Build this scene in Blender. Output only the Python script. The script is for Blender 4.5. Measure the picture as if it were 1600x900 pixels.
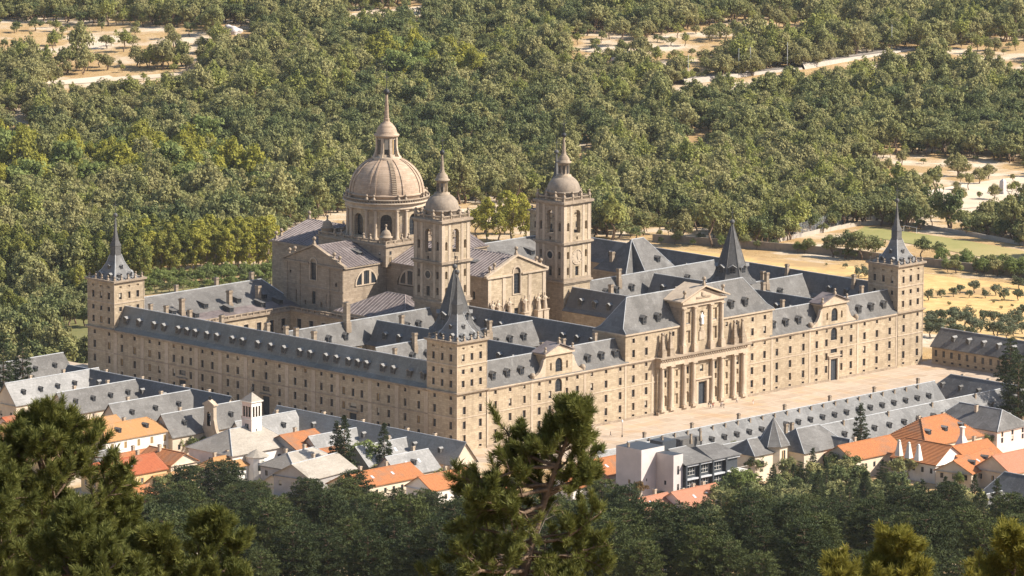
import bpy, bmesh, math, random
import numpy as np
from mathutils import Vector, Matrix

random.seed(7)
rng = np.random.default_rng(11)
S = bpy.context.scene
for o in list(bpy.data.objects):
    bpy.data.objects.remove(o)

# ------------------------------------------------------------------ camera
CAM = np.array([-1141.291, -1132.435, 320.692])
YAW, PIT, ROLL, FPX = 0.7990413, 0.1677450, 0.0047033, 8889.0
Fw = np.array([math.sin(YAW)*math.cos(PIT), math.cos(YAW)*math.cos(PIT), -math.sin(PIT)])
R0 = np.array([math.cos(YAW), -math.sin(YAW), 0.0])
U0 = np.cross(R0, Fw)
CR = R0*math.cos(ROLL) + U0*math.sin(ROLL)
CU = -R0*math.sin(ROLL) + U0*math.cos(ROLL)
cd = bpy.data.cameras.new('camera')
cam = bpy.data.objects.new('camera', cd)
S.collection.objects.link(cam)
cd.sensor_width = 36.0
cd.lens = FPX/1600*36.0
cd.clip_start = 1.0
cd.clip_end = 20000
cam.matrix_world = Matrix(((CR[0], CU[0], -Fw[0], CAM[0]), (CR[1], CU[1], -Fw[1], CAM[1]),
                           (CR[2], CU[2], -Fw[2], CAM[2]), (0, 0, 0, 1)))
S.camera = cam

# ------------------------------------------------------------------ sky, sun, exposure
SUN_A, SUN_E = math.radians(40), math.radians(40)      # from west towards south; elevation
TOSUN = Vector((math.cos(SUN_E)*math.sin(SUN_A), -math.cos(SUN_E)*math.cos(SUN_A), math.sin(SUN_E)))
w = bpy.data.worlds.new('World')
S.world = w
w.use_nodes = True
nt = w.node_tree
nt.nodes.clear()
sky = nt.nodes.new('ShaderNodeTexSky')
sky.sky_type = 'NISHITA'
sky.sun_disc = False
sky.sun_elevation = SUN_E
sky.sun_rotation = math.atan2(TOSUN.x, TOSUN.y)
sky.altitude = 1000
sky.dust_density = 2.0
bg = nt.nodes.new('ShaderNodeBackground')
bg.inputs[1].default_value = 0.108
out = nt.nodes.new('ShaderNodeOutputWorld')
nt.links.new(sky.outputs[0], bg.inputs[0])
nt.links.new(bg.outputs[0], out.inputs[0])
sl = bpy.data.lights.new('sun', 'SUN')
sl.energy = 5.0
sl.angle = math.radians(0.53)
sl.color = (1.0, 0.935, 0.85)
sun = bpy.data.objects.new('sun', sl)
S.collection.objects.link(sun)
sun.rotation_euler = TOSUN.to_track_quat('Z', 'Y').to_euler()
S.view_settings.view_transform = 'Standard'
S.view_settings.look = 'None'
S.view_settings.gamma = 1
S.view_settings.use_curve_mapping = False
S.view_settings.exposure = 0.90

# ------------------------------------------------------------------ pixels <-> places
def ray(u, v):
    return Fw + CR*(u-800)/FPX - CU*(v-450)/FPX
def at(u, v, x=None, y=None, z=None, d=None):
    r = ray(u, v)
    for i, c in enumerate((x, y, z)):
        if c is not None:
            return CAM + r*((c-CAM[i])/r[i])
    return CAM + r*d
def pj(P):
    d = np.asarray(P, float)-CAM
    z = d @ Fw
    return 800+FPX*(d @ CR)/z, 450-FPX*(d @ CU)/z, z

HR = np.array([-200, 0, 120, 250, 500, 800, 1000, 1250, 1400, 1480, 1540, 1580, 1605, 1e5])
HZ = np.array([322, 318, 286, 250, 188, 132, 97, 50, 20, 6, 1.5, .3, -.05, -.05])
def sst(t):
    t = np.clip(t, 0, 1)
    return t*t*(3-2*t)
def height(x, y):
    x = np.asarray(x, float); y = np.asarray(y, float)
    r = (x-CAM[0])*math.sin(YAW) + (y-CAM[1])*math.cos(YAW)
    z = np.interp(r, HR, HZ)
    ox = np.maximum(x-224, 0); oy = np.maximum(y-186, 0)
    d = np.hypot(ox, oy)
    drop = 7*sst(d/7) + 8*sst((d-20)/150) + 16*sst((d-120)/350)
    und = (np.sin(x*.021+1)*np.cos(y*.017) * 2.2 + np.sin((x+y)*.0071+2)*3.5) * sst((d-150)/200)
    return z - drop + und
def ground(u, v):
    r = ray(u, v)
    a, b = 60.0, 6000.0
    t = np.linspace(300, 5200, 2500)
    P = CAM + r[None, :]*t[:, None]
    below = P[:, 2] < height(P[:, 0], P[:, 1])
    i = int(np.argmax(below))
    if not below[i]:
        i = 2400
    lo, hi = t[max(i-1, 0)], t[i]
    for _ in range(25):
        m = (lo+hi)/2
        p = CAM + r*m
        if p[2] < height(p[0], p[1]): hi = m
        else: lo = m
    return CAM + r*hi

# ------------------------------------------------------------------ objects
COL = S.collection
def put(o, parent=None, label=None, cat=None, group=None, kind=None):
    COL.objects.link(o)
    if parent is not None:
        o.parent = parent
        if parent.type == 'EMPTY':
            o.matrix_parent_inverse = Matrix.Translation(parent.location).inverted()
    if label: o['label'] = label
    if cat: o['category'] = cat
    if group: o['group'] = group
    if kind: o['kind'] = kind
    return o
def empty(name, loc, label, cat, group=None):
    o = bpy.data.objects.new(name, None)
    o.location = loc
    o.empty_display_size = 1
    return put(o, None, label, cat, group)

class MB:
    def __init__(s):
        s.v = []; s.f = []; s.m = []; s.sm = []
    def poly(s, pts, m, smooth=False):
        i = len(s.v)
        s.v += [tuple(map(float, p)) for p in pts]
        s.f.append(tuple(range(i, i+len(pts)))); s.m.append(m); s.sm.append(smooth)
    def box(s, x0, x1, y0, y1, z0, z1, m, rot=None, c=None):
        P = [(x, y, z) for z in (z0, z1) for x, y in ((x0, y0), (x1, y0), (x1, y1), (x0, y1))]
        if rot is not None:
            cs, sn = math.cos(rot), math.sin(rot)
            P = [(c[0]+x*cs-y*sn, c[1]+x*sn+y*cs, z) for x, y, z in P]
        i = len(s.v); s.v += P
        for f in ((3, 2, 1, 0), (4, 5, 6, 7), (0, 1, 5, 4), (1, 2, 6, 5), (2, 3, 7, 6), (3, 0, 4, 7)):
            s.f.append(tuple(i+k for k in f)); s.m.append(m); s.sm.append(False)
    def frus(s, cx, cy, h0, z0, h1, z1, m, top=True):          # square frustum
        a = [(cx-h0, cy-h0, z0), (cx+h0, cy-h0, z0), (cx+h0, cy+h0, z0), (cx-h0, cy+h0, z0)]
        b = [(cx-h1, cy-h1, z1), (cx+h1, cy-h1, z1), (cx+h1, cy+h1, z1), (cx-h1, cy+h1, z1)]
        for k in range(4):
            s.poly((a[k], a[(k+1) % 4], b[(k+1) % 4], b[k]), m)
        if top: s.poly(b, m)
        s.poly(a[::-1], m)
    def lathe(s, cx, cy, prof, n, m, phase=0.0, smooth=True, sx=1, sy=1):
        i = len(s.v)
        for r, z in prof:
            for k in range(n):
                a = phase + 2*math.pi*k/n
                s.v.append((cx+r*sx*math.cos(a), cy+r*sy*math.sin(a), z))
        for j in range(len(prof)-1):
            for k in range(n):
                k2 = (k+1) % n
                s.f.append((i+j*n+k, i+j*n+k2, i+(j+1)*n+k2, i+(j+1)*n+k)); s.m.append(m); s.sm.append(smooth)
        if prof[-1][0] > 0.02:
            s.f.append(tuple(i+(len(prof)-1)*n+k for k in range(n))); s.m.append(m); s.sm.append(False)
    def ball(s, cx, cy, cz, r, m, n=10):
        s.lathe(cx, cy, [(max(r*math.sin(t), .003), cz-r*math.cos(t)) for t in np.linspace(0, math.pi, 7)], n, m)
    def extrude(s, prof, a, b, m, caps=True, mcap=None):
        """prof: list of 3D offset pts (closed polygon), a->b translation vectors"""
        A = [np.add(p, a) for p in prof]; B = [np.add(p, b) for p in prof]
        n = len(prof)
        for k in range(n):
            s.poly((A[k], A[(k+1) % n], B[(k+1) % n], B[k]), m)
        if caps:
            s.poly(A[::-1], m if mcap is None else mcap); s.poly(B, m if mcap is None else mcap)
    def tube(s, p, q, r0, r1, m, n=6):
        p = np.array(p, float); q = np.array(q, float)
        d = q-p; L = np.linalg.norm(d)
        if L < 1e-6: return
        d /= L
        a = np.cross(d, (0, 0, 1.0) if abs(d[2]) < .9 else (1.0, 0, 0)); a /= np.linalg.norm(a); b = np.cross(d, a)
        i = len(s.v)
        for c, r in ((p, r0), (q, r1)):
            for k in range(n):
                t = 2*math.pi*k/n
                s.v.append(tuple(c + a*r*math.cos(t) + b*r*math.sin(t)))
        for k in range(n):
            k2 = (k+1) % n
            s.f.append((i+k, i+k2, i+n+k2, i+n+k)); s.m.append(m); s.sm.append(True)
    def mesh(s, name):
        me = bpy.data.meshes.new(name)
        me.from_pydata(s.v, [], s.f)
        names = []
        for m in s.m:
            if m not in names: names.append(m)
        for m in names: me.materials.append(M[m])
        ix = {m: k for k, m in enumerate(names)}
        me.polygons.foreach_set('material_index', [ix[m] for m in s.m])
        me.polygons.foreach_set('use_smooth', s.sm)
        me.update()
        return me
    def build(s, name, parent=None, **kw):
        return put(bpy.data.objects.new(name, s.mesh(name)), parent, **kw)

# ------------------------------------------------------------------ materials
M = {}
def nodemat(name):
    m = bpy.data.materials.new(name)
    m.use_nodes = True
    t = m.node_tree
    return m, t, t.nodes['Principled BSDF']
def N(t, kind, **kw):
    n = t.nodes.new(kind)
    for k, v in kw.items():
        if k.startswith('i_'):
            key = k[2:]
            n.inputs[int(key) if key.isdigit() else key].default_value = v
        else:
            setattr(n, k, v)
    return n
def mixc(t, fac, a, b, mode='MIX'):
    n = N(t, 'ShaderNodeMix', data_type='RGBA', blend_type=mode)
    for sock, val in ((n.inputs[0], fac), (n.inputs[6], a), (n.inputs[7], b)):
        if isinstance(val, bpy.types.NodeSocket): t.links.new(val, sock)
        elif isinstance(val, (tuple, list)): sock.default_value = (*val[:3], 1)
        else: sock.default_value = val
    return n.outputs[2]
def ramp(t, fac, a, b):
    n = N(t, 'ShaderNodeMapRange')
    t.links.new(fac, n.inputs[0])
    n.inputs[1].default_value = a; n.inputs[2].default_value = b
    return n.outputs[0]
def noise(t, scale, vec=None, detail=4.0, rough=.6):
    n = N(t, 'ShaderNodeTexNoise', i_Scale=scale, i_Detail=detail, i_Roughness=rough)
    if vec is not None: t.links.new(vec, n.inputs['Vector'])
    return n.outputs['Fac']
def mapped(t, scale, obj=True):
    c = N(t, 'ShaderNodeTexCoord')
    mp = N(t, 'ShaderNodeMapping')
    mp.inputs['Scale'].default_value = scale
    t.links.new(c.outputs['Object'], mp.inputs[0])
    return mp.outputs[0]
def bump(t, b, h, strength, dist):
    n = N(t, 'ShaderNodeBump', i_Strength=strength, i_Distance=dist)
    t.links.new(h, n.inputs['Height']); t.links.new(n.outputs[0], b.inputs['Normal'])
def stone(name, base, dark, courses=True, streak=.62, rough=.9):
    m, t, b = nodemat(name)
    v = mapped(t, (1, 1, 1))
    big = ramp(t, noise(t, .06, v, 3), .35, .7)
    col = mixc(t, big, base, tuple(c*.76 for c in base))
    fine = ramp(t, noise(t, .9, v, 5, .75), .3, .75)
    col = mixc(t, fine, col, mixc(t, .55, col, dark))
    st = ramp(t, noise(t, 1.0, mapped(t, (.5, .5, .035)), 5, .65), .52, .78)
    f = N(t, 'ShaderNodeMath', operation='MULTIPLY', i_1=streak); t.links.new(st, f.inputs[0])
    col = mixc(t, f.outputs[0], col, dark)
    if courses:
        c = N(t, 'ShaderNodeTexCoord'); sp = N(t, 'ShaderNodeSeparateXYZ'); t.links.new(c.outputs['Object'], sp.inputs[0])
        ad = N(t, 'ShaderNodeMath', operation='ADD'); t.links.new(sp.outputs[0], ad.inputs[0]); t.links.new(sp.outputs[1], ad.inputs[1])
        cb = N(t, 'ShaderNodeCombineXYZ'); t.links.new(ad.outputs[0], cb.inputs[0]); t.links.new(sp.outputs[2], cb.inputs[1])
        br = N(t, 'ShaderNodeTexBrick', i_Scale=1.0)
        br.inputs['Brick Width'].default_value = 1.5; br.inputs['Row Height'].default_value = .62
        br.inputs['Mortar Size'].default_value = .035; br.inputs['Bias'].default_value = -.1
        br.inputs['Color1'].default_value = (1, 1, 1, 1); br.inputs['Color2'].default_value = (.66, .64, .61, 1)
        br.inputs['Mortar'].default_value = (.62, .58, .54, 1)
        t.links.new(cb.outputs[0], br.inputs['Vector'])
        col = mixc(t, .75, col, br.outputs['Color'], 'MULTIPLY')
    t.links.new(col, b.inputs['Base Color'])
    b.inputs['Roughness'].default_value = rough
    b.inputs['Specular IOR Level'].default_value = .2
    bump(t, b, noise(t, 2.2, v, 5, .7), .35, .12)
    M[name] = m
def simple(name, base, var=.2, scale=.5, rough=.85, spec=.3, bmp=0.0, metal=0, var2=None):
    m, t, b = nodemat(name)
    v = mapped(t, (1, 1, 1))
    f = ramp(t, noise(t, scale, v, 5, .7), .3, .7)
    col = mixc(t, f, tuple(c*(1-var) for c in base), tuple(min(c*(1+var), 1) for c in base))
    if var2:
        f2 = ramp(t, noise(t, scale*.2, v, 3), .45, .7)
        col = mixc(t, f2, col, var2)
    t.links.new(col, b.inputs['Base Color'])
    b.inputs['Roughness'].default_value = rough
    b.inputs['Specular IOR Level'].default_value = spec
    b.inputs['Metallic'].default_value = metal
    if bmp: bump(t, b, noise(t, scale*4, v, 4), bmp, .1)
    M[name] = m
def slate(name, base, light, rough=.78):
    m, t, b = nodemat(name)
    v = mapped(t, (1, 1, 1))
    f = ramp(t, noise(t, 1.6, v, 6, .8), .3, .7)
    col = mixc(t, f, tuple(c*.72 for c in base), tuple(c*1.22 for c in base))
    p = ramp(t, noise(t, .09, v, 4, .7), .45, .72)
    col = mixc(t, p, col, mixc(t, .5, col, light))
    sp = ramp(t, noise(t, 5.0, v, 2, .5), .62, .75)
    col = mixc(t, sp, col, light)
    rows = ramp(t, noise(t, 1.0, mapped(t, (.25, .25, 3.2)), 3, .6), .35, .7)
    col = mixc(t, rows, col, mixc(t, .3, col, tuple(c*.5 for c in base)))
    pt = N(t, 'ShaderNodeTexVoronoi', feature='F1', i_Scale=.22); t.links.new(mapped(t, (1, 1, .6)), pt.inputs['Vector'])
    sepc = N(t, 'ShaderNodeSeparateColor'); t.links.new(pt.outputs['Color'], sepc.inputs[0])
    col = mixc(t, ramp(t, sepc.outputs[0], .72, .80), col, mixc(t, .35, col, tuple(c*.55 for c in base)))
    run = ramp(t, noise(t, 1.0, mapped(t, (.9, .9, .10)), 4, .65), .55, .75)
    col = mixc(t, run, col, mixc(t, .45, col, light))
    t.links.new(col, b.inputs['Base Color'])
    b.inputs['Roughness'].default_value = rough
    b.inputs['Specular IOR Level'].default_value = .22
    bump(t, b, noise(t, 4.0, v, 4, .7), .4, .1)
    M[name] = m
def tiles(name, a, b_, c_):
    m, t, b = nodemat(name)
    v = mapped(t, (1, 1, 1))
    f = ramp(t, noise(t, 1.4, v, 6, .8), .3, .7)
    col = mixc(t, f, a, b_)
    p = ramp(t, noise(t, .16, v, 4, .7), .5, .68)
    col = mixc(t, p, col, c_)
    c = N(t, 'ShaderNodeTexCoord'); sp = N(t, 'ShaderNodeSeparateXYZ'); t.links.new(c.outputs['Object'], sp.inputs[0])
    wv = N(t, 'ShaderNodeTexWave', wave_type='BANDS', bands_direction='X', i_Scale=.75, i_Distortion=.6)
    t.links.new(mapped(t, (1, 1, .01)), wv.inputs['Vector'])
    col = mixc(t, .8, col, mixc(t, wv.outputs['Fac'], (.42, .36, .34), (1, 1, 1)), 'MULTIPLY')
    t.links.new(col, b.inputs['Base Color'])
    b.inputs['Roughness'].default_value = .9
    b.inputs['Specular IOR Level'].default_value = .2
    bump(t, b, wv.outputs['Fac'], .7, .2)
    M[name] = m
def leafmat(name, a, b_, c_, trans=.3):
    """leaves: colour varies from clump to clump (attribute tint) and from tree to tree"""
    m, t, b = nodemat(name)
    at_ = N(t, 'ShaderNodeAttribute', attribute_name='tint')
    oi = N(t, 'ShaderNodeObjectInfo')
    col = mixc(t, at_.outputs['Fac'], a, b_)
    col = mixc(t, ramp(t, oi.outputs['Random'], .35, 1.0), col, mixc(t, .75, col, c_))
    t.links.new(col, b.inputs['Base Color'])
    b.inputs['Roughness'].default_value = .7
    b.inputs['Specular IOR Level'].default_value = .15
    tr = N(t, 'ShaderNodeBsdfTranslucent'); t.links.new(col, tr.inputs[0])
    mx = N(t, 'ShaderNodeMixShader', i_0=trans)
    o = t.nodes['Material Output']
    t.links.new(b.outputs[0], mx.inputs[1]); t.links.new(tr.outputs[0], mx.inputs[2]); t.links.new(mx.outputs[0], o.inputs[0])
    M[name] = m

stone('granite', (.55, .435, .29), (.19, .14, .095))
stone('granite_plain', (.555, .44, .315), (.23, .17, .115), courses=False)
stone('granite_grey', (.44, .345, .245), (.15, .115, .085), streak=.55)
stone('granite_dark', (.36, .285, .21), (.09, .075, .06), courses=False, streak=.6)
stone('dome_stone', (.50, .375, .265), (.30, .21, .145), courses=True, streak=.2)
stone('rubble', (.30, .24, .17), (.12, .10, .08), courses=False)
slate('slate', (.125, .115, .102), (.28, .265, .24))
slate('slate_new', (.125, .118, .108), (.22, .21, .195))
slate('slate_lichen', (.180, .168, .138), (.33, .32, .28))
slate('slate_pale', (.255, .242, .22), (.42, .40, .37))
slate('slate_mid', (.165, .158, .146), (.31, .30, .28))
slate('slate_tan', (.33, .285, .225), (.46, .41, .34))
slate('spire_slate', (.092, .087, .080), (.20, .195, .185))
simple('lead', (.130, .103, .093), .4, .7, .6, .3, .2, var2=(.235, .195, .175))
simple('lead_seam', (.27, .225, .205), .3, .8, .6)
simple('lead_flash', (.46, .46, .46), .2, .8, .5)
simple('ridge_cap', (.36, .36, .35), .25, .8, .7)
simple('glass', (.022, .027, .033), .4, .8, .18, .5)
simple('bars', (.10, .085, .07), .3, 1)
simple('wood', (.045, .05, .055), .3, 1)
simple('shutter', (.33, .22, .10), .3, 1)
simple('blind', (.42, .37, .28), .1, 1)
simple('iron', (.03, .03, .03), .2, 1, .6)
simple('verdigris', (.06, .10, .085), .3, .6, .6)
simple('white_wall', (.72, .67, .59), .13, .45, .9, var2=(.55, .49, .41))
simple('cream_wall', (.60, .50, .37), .14, .45, .9, var2=(.46, .37, .27))
simple('ochre_wall', (.58, .40, .20), .12, .5, .9)
simple('pink_wall', (.66, .52, .44), .08, .5, .9)
simple('grey_wall', (.34, .31, .28), .15, .5, .9)
simple('concrete', (.56, .50, .455), .12, .3, .9, var2=(.45, .40, .36))
simple('slate_clad', (.045, .05, .055), .2, 1, .6)
tiles('tile_orange', (.60, .245, .09), (.42, .165, .07), (.36, .20, .115))
tiles('tile_ochre', (.60, .33, .13), (.48, .25, .10), (.45, .30, .17))
tiles('tile_red', (.52, .16, .065), (.38, .11, .05), (.38, .18, .10))
tiles('tile_pink', (.58, .27, .16), (.48, .21, .12), (.46, .25, .16))
simple('bark', (.17, .115, .075), .4, 3, .95, .1, .6)
simple('bark_pale', (.25, .20, .15), .35, 2, .95, .1, .4)
simple('deadwood', (.30, .25, .20), .3, 3, .95, .1, .3)
simple('cloth_white', (.75, .73, .70), .05)
simple('skin', (.50, .32, .23), .05)
simple('hair', (.035, .022, .015), .1)
for nm, c in (('shirt_red', (.5, .06, .05)), ('shirt_navy', (.03, .04, .10)), ('shirt_teal', (.06, .20, .22)), ('trousers_dark', (.03, .03, .04)),
              ('trousers_tan', (.34, .26, .17)), ('shirt_black', (.02, .02, .02))):
    simple(nm, c, .1)
leafmat('leaf_oak', (.142, .150, .048), (.31, .295, .108), (.38, .335, .14), .3)
leafmat('leaf_ash', (.20, .215, .050), (.37, .36, .10), (.30, .285, .085), .34)
leafmat('leaf_tawny', (.19, .175, .065), (.31, .275, .11), (.25, .225, .085), .28)
leafmat('leaf_dark', (.075, .096, .034), (.175, .190, .066), (.25, .24, .09), .25)
leafmat('leaf_yellow', (.27, .26, .038), (.42, .38, .065), (.25, .24, .05), .4)
leafmat('leaf_plane', (.115, .135, .030), (.24, .235, .055), (.36, .33, .065), .38)
leafmat('leaf_olive', (.105, .120, .060), (.16, .17, .095), (.08, .095, .04), .2)
leafmat('leaf_spring', (.17, .21, .055), (.26, .29, .09), (.15, .18, .05), .35)
leafmat('needle_dark', (.022, .034, .011), (.056, .068, .022), (.042, .058, .020), .12)
leafmat('needle_green', (.046, .062, .016), (.098, .108, .030), (.070, .085, .028), .15)
leafmat('needle_gold', (.052, .066, .017), (.22, .212, .05), (.11, .12, .03), .22)
leafmat('needle_bright', (.11, .11, .02), (.36, .31, .06), (.22, .20, .04), .3)
leafmat('leaf_brown', (.16, .09, .03), (.22, .13, .05), (.16, .12, .04), .25)

m = bpy.data.materials.new('air'); m.use_nodes = True
t = m.node_tree; t.nodes.clear()
pv_ = t.nodes.new('ShaderNodeVolumePrincipled'); pv_.inputs['Density'].default_value = 0.000014; pv_.inputs['Color'].default_value = (.95, .94, .92, 1); pv_.inputs['Anisotropy'].default_value = .2
oo = t.nodes.new('ShaderNodeOutputMaterial'); t.links.new(pv_.outputs[0], oo.inputs['Volume'])
M['air'] = m
# ------------------------------------------------------------------ openings
WIN = {}
def window_mesh(w, h, arch=False, style='bars'):
    var = 0
    if style == 'bars' and not arch:
        q = random.random(); var = 1 if q < .07 else 2 if q < .16 else 3 if q < .30 else 0
    key = (round(w, 2), round(h, 2), arch, style, var)
    if key in WIN: return WIN[key]
    b = MB()
    def outline(y, hw, top, bot=0.0):
        if arch:
            zc = top-hw
            return [(-hw, y, bot), (hw, y, bot)] + [(hw*math.cos(a), y, zc+hw*math.sin(a)) for a in np.linspace(0, math.pi, 9)]
        return [(-hw, y, bot), (hw, y, bot), (hw, y, top), (-hw, y, top)]
    pane = 'wood' if style == 'door' else 'glass'
    b.poly(outline(0.0, w/2, h), pane)
    fr = {'bars': 'bars', 'white': 'white_wall', 'door': 'wood', 'shut': 'shutter'}[style]
    t = .05 if style == 'bars' else .07
    b.box(-w/2, -w/2+t*1.4, -.05, -.003, 0, h-(w/2 if arch else 0), fr)
    b.box(w/2-t*1.4, w/2, -.05, -.003, 0, h-(w/2 if arch else 0), fr)
    b.box(-w/2+t*1.4, w/2-t*1.4, -.05, -.003, 0, t*1.3, fr)
    n = max(1, int(round(w/1.3))); k = max(1, int(round(h/1.1)))
    for i in range(1, n+1):
        x = -w/2 + w*i/(n+1)
        hh = h-.06 if not arch else h-w/2+math.sqrt(max((w/2)**2-x*x, 0))-.04
        b.box(x-t/2, x+t/2, -.045, -.004, t*1.3, hh, fr)
    for j in range(1, k):
        z = h*j/k
        if arch and z > h-w/2: continue
        b.box(-w/2+t*1.4, w/2-t*1.4, -.04, -.005, z-t/2, z+t/2, fr)
    if var == 1: b.poly([(-w/2+.08, -.047, h*.35), (w/2-.08, -.047, h*.35), (w/2-.08, -.047, h-.06), (-w/2+.08, -.047, h-.06)], 'blind')
    if var == 2: b.poly([(-w/2+.08, -.047, .06), (-.02, -.047, .06), (-.02, -.047, h-.06), (-w/2+.08, -.047, h-.06)], 'shutter')
    if var == 3: b.poly([(-w/2+.08, -.047, h*.6), (w/2-.08, -.047, h*.6), (w/2-.08, -.047, h-.06), (-w/2+.08, -.047, h-.06)], 'bars')
    if style == 'shut':
        for sx in (-1, 1):
            b.box(min(sx*w/2, sx*w*.06), max(sx*w/2, sx*w*.06), -.09, -.055, .02, h-.02, 'shutter')
    WIN[key] = b.mesh('window')
    return WIN[key]

def facade(mb, p0, du, L, z0, z1, ops, m='granite', depth=.42, parent_list=None, mrev=None, niche_mat=None):
    """wall with real openings. ops: (u centre, width, z bottom, z top, kind, name, style); kind r/a, capital = blind niche or through hole 'H'
       fills parent_list with window placements"""
    p0 = np.array(p0, float); du = np.array(du, float); n = np.array((du[1], -du[0]))
    mrev = mrev or m
    P = lambda u, z, d=0.0: (p0[0]+du[0]*u-n[0]*d, p0[1]+du[1]*u-n[1]*d, z)
    us = sorted({0.0, float(L)} | {round(o[0]+s*o[1]/2, 4) for o in ops for s in (-1, 1)})
    zs = sorted({float(z0), float(z1)} | {round(o[k], 4) for o in ops for k in (2, 3)})
    us = [u for u in us if -1e-6 <= u <= L+1e-6]; zs = [z for z in zs if z0-1e-6 <= z <= z1+1e-6]
    for j in range(len(zs)-1):
        zc = (zs[j]+zs[j+1])/2
        run = None
        for i in range(len(us)-1):
            uc = (us[i]+us[i+1])/2
            hole = any(abs(uc-o[0]) < o[1]/2 and o[2] < zc < o[3] for o in ops)
            if not hole:
                if run is None: run = us[i]
            if (hole or i == len(us)-2) and run is not None:
                e = us[i] if hole else us[i+1]
                mb.poly((P(run, zs[j]), P(e, zs[j]), P(e, zs[j+1]), P(run, zs[j+1])), m)
                run = None
    for o in ops:
        uc, ww, zb, zt, kind = o[:5]
        a, b = uc-ww/2, uc+ww/2
        D = depth
        if kind in 'aA' or kind == 'H':
            r = ww/2; zc = zt-r
            arc = [(uc-r*math.cos(t), zc+r*math.sin(t)) for t in np.linspace(0, math.pi, 11)]
            for (u1, w1), (u2, w2) in zip(arc[:-1], arc[1:]):
                mb.poly((P(u1, w1), P(u2, w2), P(u2, zt), P(u1, zt)), m)
                mb.poly((P(u1, w1), P(u1, w1, D), P(u2, w2, D), P(u2, w2)), mrev)
            top = zc
        else:
            top = zt
            mb.poly((P(a, zt), P(b, zt), P(b, zt, D), P(a, zt, D)), mrev)
        mb.poly((P(a, zb), P(a, top), P(a, top, D), P(a, zb, D)), mrev)
        mb.poly((P(b, zb), P(b, zb, D), P(b, top, D), P(b, top)), mrev)
        mb.poly((P(a, zb), P(a, zb, D), P(b, zb, D), P(b, zb)), mrev)
        if kind in 'RA':
            mb.poly((P(a, zb, D), P(b, zb, D), P(b, zt, D), P(a, zt, D)), mrev)
        elif kind in 'ra' and parent_list is not None:
            name = o[5] if len(o) > 5 else 'window'
            style = o[6] if len(o) > 6 else 'bars'
            parent_list.append((name, P(uc, zb, D-.03), math.atan2(du[1], du[0]), ww, zt-zb, kind == 'a', style))
def hang(lst, parent, joined=None):
    for name, loc, ang, ww, h, arch, style in lst:
        me = window_mesh(ww, h, arch, style)
        o = bpy.data.objects.new(name, me)
        o.location = loc; o.rotation_euler = (0, 0, ang)
        put(o, parent)
def trims(mb, p0, du, L, ops, m, w=.16, proud=.07, sill=True):
    """stone surrounds standing proud of the wall"""
    p0 = np.array(p0, float); du = np.array(du, float)
    ang = math.atan2(du[1], du[0])
    for o in ops:
        uc, ww, zb, zt, kind = o[:5]
        c = (p0[0]+du[0]*uc, p0[1]+du[1]*uc)
        hw = ww/2
        zt2 = zt if kind not in 'aA' else zt-hw
        mb.box(-hw-w, -hw-.01, -proud, .05, zb-.01, zt2, m, ang, c)
        mb.box(hw+.01, hw+w, -proud, .05, zb-.01, zt2, m, ang, c)
        if kind in 'aA':
            for t0, t1 in zip(np.linspace(0, math.pi, 9)[:-1], np.linspace(0, math.pi, 9)[1:]):
                q = []
                for rr, tt in ((hw+.01, t0), (hw+w, t0), (hw+w, t1), (hw+.01, t1)):
                    q.append((rr*math.cos(tt), zt2+rr*math.sin(tt)))
                cs, sn = math.cos(ang), math.sin(ang)
                W = lambda x, y, z: (c[0]+x*cs-y*sn, c[1]+x*sn+y*cs, z)
                mb.poly([W(x, -proud, z) for x, z in q][::-1], m)
                mb.poly([W(q[1][0], -proud, q[1][1]), W(q[1][0], .05, q[1][1]), W(q[2][0], .05, q[2][1]), W(q[2][0], -proud, q[2][1])], m)
        else:
            mb.box(-hw-w, hw+w, -proud, .05, zt+.01, zt+w, m, ang, c)
        if sill: mb.box(-hw-w-.06, hw+w+.06, -proud-.05, .05, zb-.2, zb-.015, m, ang, c)

def band(mb, loop, z0, z1, proud, m):
    """moulding round an axis-aligned rectangle (x0,x1,y0,y1)"""
    x0, x1, y0, y1 = loop; p = proud
    mb.box(x0-p, x1+p, y0-p, y0+.02, z0, z1, m)
    mb.box(x0-p, x1+p, y1-.02, y1+p, z0, z1, m)
    mb.box(x0-p, x0+.02, y0+.02, y1-.02, z0, z1, m)
    mb.box(x1-.02, x1+p, y0+.02, y1-.02, z0, z1, m)

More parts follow.
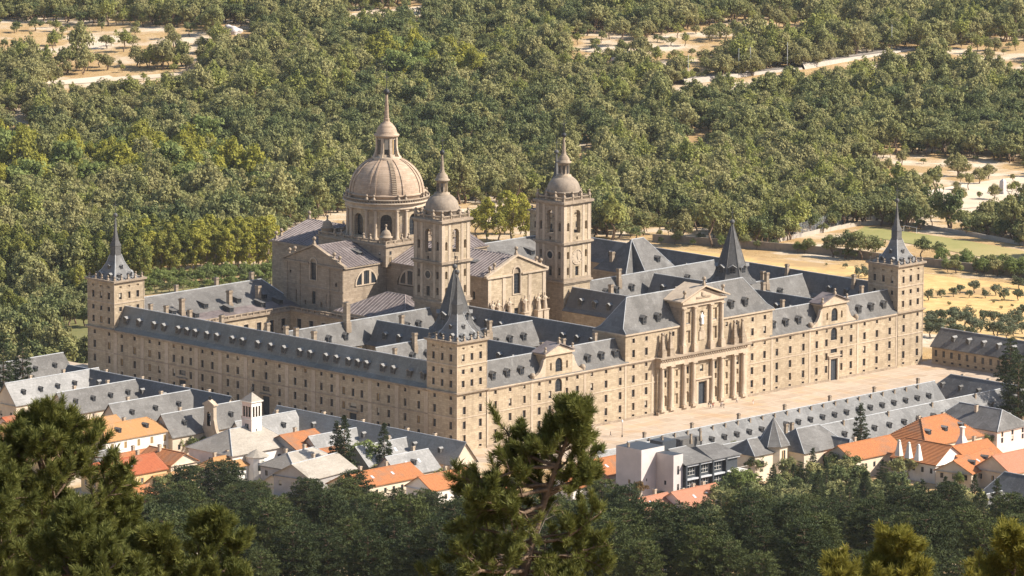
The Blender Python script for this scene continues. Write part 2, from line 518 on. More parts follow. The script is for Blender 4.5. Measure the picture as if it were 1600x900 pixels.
# ------------------------------------------------------------------ roofs
def range_roof(mb, axis, c, a, b, ez=17.5, rz=24.4, hw=4.4, m='slate', flare=True, ov=.45, cap=True, wallm='granite', ends=(True, True), hip=(0, 0), capm='ridge_cap', m2=None):
    """gabled roof along axis ('x' or 'y'), centre line c, from a to b"""
    def P(s, u, z): return (u, c+s, z) if axis == 'x' else (c+s, u, z)
    prof = [(-hw-ov, ez), (-hw*.72, ez+(rz-ez)*.15), (0, rz), (hw*.72, ez+(rz-ez)*.15), (hw+ov, ez)] if flare else [(-hw-ov, ez), (0, rz), (hw+ov, ez)]
    def U(s, z, end):
        k = (z-ez)/(rz-ez)
        return (a + hip[0]*k) if end == 0 else (b - hip[1]*k)
    for (s0, z0), (s1, z1) in zip(prof[:-1], prof[1:]):
        q = [P(s0, U(s0, z0, 0), z0), P(s0, U(s0, z0, 1), z0), P(s1, U(s1, z1, 1), z1), P(s1, U(s1, z1, 0), z1)]
        mb.poly(q if axis == 'x' else q[::-1], m2 if (m2 and s0 < 0 and s1 <= 0) else m)
    for e in (0, 1):
        pts = [P(s, U(s, z, e), z) for s, z in prof]
        if ends[e]:
            mb.poly(pts if e == 0 else pts[::-1], m if hip[e] else wallm)
    mb.poly([P(-hw-ov, a, ez-.01), P(hw+ov, a, ez-.01), P(hw+ov, b, ez-.01), P(-hw-ov, b, ez-.01)], wallm)
    if cap:
        A, B = a+hip[0], b-hip[1]
        if axis == 'x': mb.box(A, B, c-.16, c+.16, rz-.12, rz+.12, capm)
        else: mb.box(c-.16, c+.16, A, B, rz-.12, rz+.12, capm)
        for e in (0, 1):
            if hip[e]:
                for sg in (-1, 1):
                    pr = [(s, z) for s, z in prof if s*sg >= 0]
                    pr = sorted(pr, key=lambda q: q[1])
                    for q0, q1 in zip(pr[:-1], pr[1:]):
                        mb.tube(P(q0[0], U(0, q0[1], e), q0[1]+.02), P(q1[0], U(0, q1[1], e), q1[1]+.02), .12, .12, capm, 5)
def make_dormer(w=1.35, h=1.75, d=2.3, top='slate', roofm='ridge_cap'):
    b = MB()
    b.box(-w/2, w/2, 0, d, 0, h, top)
    b.poly([(-w/2+.16, -.03, .25), (w/2-.16, -.03, .25), (w/2-.16, -.03, h-.18), (-w/2+.16, -.03, h-.18)], 'glass')
    b.box(-.03, .03, -.06, -.032, .25, h-.18, 'bars')
    b.box(-w/2+.16, w/2-.16, -.06, -.032, h*.5, h*.5+.06, 'bars')
    o = .2
    r = h+.42
    for s in (-1, 1):
        q = [(s*(w/2+o), -.28, h-.10), (0, -.28, r), (0, d+.4, r), (s*(w/2+o), d+.4, h-.10)]
        b.poly(q if s < 0 else q[::-1], roofm)
        q2 = [(x, y, z-.09) for x, y, z in q]
        b.poly(q2[::-1] if s < 0 else q2, roofm)
        b.poly([q[0], q2[0], q2[1], q[1]], roofm); b.poly([q[0], q[3], q2[3], q2[0]], roofm)
    b.poly([(-w/2, -.01, h-.05), (w/2, -.01, h-.05), (0, -.01, r-.1)], top)
    return b.mesh('dormer')
def make_shed_dormer():
    b = MB(); w, h = 1.7, 1.5
    b.box(-w/2, w/2, 0, 3.0, 0, h, 'spire_slate')
    b.poly([(-w/2+.2, -.03, .25), (w/2-.2, -.03, .25), (w/2-.2, -.03, h-.15), (-w/2+.2, -.03, h-.15)], 'glass')
    b.box(-.04, .04, -.06, -.032, .25, h-.15, 'bars')
    q = [(-w/2-.15, -.3, h+.02), (w/2+.15, -.3, h+.02), (w/2+.15, 3.6, h+.75), (-w/2-.15, 3.6, h+.75)]
    b.poly(q, 'slate'); b.poly([(x, y, z-.12) for x, y, z in q][::-1], 'slate')
    b.poly([q[0], (q[0][0], q[0][1], q[0][2]-.12), (q[1][0], q[1][1], q[1][2]-.12), q[1]], 'slate')
    for s in (-1, 1): b.poly([(s*w/2, 0, h), (s*w/2, 3.3, h+.62), (s*w/2, 3.3, h)], 'spire_slate')
    return b.mesh('dormer')
DORM = make_dormer(roofm='slate_pale'); DORM2 = make_dormer(1.25, 1.7, 2.2, 'spire_slate', 'slate'); SHED = make_shed_dormer()
def dormer(parent, loc, ang, me=None, s=1.0, name='dormer'):
    o = bpy.data.objects.new(name, me or DORM)
    o.location = loc; o.rotation_euler = (0, 0, ang); o.scale = (s, s, s)
    return put(o, parent)
def make_chimney(w=.5, h=3.4, m='granite_grey'):
    b = MB()
    b.frus(0, 0, w*1.35, -2.2, w*1.3, .35, m)
    b.box(-w, w, -w, w, .35, h-.5, m)
    b.box(-w*1.3, w*1.3, -w*1.3, w*1.3, h-.5, h-.25, m)
    b.box(-w*1.1, w*1.1, -w*1.1, w*1.1, h-.25, h, m)
    b.box(-w*.8, w*.8, -w*.8, w*.8, h, h+.05, 'iron')
    return b.mesh('chimney')
CHIM = make_chimney(); CHIMB = make_chimney(.62, 5.2); CHIMW = make_chimney(.55, 3.4, 'granite_plain')
def chimney(parent, loc, me=None, s=1.0, ang=0.0):
    o = bpy.data.objects.new('chimney', me or CHIM)
    o.location = loc; o.scale = (s, s, s); o.rotation_euler = (0, 0, ang)
    return put(o, parent)
def finial_mesh(h=1.9, r=.42, m='granite_grey'):
    b = MB()
    b.box(-.45, .45, -.45, .45, 0, .55, m); b.frus(0, 0, .38, .55, .16, h-r*1.8, m); b.ball(0, 0, h-r, r, m, 10)
    return b.mesh('ball_finial')
FIN = finial_mesh(); FINB = finial_mesh(2.7, .62)
def finial(parent, loc, me=None, s=1.0):
    o = bpy.data.objects.new('ball_finial', me or FIN); o.location = loc; o.scale = (s, s, s)
    return put(o, parent)
def cross(mb, x, y, z, h, m='iron', t=.07):
    mb.box(x-t, x+t, y-t, y+t, z, z+h, m)
    mb.box(x-h*.2, x-t, y-t*.9, y+t*.9, z+h*.62, z+h*.62+t*2, m)
    mb.box(x+t, x+h*.2, y-t*.9, y+t*.9, z+h*.62, z+h*.62+t*2, m)

# ================================================================== THE MONASTERY
X1, Y1, TW = 207.0, 159.5, 12.1
EZ, RZ = 17.5, 24.4
MON = empty('monastery', (X1/2, Y1/2, 0), 'huge tan granite monastery with slate roofs, dome, bell towers and corner spires', 'monastery')
ROWS = [('attic_window', 15.35, 16.5, 1.05), ('window', 11.05, 13.3, 1.2), ('window', 6.75, 9.0, 1.2), ('window', 2.75, 5.0, 1.2), ('basement_window', .85, 1.55, 1.1)]
def cols_ops(cols, rows=ROWS, skip=lambda u, z: False):
    return [(u, w, zb, zt, 'r', nm) for u in cols for nm, zb, zt, w in rows if not skip(u, zb)]

# ---- west facade
halfc = [15.8, 21.9, 27.8, 34.1, 38.6, 45.7, 50.2, 56.4, 62.5, 68.6, 74.3, 79.9]
wc = halfc + [X1-c for c in halfc]
b = MB(); wl = []
nar = lambda u, z: abs(u-42.2) < 4 and (z < 2) or abs(u-164.8) < 4 and z < 2
ops = cols_ops(wc, skip=nar)
for gx in (42.2, 164.8):
    ops += [(gx, 2.9, 12.6, 16.6, 'a', 'arched_window'), (gx, 3.0, 8.6, 9.9, 'r', 'window'), (gx, 3.2, .02, 6.6, 'r', 'door', 'door')]
ops2 = [o for o in ops if not (84.0 < o[0] < 123.0)]
facade(b, (TW, 0), (1, 0), X1-2*TW, 0, EZ, [(o[0]-TW, *o[1:]) for o in ops2], parent_list=wl)
west = b.build('facade', MON, label='sunlit west facade with rows of windows and the main portal')
hang(wl, west)
b = MB()
trims(b, (0, 0), (1, 0), X1, ops2, 'granite_plain', w=.14, proud=.05)
b.build('window_surround', west, kind='stuff')
b = MB()
b.box(TW-.3, X1-TW+.3, -.14, .05, 9.95, 10.3, 'granite_plain')
b.box(TW, 85, -.22, .05, 0, .75, 'granite_grey'); b.box(122, 163, -.22, .05, 0, .75, 'granite_grey'); b.box(166.7, X1-TW, -.22, .05, 0, .75, 'granite_grey')
b.build('string_course', west)
b = MB()
b.box(TW+.2, X1-TW-.2, -.35, .05, EZ-.75, EZ-.4, 'granite_plain'); b.box(TW+.2, X1-TW-.2, -.62, .05, EZ-.4, EZ-.02, 'granite_plain')
b.build('cornice', west)
for x in (12.4, 31.0, 53.4, 70.9, 82.6, 124.4, 136.1, 153.6, 176, 194.6):
    b = MB(); b.box(x-.45, x+.45, -.10, .05, .75, EZ-.75, 'granite_plain'); b.build('pilaster', west)

# portal door surrounds of the side gates
for gx in (42.2, 164.8):
    b = MB()
    b.box(gx-2.3, gx-1.62, -.3, .02, .05, 7.0, 'granite_plain'); b.box(gx+1.62, gx+2.3, -.3, .02, .05, 7.0, 'granite_plain')
    b.box(gx-2.5, gx+2.5, -.45, .02, 7.0, 7.6, 'granite_plain'); b.box(gx-2.9, gx+2.9, -.75, .02, 7.6, 7.95, 'granite_plain')
    b.build('door_surround', west)

# ---- west range roof (two lengths either side of the taller library block)
for a, e in ((TW, 72.0), (X1-72.0, X1-TW)):
    b = MB(); range_roof(b, 'x', 4.4, a, e, ends=(False, False))
    rf = b.build('slate_roof', MON)
    for x in ((16.6, 22.6, 28.4, 56.6, 62.5, 68.4) if a < 50 else (X1-16.6, X1-22.6, X1-28.4, X1-56.6, X1-62.5, X1-68.4)):
        dormer(rf, (x, 1.4, 19.2), 0, DORM2, 1.25)
    for x in ((41, 63.5, 50.0) if a < 50 else (147, 184,)):
        chimney(rf, (x, 5.6, 23.4), CHIM)
b = MB()
b.box(TW-.2, 71, 8.8, 8.9, 0, EZ, 'granite'); b.box(136, X1-TW, 8.8, 8.9, 0, EZ, 'granite')
b.build('courtyard_wall', MON)

# ---- library block
LX0, LX1, LD, LE, LR = 70.8, 136.2, 12.6, 26.0, 35.6
b = MB(); wl = []
lops = [(x, w, zb, zt, 'r', nm) for x in (74.3, 79.9, 87.2, 91.6, 115.4, 119.8, 127.1, 132.7) for nm, zb, zt, w in (('attic_window', 23.0, 24.4, 1.1), ('window', 18.7, 21.0, 1.2)) if not (86 < x < 121 and zb < 20)]
facade(b, (LX0, 0.0), (1, 0), LX1-LX0, EZ-.05, LE, [(o[0]-LX0, *o[1:]) for o in lops], parent_list=wl)
b.poly([(LX0, 0, EZ-.05), (LX0, 0, LE), (LX0, LD, LE), (LX0, LD, EZ-.05)], 'granite')
b.poly([(LX1, 0, EZ-.05), (LX1, LD, EZ-.05), (LX1, LD, LE), (LX1, 0, LE)], 'granite')
b.poly([(LX0, LD, 0), (LX1, LD, 0), (LX1, LD, LE), (LX0, LD, LE)], 'granite')
lib = b.build('library_block', MON)
hang(wl, lib)
b = MB(); trims(b, (0, 0), (1, 0), X1, lops, 'granite_plain', w=.14, proud=.05); b.build('window_surround', lib, kind='stuff')
b = MB(); band(b, (LX0, LX1, 0, LD), LE-.5, LE-.02, .5, 'granite_plain'); b.build('cornice', lib)
b = MB(); range_roof(b, 'x', LD/2, LX0-.3, LX1+.3, LE, LR, LD/2, hip=(7.2, 7.2), ends=(True, True), ov=.5)
rf = b.build('slate_roof', MON)
for x in (80.9, 87.2, 119.8, 126.1): dormer(rf, (x, 1.6, 27.8), 0, DORM2, 1.25)

# ---- frontispiece: eight half columns below, four above, pediment, obelisks
b = MB(); wl = []
colx = [85.4, 89.5, 95.2, 99.3, 107.7, 111.8, 117.5, 121.6]
dops = [(103.5, 3.6, .05, 7.6, 'r', 'door', 'door'), (103.5, 1.5, 10.9, 13.0, 'r', 'window')]
for xa, xb in ((85.4, 89.5), (95.2, 99.3), (107.7, 111.8), (117.5, 121.6)):
    m_ = (xa+xb)/2
    dops += [(m_, 1.3, 10.9, 13.2, 'r', 'window'), (m_, 1.0, 8.0, 9.6, 'R'), (m_, 1.35, 2.3, 5.6, 'A')]
for xa, xb in ((89.5, 95.2), (111.8, 117.5)):
    m_ = (xa+xb)/2
    dops += [(m_, 1.2, 10.9, 12.9, 'R'), (m_, 1.2, 7.2, 9.2, 'R'), (m_, 1.5, 2.4, 5.6, 'R')]
facade(b, (84.0, -.8), (1, 0), 39.0, 0, 14.6, [(o[0]-84, *o[1:]) for o in dops], parent_list=wl)
b.poly([(84, -.8, 0), (84, -.8, 14.6), (84, .2, 14.6), (84, .2, 0)], 'granite'); b.poly([(123, -.8, 0), (123, .2, 0), (123, .2, 14.6), (123, -.8, 14.6)], 'granite')
b.box(83.6, 123.4, -1.75, -.75, 0, 1.0, 'granite_plain')       # stylobate, cut for the door below
front = b.build('frontispiece', MON, label='classical portal front with two orders of columns and pediment')
hang(wl, front)
def column(parent, x, y, z0, z1, r, m='granite_plain'):
    c = MB()
    c.box(x-r*1.35, x+r*1.35, y-r*1.35, y+r*1.35, z0, z0+r*1.1, m)
    h = z1-z0
    c.lathe(x, y, [(r*1.25, z0+r*1.1), (r*1.25, z0+r*1.35), (r*1.02, z0+r*1.6), (r, z0+h*.35), (r*.86, z1-r*1.1), (r*.86, z1-r*.9), (r*1.15, z1-r*.55)], 14, m)
    c.box(x-r*1.25, x+r*1.25, y-r*1.25, y+r*1.25, z1-r*.55, z1-.01, m)
    c.build('column', parent)
for x in colx: column(front, x, -1.25, 1.0, 14.6, .78)
b = MB()
b.box(83.9, 123.1, -2.05, .1, 14.6, 15.6, 'granite_plain'); b.box(84.0, 123.0, -1.95, .1, 15.6, 16.75, 'granite_plain')
b.box(83.4, 123.6, -2.6, .1, 16.75, 17.05, 'granite_plain'); b.box(83.1, 123.9, -2.95, .1, 17.05, 17.45, 'granite_grey')
for k in range(38):
    x = 84.3+k*1.02
    b.box(x, x+.42, -2.5, -2.051, 16.3, 16.74, 'granite_plain')
b.build('entablature', front)
b = MB()      # door surround
b.box(100.6, 101.65, -1.3, -.76, 0.05, 8.0, 'granite_plain'); b.box(105.35, 106.4, -1.3, -.76, .05, 8.0, 'granite_plain')
b.box(100.6, 106.4, -1.3, -.76, 8.0, 8.7, 'granite_plain'); b.box(100.0, 107.0, -1.75, -.76, 8.7, 9.1, 'granite_plain')
b.build('door_surround', front)
# upper order
b = MB()
UX0, UX1, UF = 94.2, 112.8, -.6
uops = [(103.5, 2.0, 25.2, 29.4, 'A')] + [(x, 1.9, 20.2, 24.0, 'R') for x in (97.6, 109.4)] + [(x, 1.9, 25.6, 29.6, 'R') for x in (97.6, 109.4)]
facade(b, (UX0, UF), (1, 0), UX1-UX0, 17.45, 31.2, [(o[0]-UX0, *o[1:]) for o in uops], depth=.5)
b.poly([(UX0, UF, 17.45), (UX0, UF, 31.2), (UX0, 4.5, 31.2), (UX0, 4.5, 17.45)], 'granite_grey')
b.poly([(UX1, UF, 17.45), (UX1, 4.5, 17.45), (UX1, 4.5, 31.2), (UX1, UF, 31.2)], 'granite')
up = b.build('upper_frontispiece', MON)
for x in (95.0, 99.9, 107.1, 112.0): column(up, x, -1.0, 19.2, 31.2, .62)
b = MB()
for x in (95.0, 99.9, 107.1, 112.0):
    g = MB(); g.box(x-.95, x+.95, -1.95, -.59, 17.46, 19.2, 'granite_plain'); g.build('column_base', up)
b.box(UX0, UX1, -1.2, 4.6, 31.2, 32.3, 'granite_plain'); b.box(UX0-.5, UX1+.5, -1.9, 4.6, 32.3, 32.9, 'granite_plain')
b.build('entablature', up)
b = MB()
px0, px1, pm = UX0-1.6, UX1+1.6, 103.5
b.extrude([(px0+1.4, -1.3, 32.9), (px1-1.4, -1.3, 32.9), (pm, -1.3, 36.4)], (0, 0, 0), (0, 5.8, 0), 'granite_plain')
for s in (-1, 1):
    e = px0 if s < 0 else px1
    q = [(e, 0, 33.0), (pm, 0, 36.9), (pm, 0, 37.35), (e, 0, 33.45)]
    if s > 0: q = q[::-1]
    b.extrude(q, (0, -2.3, 0), (0, 6.5, 0), 'granite_plain')
b.box(100.4, 106.6, -1.5, -1.3, 33.4, 33.9, 'granite_grey')
b.lathe(103.5, -1.45, [(.95, 33.9), (.95, 35.2), (.02, 35.3)], 12, 'granite_grey', sy=.3)
b.build('pediment', up)
for x, z in ((103.5, 37.2), (95.0, 33.9), (112.0, 33.9)): finial(up, (x, -1.4, z), FINB, 1.0)
# coat of arms and saint
b = MB()
b.box(102.3, 104.7, UF-.28, UF+.02, 20.6, 23.2, 'granite_plain'); b.lathe(103.5, UF-.1, [(.9, 23.2), (1.1, 23.5), (.6, 24.2), (.9, 24.4), (.05, 24.6)], 10, 'granite_plain', sy=.35)
b.build('coat_of_arms', up)
def volute(x, s):
    b = MB()
    pts = [(0, 17.45), (5.6, 17.45), (5.6, 18.3), (3.6, 18.9), (2.0, 20.3), (1.0, 22.3), (.5, 24.4), (0, 25.2)]
    q = [(x+s*px, 0, pz) for px, pz in pts]
    if s < 0: q = q[::-1]
    b.extrude(q, (0, .05, 0), (0, 1.0, 0), 'granite_grey')
    b.build('volute', up)
volute(UX1+.02, 1); volute(UX0-.02, -1)
for x in (85.8, 89.3, 117.8, 121.4):
    c = MB()
    c.box(x-1.0, x+1.0, -2.0, -.0, 17.45, 19.3, 'granite_grey'); c.frus(x, -1.0, .8, 19.3, .9, 19.7, 'granite_grey')
    c.frus(x, -1.0, .72, 19.7, .26, 24.0, 'granite_grey'); c.ball(x, -1.0, 24.4, .5, 'granite_grey')
    c.build('obelisk', front)

# ---- gabled dormer pavilions on the west front
for gx in (42.2, 164.8):
    b = MB(); wl = []
    facade(b, (gx-5.6, -.12), (1, 0), 11.2, EZ-.02, 23.9, [(5.6, 2.9, 18.6, 22.7, 'a', 'arched_window'), (2.2, .8, 19.3, 21.6, 'A'), (9.0, .8, 19.3, 21.6, 'A')], parent_list=wl)
    for s in (-1, 1):
        q = [(gx+s*5.6, -.12, EZ-.02), (gx+s*5.6, -.12, 23.9), (gx+s*5.6, 4.6, 23.9), (gx+s*5.6, 4.6, EZ-.02)]
        b.poly(q if s < 0 else q[::-1], 'granite')
        pts = [(5.6, 17.5), (11.2, 17.5), (11.2, 18.0), (9.6, 18.3), (8.0, 19.3), (7.0, 20.8), (6.4, 22.6), (5.6, 23.2)]
        q = [(gx+s*px, 0, pz) for px, pz in pts]
        if s < 0: q = q[::-1]
        b.extrude(q, (0, -.12, 0), (0, .9, 0), 'granite_plain')
        b.lathe(gx+s*10.6, .35, [(.75, 18.0), (.95, 18.6), (.6, 19.3), (.05, 19.5)], 10, 'granite_grey')
    pav = b.build('gable_pavilion', MON)
    hang(wl, pav)
    b = MB()
    b.box(gx-6.2, gx+6.2, -.7, 4.7, 23.9, 24.4, 'granite_plain')
    b.extrude([(gx-5.8, 0, 24.4), (gx+5.8, 0, 24.4), (gx, 0, 26.6)], (0, -.25, 0), (0, 4.4, 0), 'granite_plain')
    for s in (-1, 1):
        q = [(gx+s*6.6, 0, 24.42), (gx, 0, 26.9), (gx, 0, 27.2), (gx+s*6.6, 0, 24.72)]
        if s > 0: q = q[::-1]
        b.extrude(q, (0, -.75, 0), (0, 4.9, 0), 'lead')
    b.build('pediment', pav)
    for x, z in ((gx, 27.0), (gx-5.7, 24.7), (gx+5.7, 24.7)): finial(pav, (x, -.1, z), FIN, 1.0)

# ---- north facade (in shade)
ncols = [144.1, 138.3, 131.5, 127.1, 120.6, 113.1, 107.9, 103.5, 96.7, 92.3, 85.6, 74.2, 67.5, 63.0, 56.3, 51.9, 46.8, 39.2, 32.4, 28.0, 21.2, 15.6]
mid = [116.8, 80.0, 42.9]
ops = cols_ops([Y1-c for c in ncols])
for c in mid:
    u = Y1-c
    ops += [(u, 1.05, 15.35, 16.5, 'r', 'attic_window'), (u, 1.2, 11.05, 13.3, 'r'), (u, 3.0, 7.5, 9.0, 'r', 'window'), (u, 3.0, .3, 6.0, 'r', 'door', 'door')]
b = MB(); wl = []
facade(b, (0, Y1-TW), (0, -1), Y1-2*TW, 0, EZ, [(o[0]-TW, *o[1:]) for o in ops], parent_list=wl)
north = b.build('facade', MON, label='long shaded north facade with flat pilaster strips')
hang(wl, north)
b = MB(); trims(b, (0, Y1), (0, -1), Y1, ops, 'granite_plain', w=.14, proud=.05); b.build('window_surround', north, kind='stuff')
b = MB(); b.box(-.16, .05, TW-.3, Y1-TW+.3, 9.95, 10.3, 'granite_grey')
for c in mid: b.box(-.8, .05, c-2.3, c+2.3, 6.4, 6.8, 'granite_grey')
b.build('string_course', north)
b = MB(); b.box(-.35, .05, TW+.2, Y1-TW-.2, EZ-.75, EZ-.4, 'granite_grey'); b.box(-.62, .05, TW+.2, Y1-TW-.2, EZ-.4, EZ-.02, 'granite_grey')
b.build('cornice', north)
for c in (147.0, 134.8, 123.8, 110.5, 100.0, 88.8, 71.0, 59.6, 49.3, 35.8, 24.6, 12.5):
    b = MB(); b.box(-.12, .05, c-.8, c+.8, .1, EZ-.75, 'granite_plain'); b.build('pilaster', north)
b = MB(); range_roof(b, 'y', 4.4, TW, Y1-TW, ends=(False, False), m='slate_lichen')
# flared foot of the roof against the far tower
rf = b.build('slate_roof', MON, label='long grey slate roof with a row of small dormers')
for c in sorted(ncols+mid): dormer(rf, (1.35, c, 19.45), -math.pi/2, None, 1.15)
for c, s in ((138.0, 1), (131.0, 1.1), (120.4, 1.1), (106.2, 1.15), (86.2, 1.2), (78.2, 1.2), (73.8, 1.2), (66.1, 1.2), (32, 1.0)):
    chimney(rf, (6.4, c, 22.6), CHIM, s)
b = MB(); b.box(8.8, 8.9, 8, Y1-8, 0, EZ, 'granite'); b.build('courtyard_wall', MON)

# ---- corner towers
def corner_tower(x0, y0):
    """square tower; its west and north faces carry the openings"""
    x1, y1 = x0+TW, y0+TW
    b = MB(); wl = []
    def tower_ops(flip):
        o = []
        for u in (2.5, 6.05, 9.6):
            o += [(u, 1.15, 19.0, 21.0, 'r'), (u, 1.15, 22.9, 24.3, 'r'), (u, 1.15, 26.6, 28.7, 'r'), (u, 1.1, 30.1, 30.7, 'R')]
        for u in (3.0, 9.6):
            o += [(u, w, zb, zt, 'r', nm) for nm, zb, zt, w in ROWS]
        return o
    ow, on = tower_ops(0), tower_ops(1)
    facade(b, (x0, y0), (1, 0), TW, 0, 32.0, ow, parent_list=wl, depth=.4)
    facade(b, (x0, y1), (0, -1), TW, 0, 32.0, on, parent_list=wl, depth=.4)
    b.poly([(x1, y0, 0), (x1, y1, 0), (x1, y1, 32), (x1, y0, 32)], 'granite')
    b.poly([(x1, y1, 0), (x0, y1, 0), (x0, y1, 32), (x1, y1, 32)], 'granite')
    t = b.build('corner_tower', MON)
    hang(wl, t)
    b = MB()
    trims(b, (x0, y0), (1, 0), TW, [o for o in ow if o[4] == 'r'], 'granite_plain', w=.13, proud=.05)
    trims(b, (x0, y1), (0, -1), TW, [o for o in on if o[4] == 'r'], 'granite_plain', w=.13, proud=.05)
    b.build('window_surround', t, kind='stuff')
    b = MB()
    L = (x0, x1, y0, y1)
    band(b, L, 9.95, 10.3, .14, 'granite_plain')
    band(b, L, 17.0, 17.25, .4, 'granite_plain'); band(b, L, 17.25, 17.65, .72, 'granite_grey')
    band(b, L, 25.3, 25.65, .18, 'granite_plain')
    band(b, L, 31.7, 31.95, .3, 'granite_plain'); band(b, L, 31.95, 32.5, .75, 'granite_grey')
    for (xx, yy) in ((x0, y0), (x1, y0), (x0, y1), (x1, y1)):
        b.box(xx-.10, xx+.10, yy-.10, yy+.10, .1, 31.7, 'granite_plain')
    b.build('cornice', t)
    cx, cy = (x0+x1)/2, (y0+y1)/2
    b = MB()
    b.poly([(x0, y0, 32.3), (x1, y0, 32.3), (x1, y1, 32.3), (x0, y1, 32.3)], 'slate')
    prof = [(5.2, 32.3), (3.9, 33.5), (2.85, 35.2), (1.85, 37.3), (1.2, 39.6)]
    for (h0, z0), (h1, z1) in zip(prof[:-1], prof[1:]): b.frus(cx, cy, h0, z0, h1, z1, 'slate_mid', top=False)
    for sx in (-1, 1):
        for sy in (-1, 1):
            for (h0, z0), (h1, z1) in zip(prof[:-1], prof[1:]):
                b.tube((cx+sx*h0, cy+sy*h0, z0), (cx+sx*h1, cy+sy*h1, z1), .13, .13, 'ridge_cap', 5)
    b.box(cx-1.15, cx+1.15, cy-1.15, cy+1.15, 39.6, 42.2, 'spire_slate')
    b.box(cx-1.3, cx+1.3, cy-1.3, cy+1.3, 39.3, 39.65, 'spire_slate')
    for (h0, z0), (h1, z1) in zip([(1.3, 42.2), (.75, 43.8), (.42, 46.2)], [(.75, 43.8), (.42, 46.2), (.12, 51.0)]):
        b.frus(cx, cy, h0, z0, h1, z1, 'spire_slate')
    b.ball(cx, cy, 51.6, .72, 'spire_slate', 12)
    cross(b, cx, cy, 52.2, 4.0)
    sp = b.build('spire', t)
    # little hipped dormers at the foot of the spire and ball finials on the parapet
    for k in range(4):
        a = k*math.pi/2
        dx, dy = math.sin(a), -math.cos(a)
        for q in (-2.1, 2.1):
            dormer(t, (cx+dx*4.5+math.cos(a)*q, cy+dy*4.5+math.sin(a)*q, 32.4), a, None, .95)
        dormer(t, (cx+dx*2.9, cy+dy*2.9, 35.2), a, None, .7)
    for q in (-5.6, -2.8, 0, 2.8, 5.6):
        for px, py in ((cx+q, y0+.35), (x0+.35, cy+q), (cx+q, y1-.35), (x1-.35, cy+q)):
            if (abs(q) == 5.6) and (px, py) not in ((cx+q, y0+.35), (cx+q, y1-.35)): continue
            finial(t, (px, py, 32.45), FIN, .78)
    b = MB()
    for q0, q1 in (((x0+.3, y0+.3), (x1-.3, y0+.3)), ((x0+.3, y1-.3), (x0+.3, y0+.3)), ((x1-.3, y0+.3), (x1-.3, y1-.3)), ((x0+.3, y1-.3), (x1-.3, y1-.3))):
        b.tube((*q0, 33.3), (*q1, 33.3), .05, .05, 'iron', 4)
    b.build('railing', t)
    return t
corner_tower(0, 0); corner_tower(X1-TW, 0); corner_tower(0, Y1-TW); corner_tower(X1-TW, Y1-TW)

# ---- inner ranges round the courtyards
def inner(axis, c, a, e, ez=EZ, rz=RZ, hw=4.4, dorm=(), side=-1, m='slate', dm=None, **kw):
    b = MB()
    if axis == 'x': b.box(a, e, c-hw, c+hw, 0, ez-.02, 'granite')
    else: b.box(c-hw, c+hw, a, e, 0, ez-.02, 'granite')
    wall = b.build('courtyard_range', MON)
    b = MB(); range_roof(b, axis, c, a-.05, e+.05, ez-.0, rz, hw, m=m, m2='slate_new' if axis == 'y' else None, **kw)
    rf = b.build('slate_roof', wall)
    for d in dorm:
        s = side*(hw*.62)
        if axis == 'x': dormer(rf, (d, c+s*1.05, ez+1.75), 0 if side < 0 else math.pi, dm or DORM, 1.2)
        else: dormer(rf, (c+s, d, ez+1.9), -math.pi/2 if side < 0 else math.pi/2, dm or DORM, 1.15)
    return wall, rf
for sgn in (1, -1):
    fx = lambda x: x if sgn == 1 else X1-x
    def ix(axis, c, a, e, **kw):
        if axis == 'x':
            a, e = sorted((fx(a), fx(e))); return inner('x', c, a, e, **kw)
        return inner('y', fx(c), a, e, **kw)
    q = [fx(x) for x in (22, 28, 50, 57, 63, 69)]
    ix('x', 42.6, 8.9, 75.0, dorm=q, dm=DORM2)
    ix('y', 42.0, 8.95, 37.0, dorm=(16, 22, 28), side=-1)
    ix('y', 42.0, 48.5, 75.8, dorm=(52, 58, 64, 70), side=-1)
    ix('x', 80.4, 8.9, 69.0, dorm=[fx(x) for x in (24, 31, 50, 57, 62)], dm=DORM2)
    wall, rf = ix('y', 79.5, 12.7, 75.9, dorm=(20, 26, 32, 52, 58, 64, 70), side=-1)
chimney(MON, (33, 79.6, 24.0), CHIMB, 1.25)
for x, y in ((24, 41.5), (55, 41), (47, 43.8), (160, 41.5), (180, 41.5), (152, 79), (128.2, 60), (181, 44), (42.8, 30), (42.8, 66), (165.5, 30)):
    chimney(MON, (x, y, 23.2), CHIM, 1.15)
# court of the kings: the range on its far side shows its attic windows
b = MB(); wl = []
facade(b, (123.08, 76.0), (0, -1), 63.2, 0, 17.46, [(u, .95, 13.9, 15.4, 'r', 'attic_window') for u in np.arange(3.2, 62, 3.55)] + [(u, 1.4, 8.0, 11.0, 'r', 'window') for u in np.arange(3.2, 62, 7.1)], parent_list=wl)
kc = b.build('courtyard_wall', MON); hang(wl, kc)
b = MB(); b.poly([(84, 12, .06), (123, 12, .06), (123, 76, .06), (84, 76, .06)], 'granite_plain'); b.build('courtyard_paving', MON)

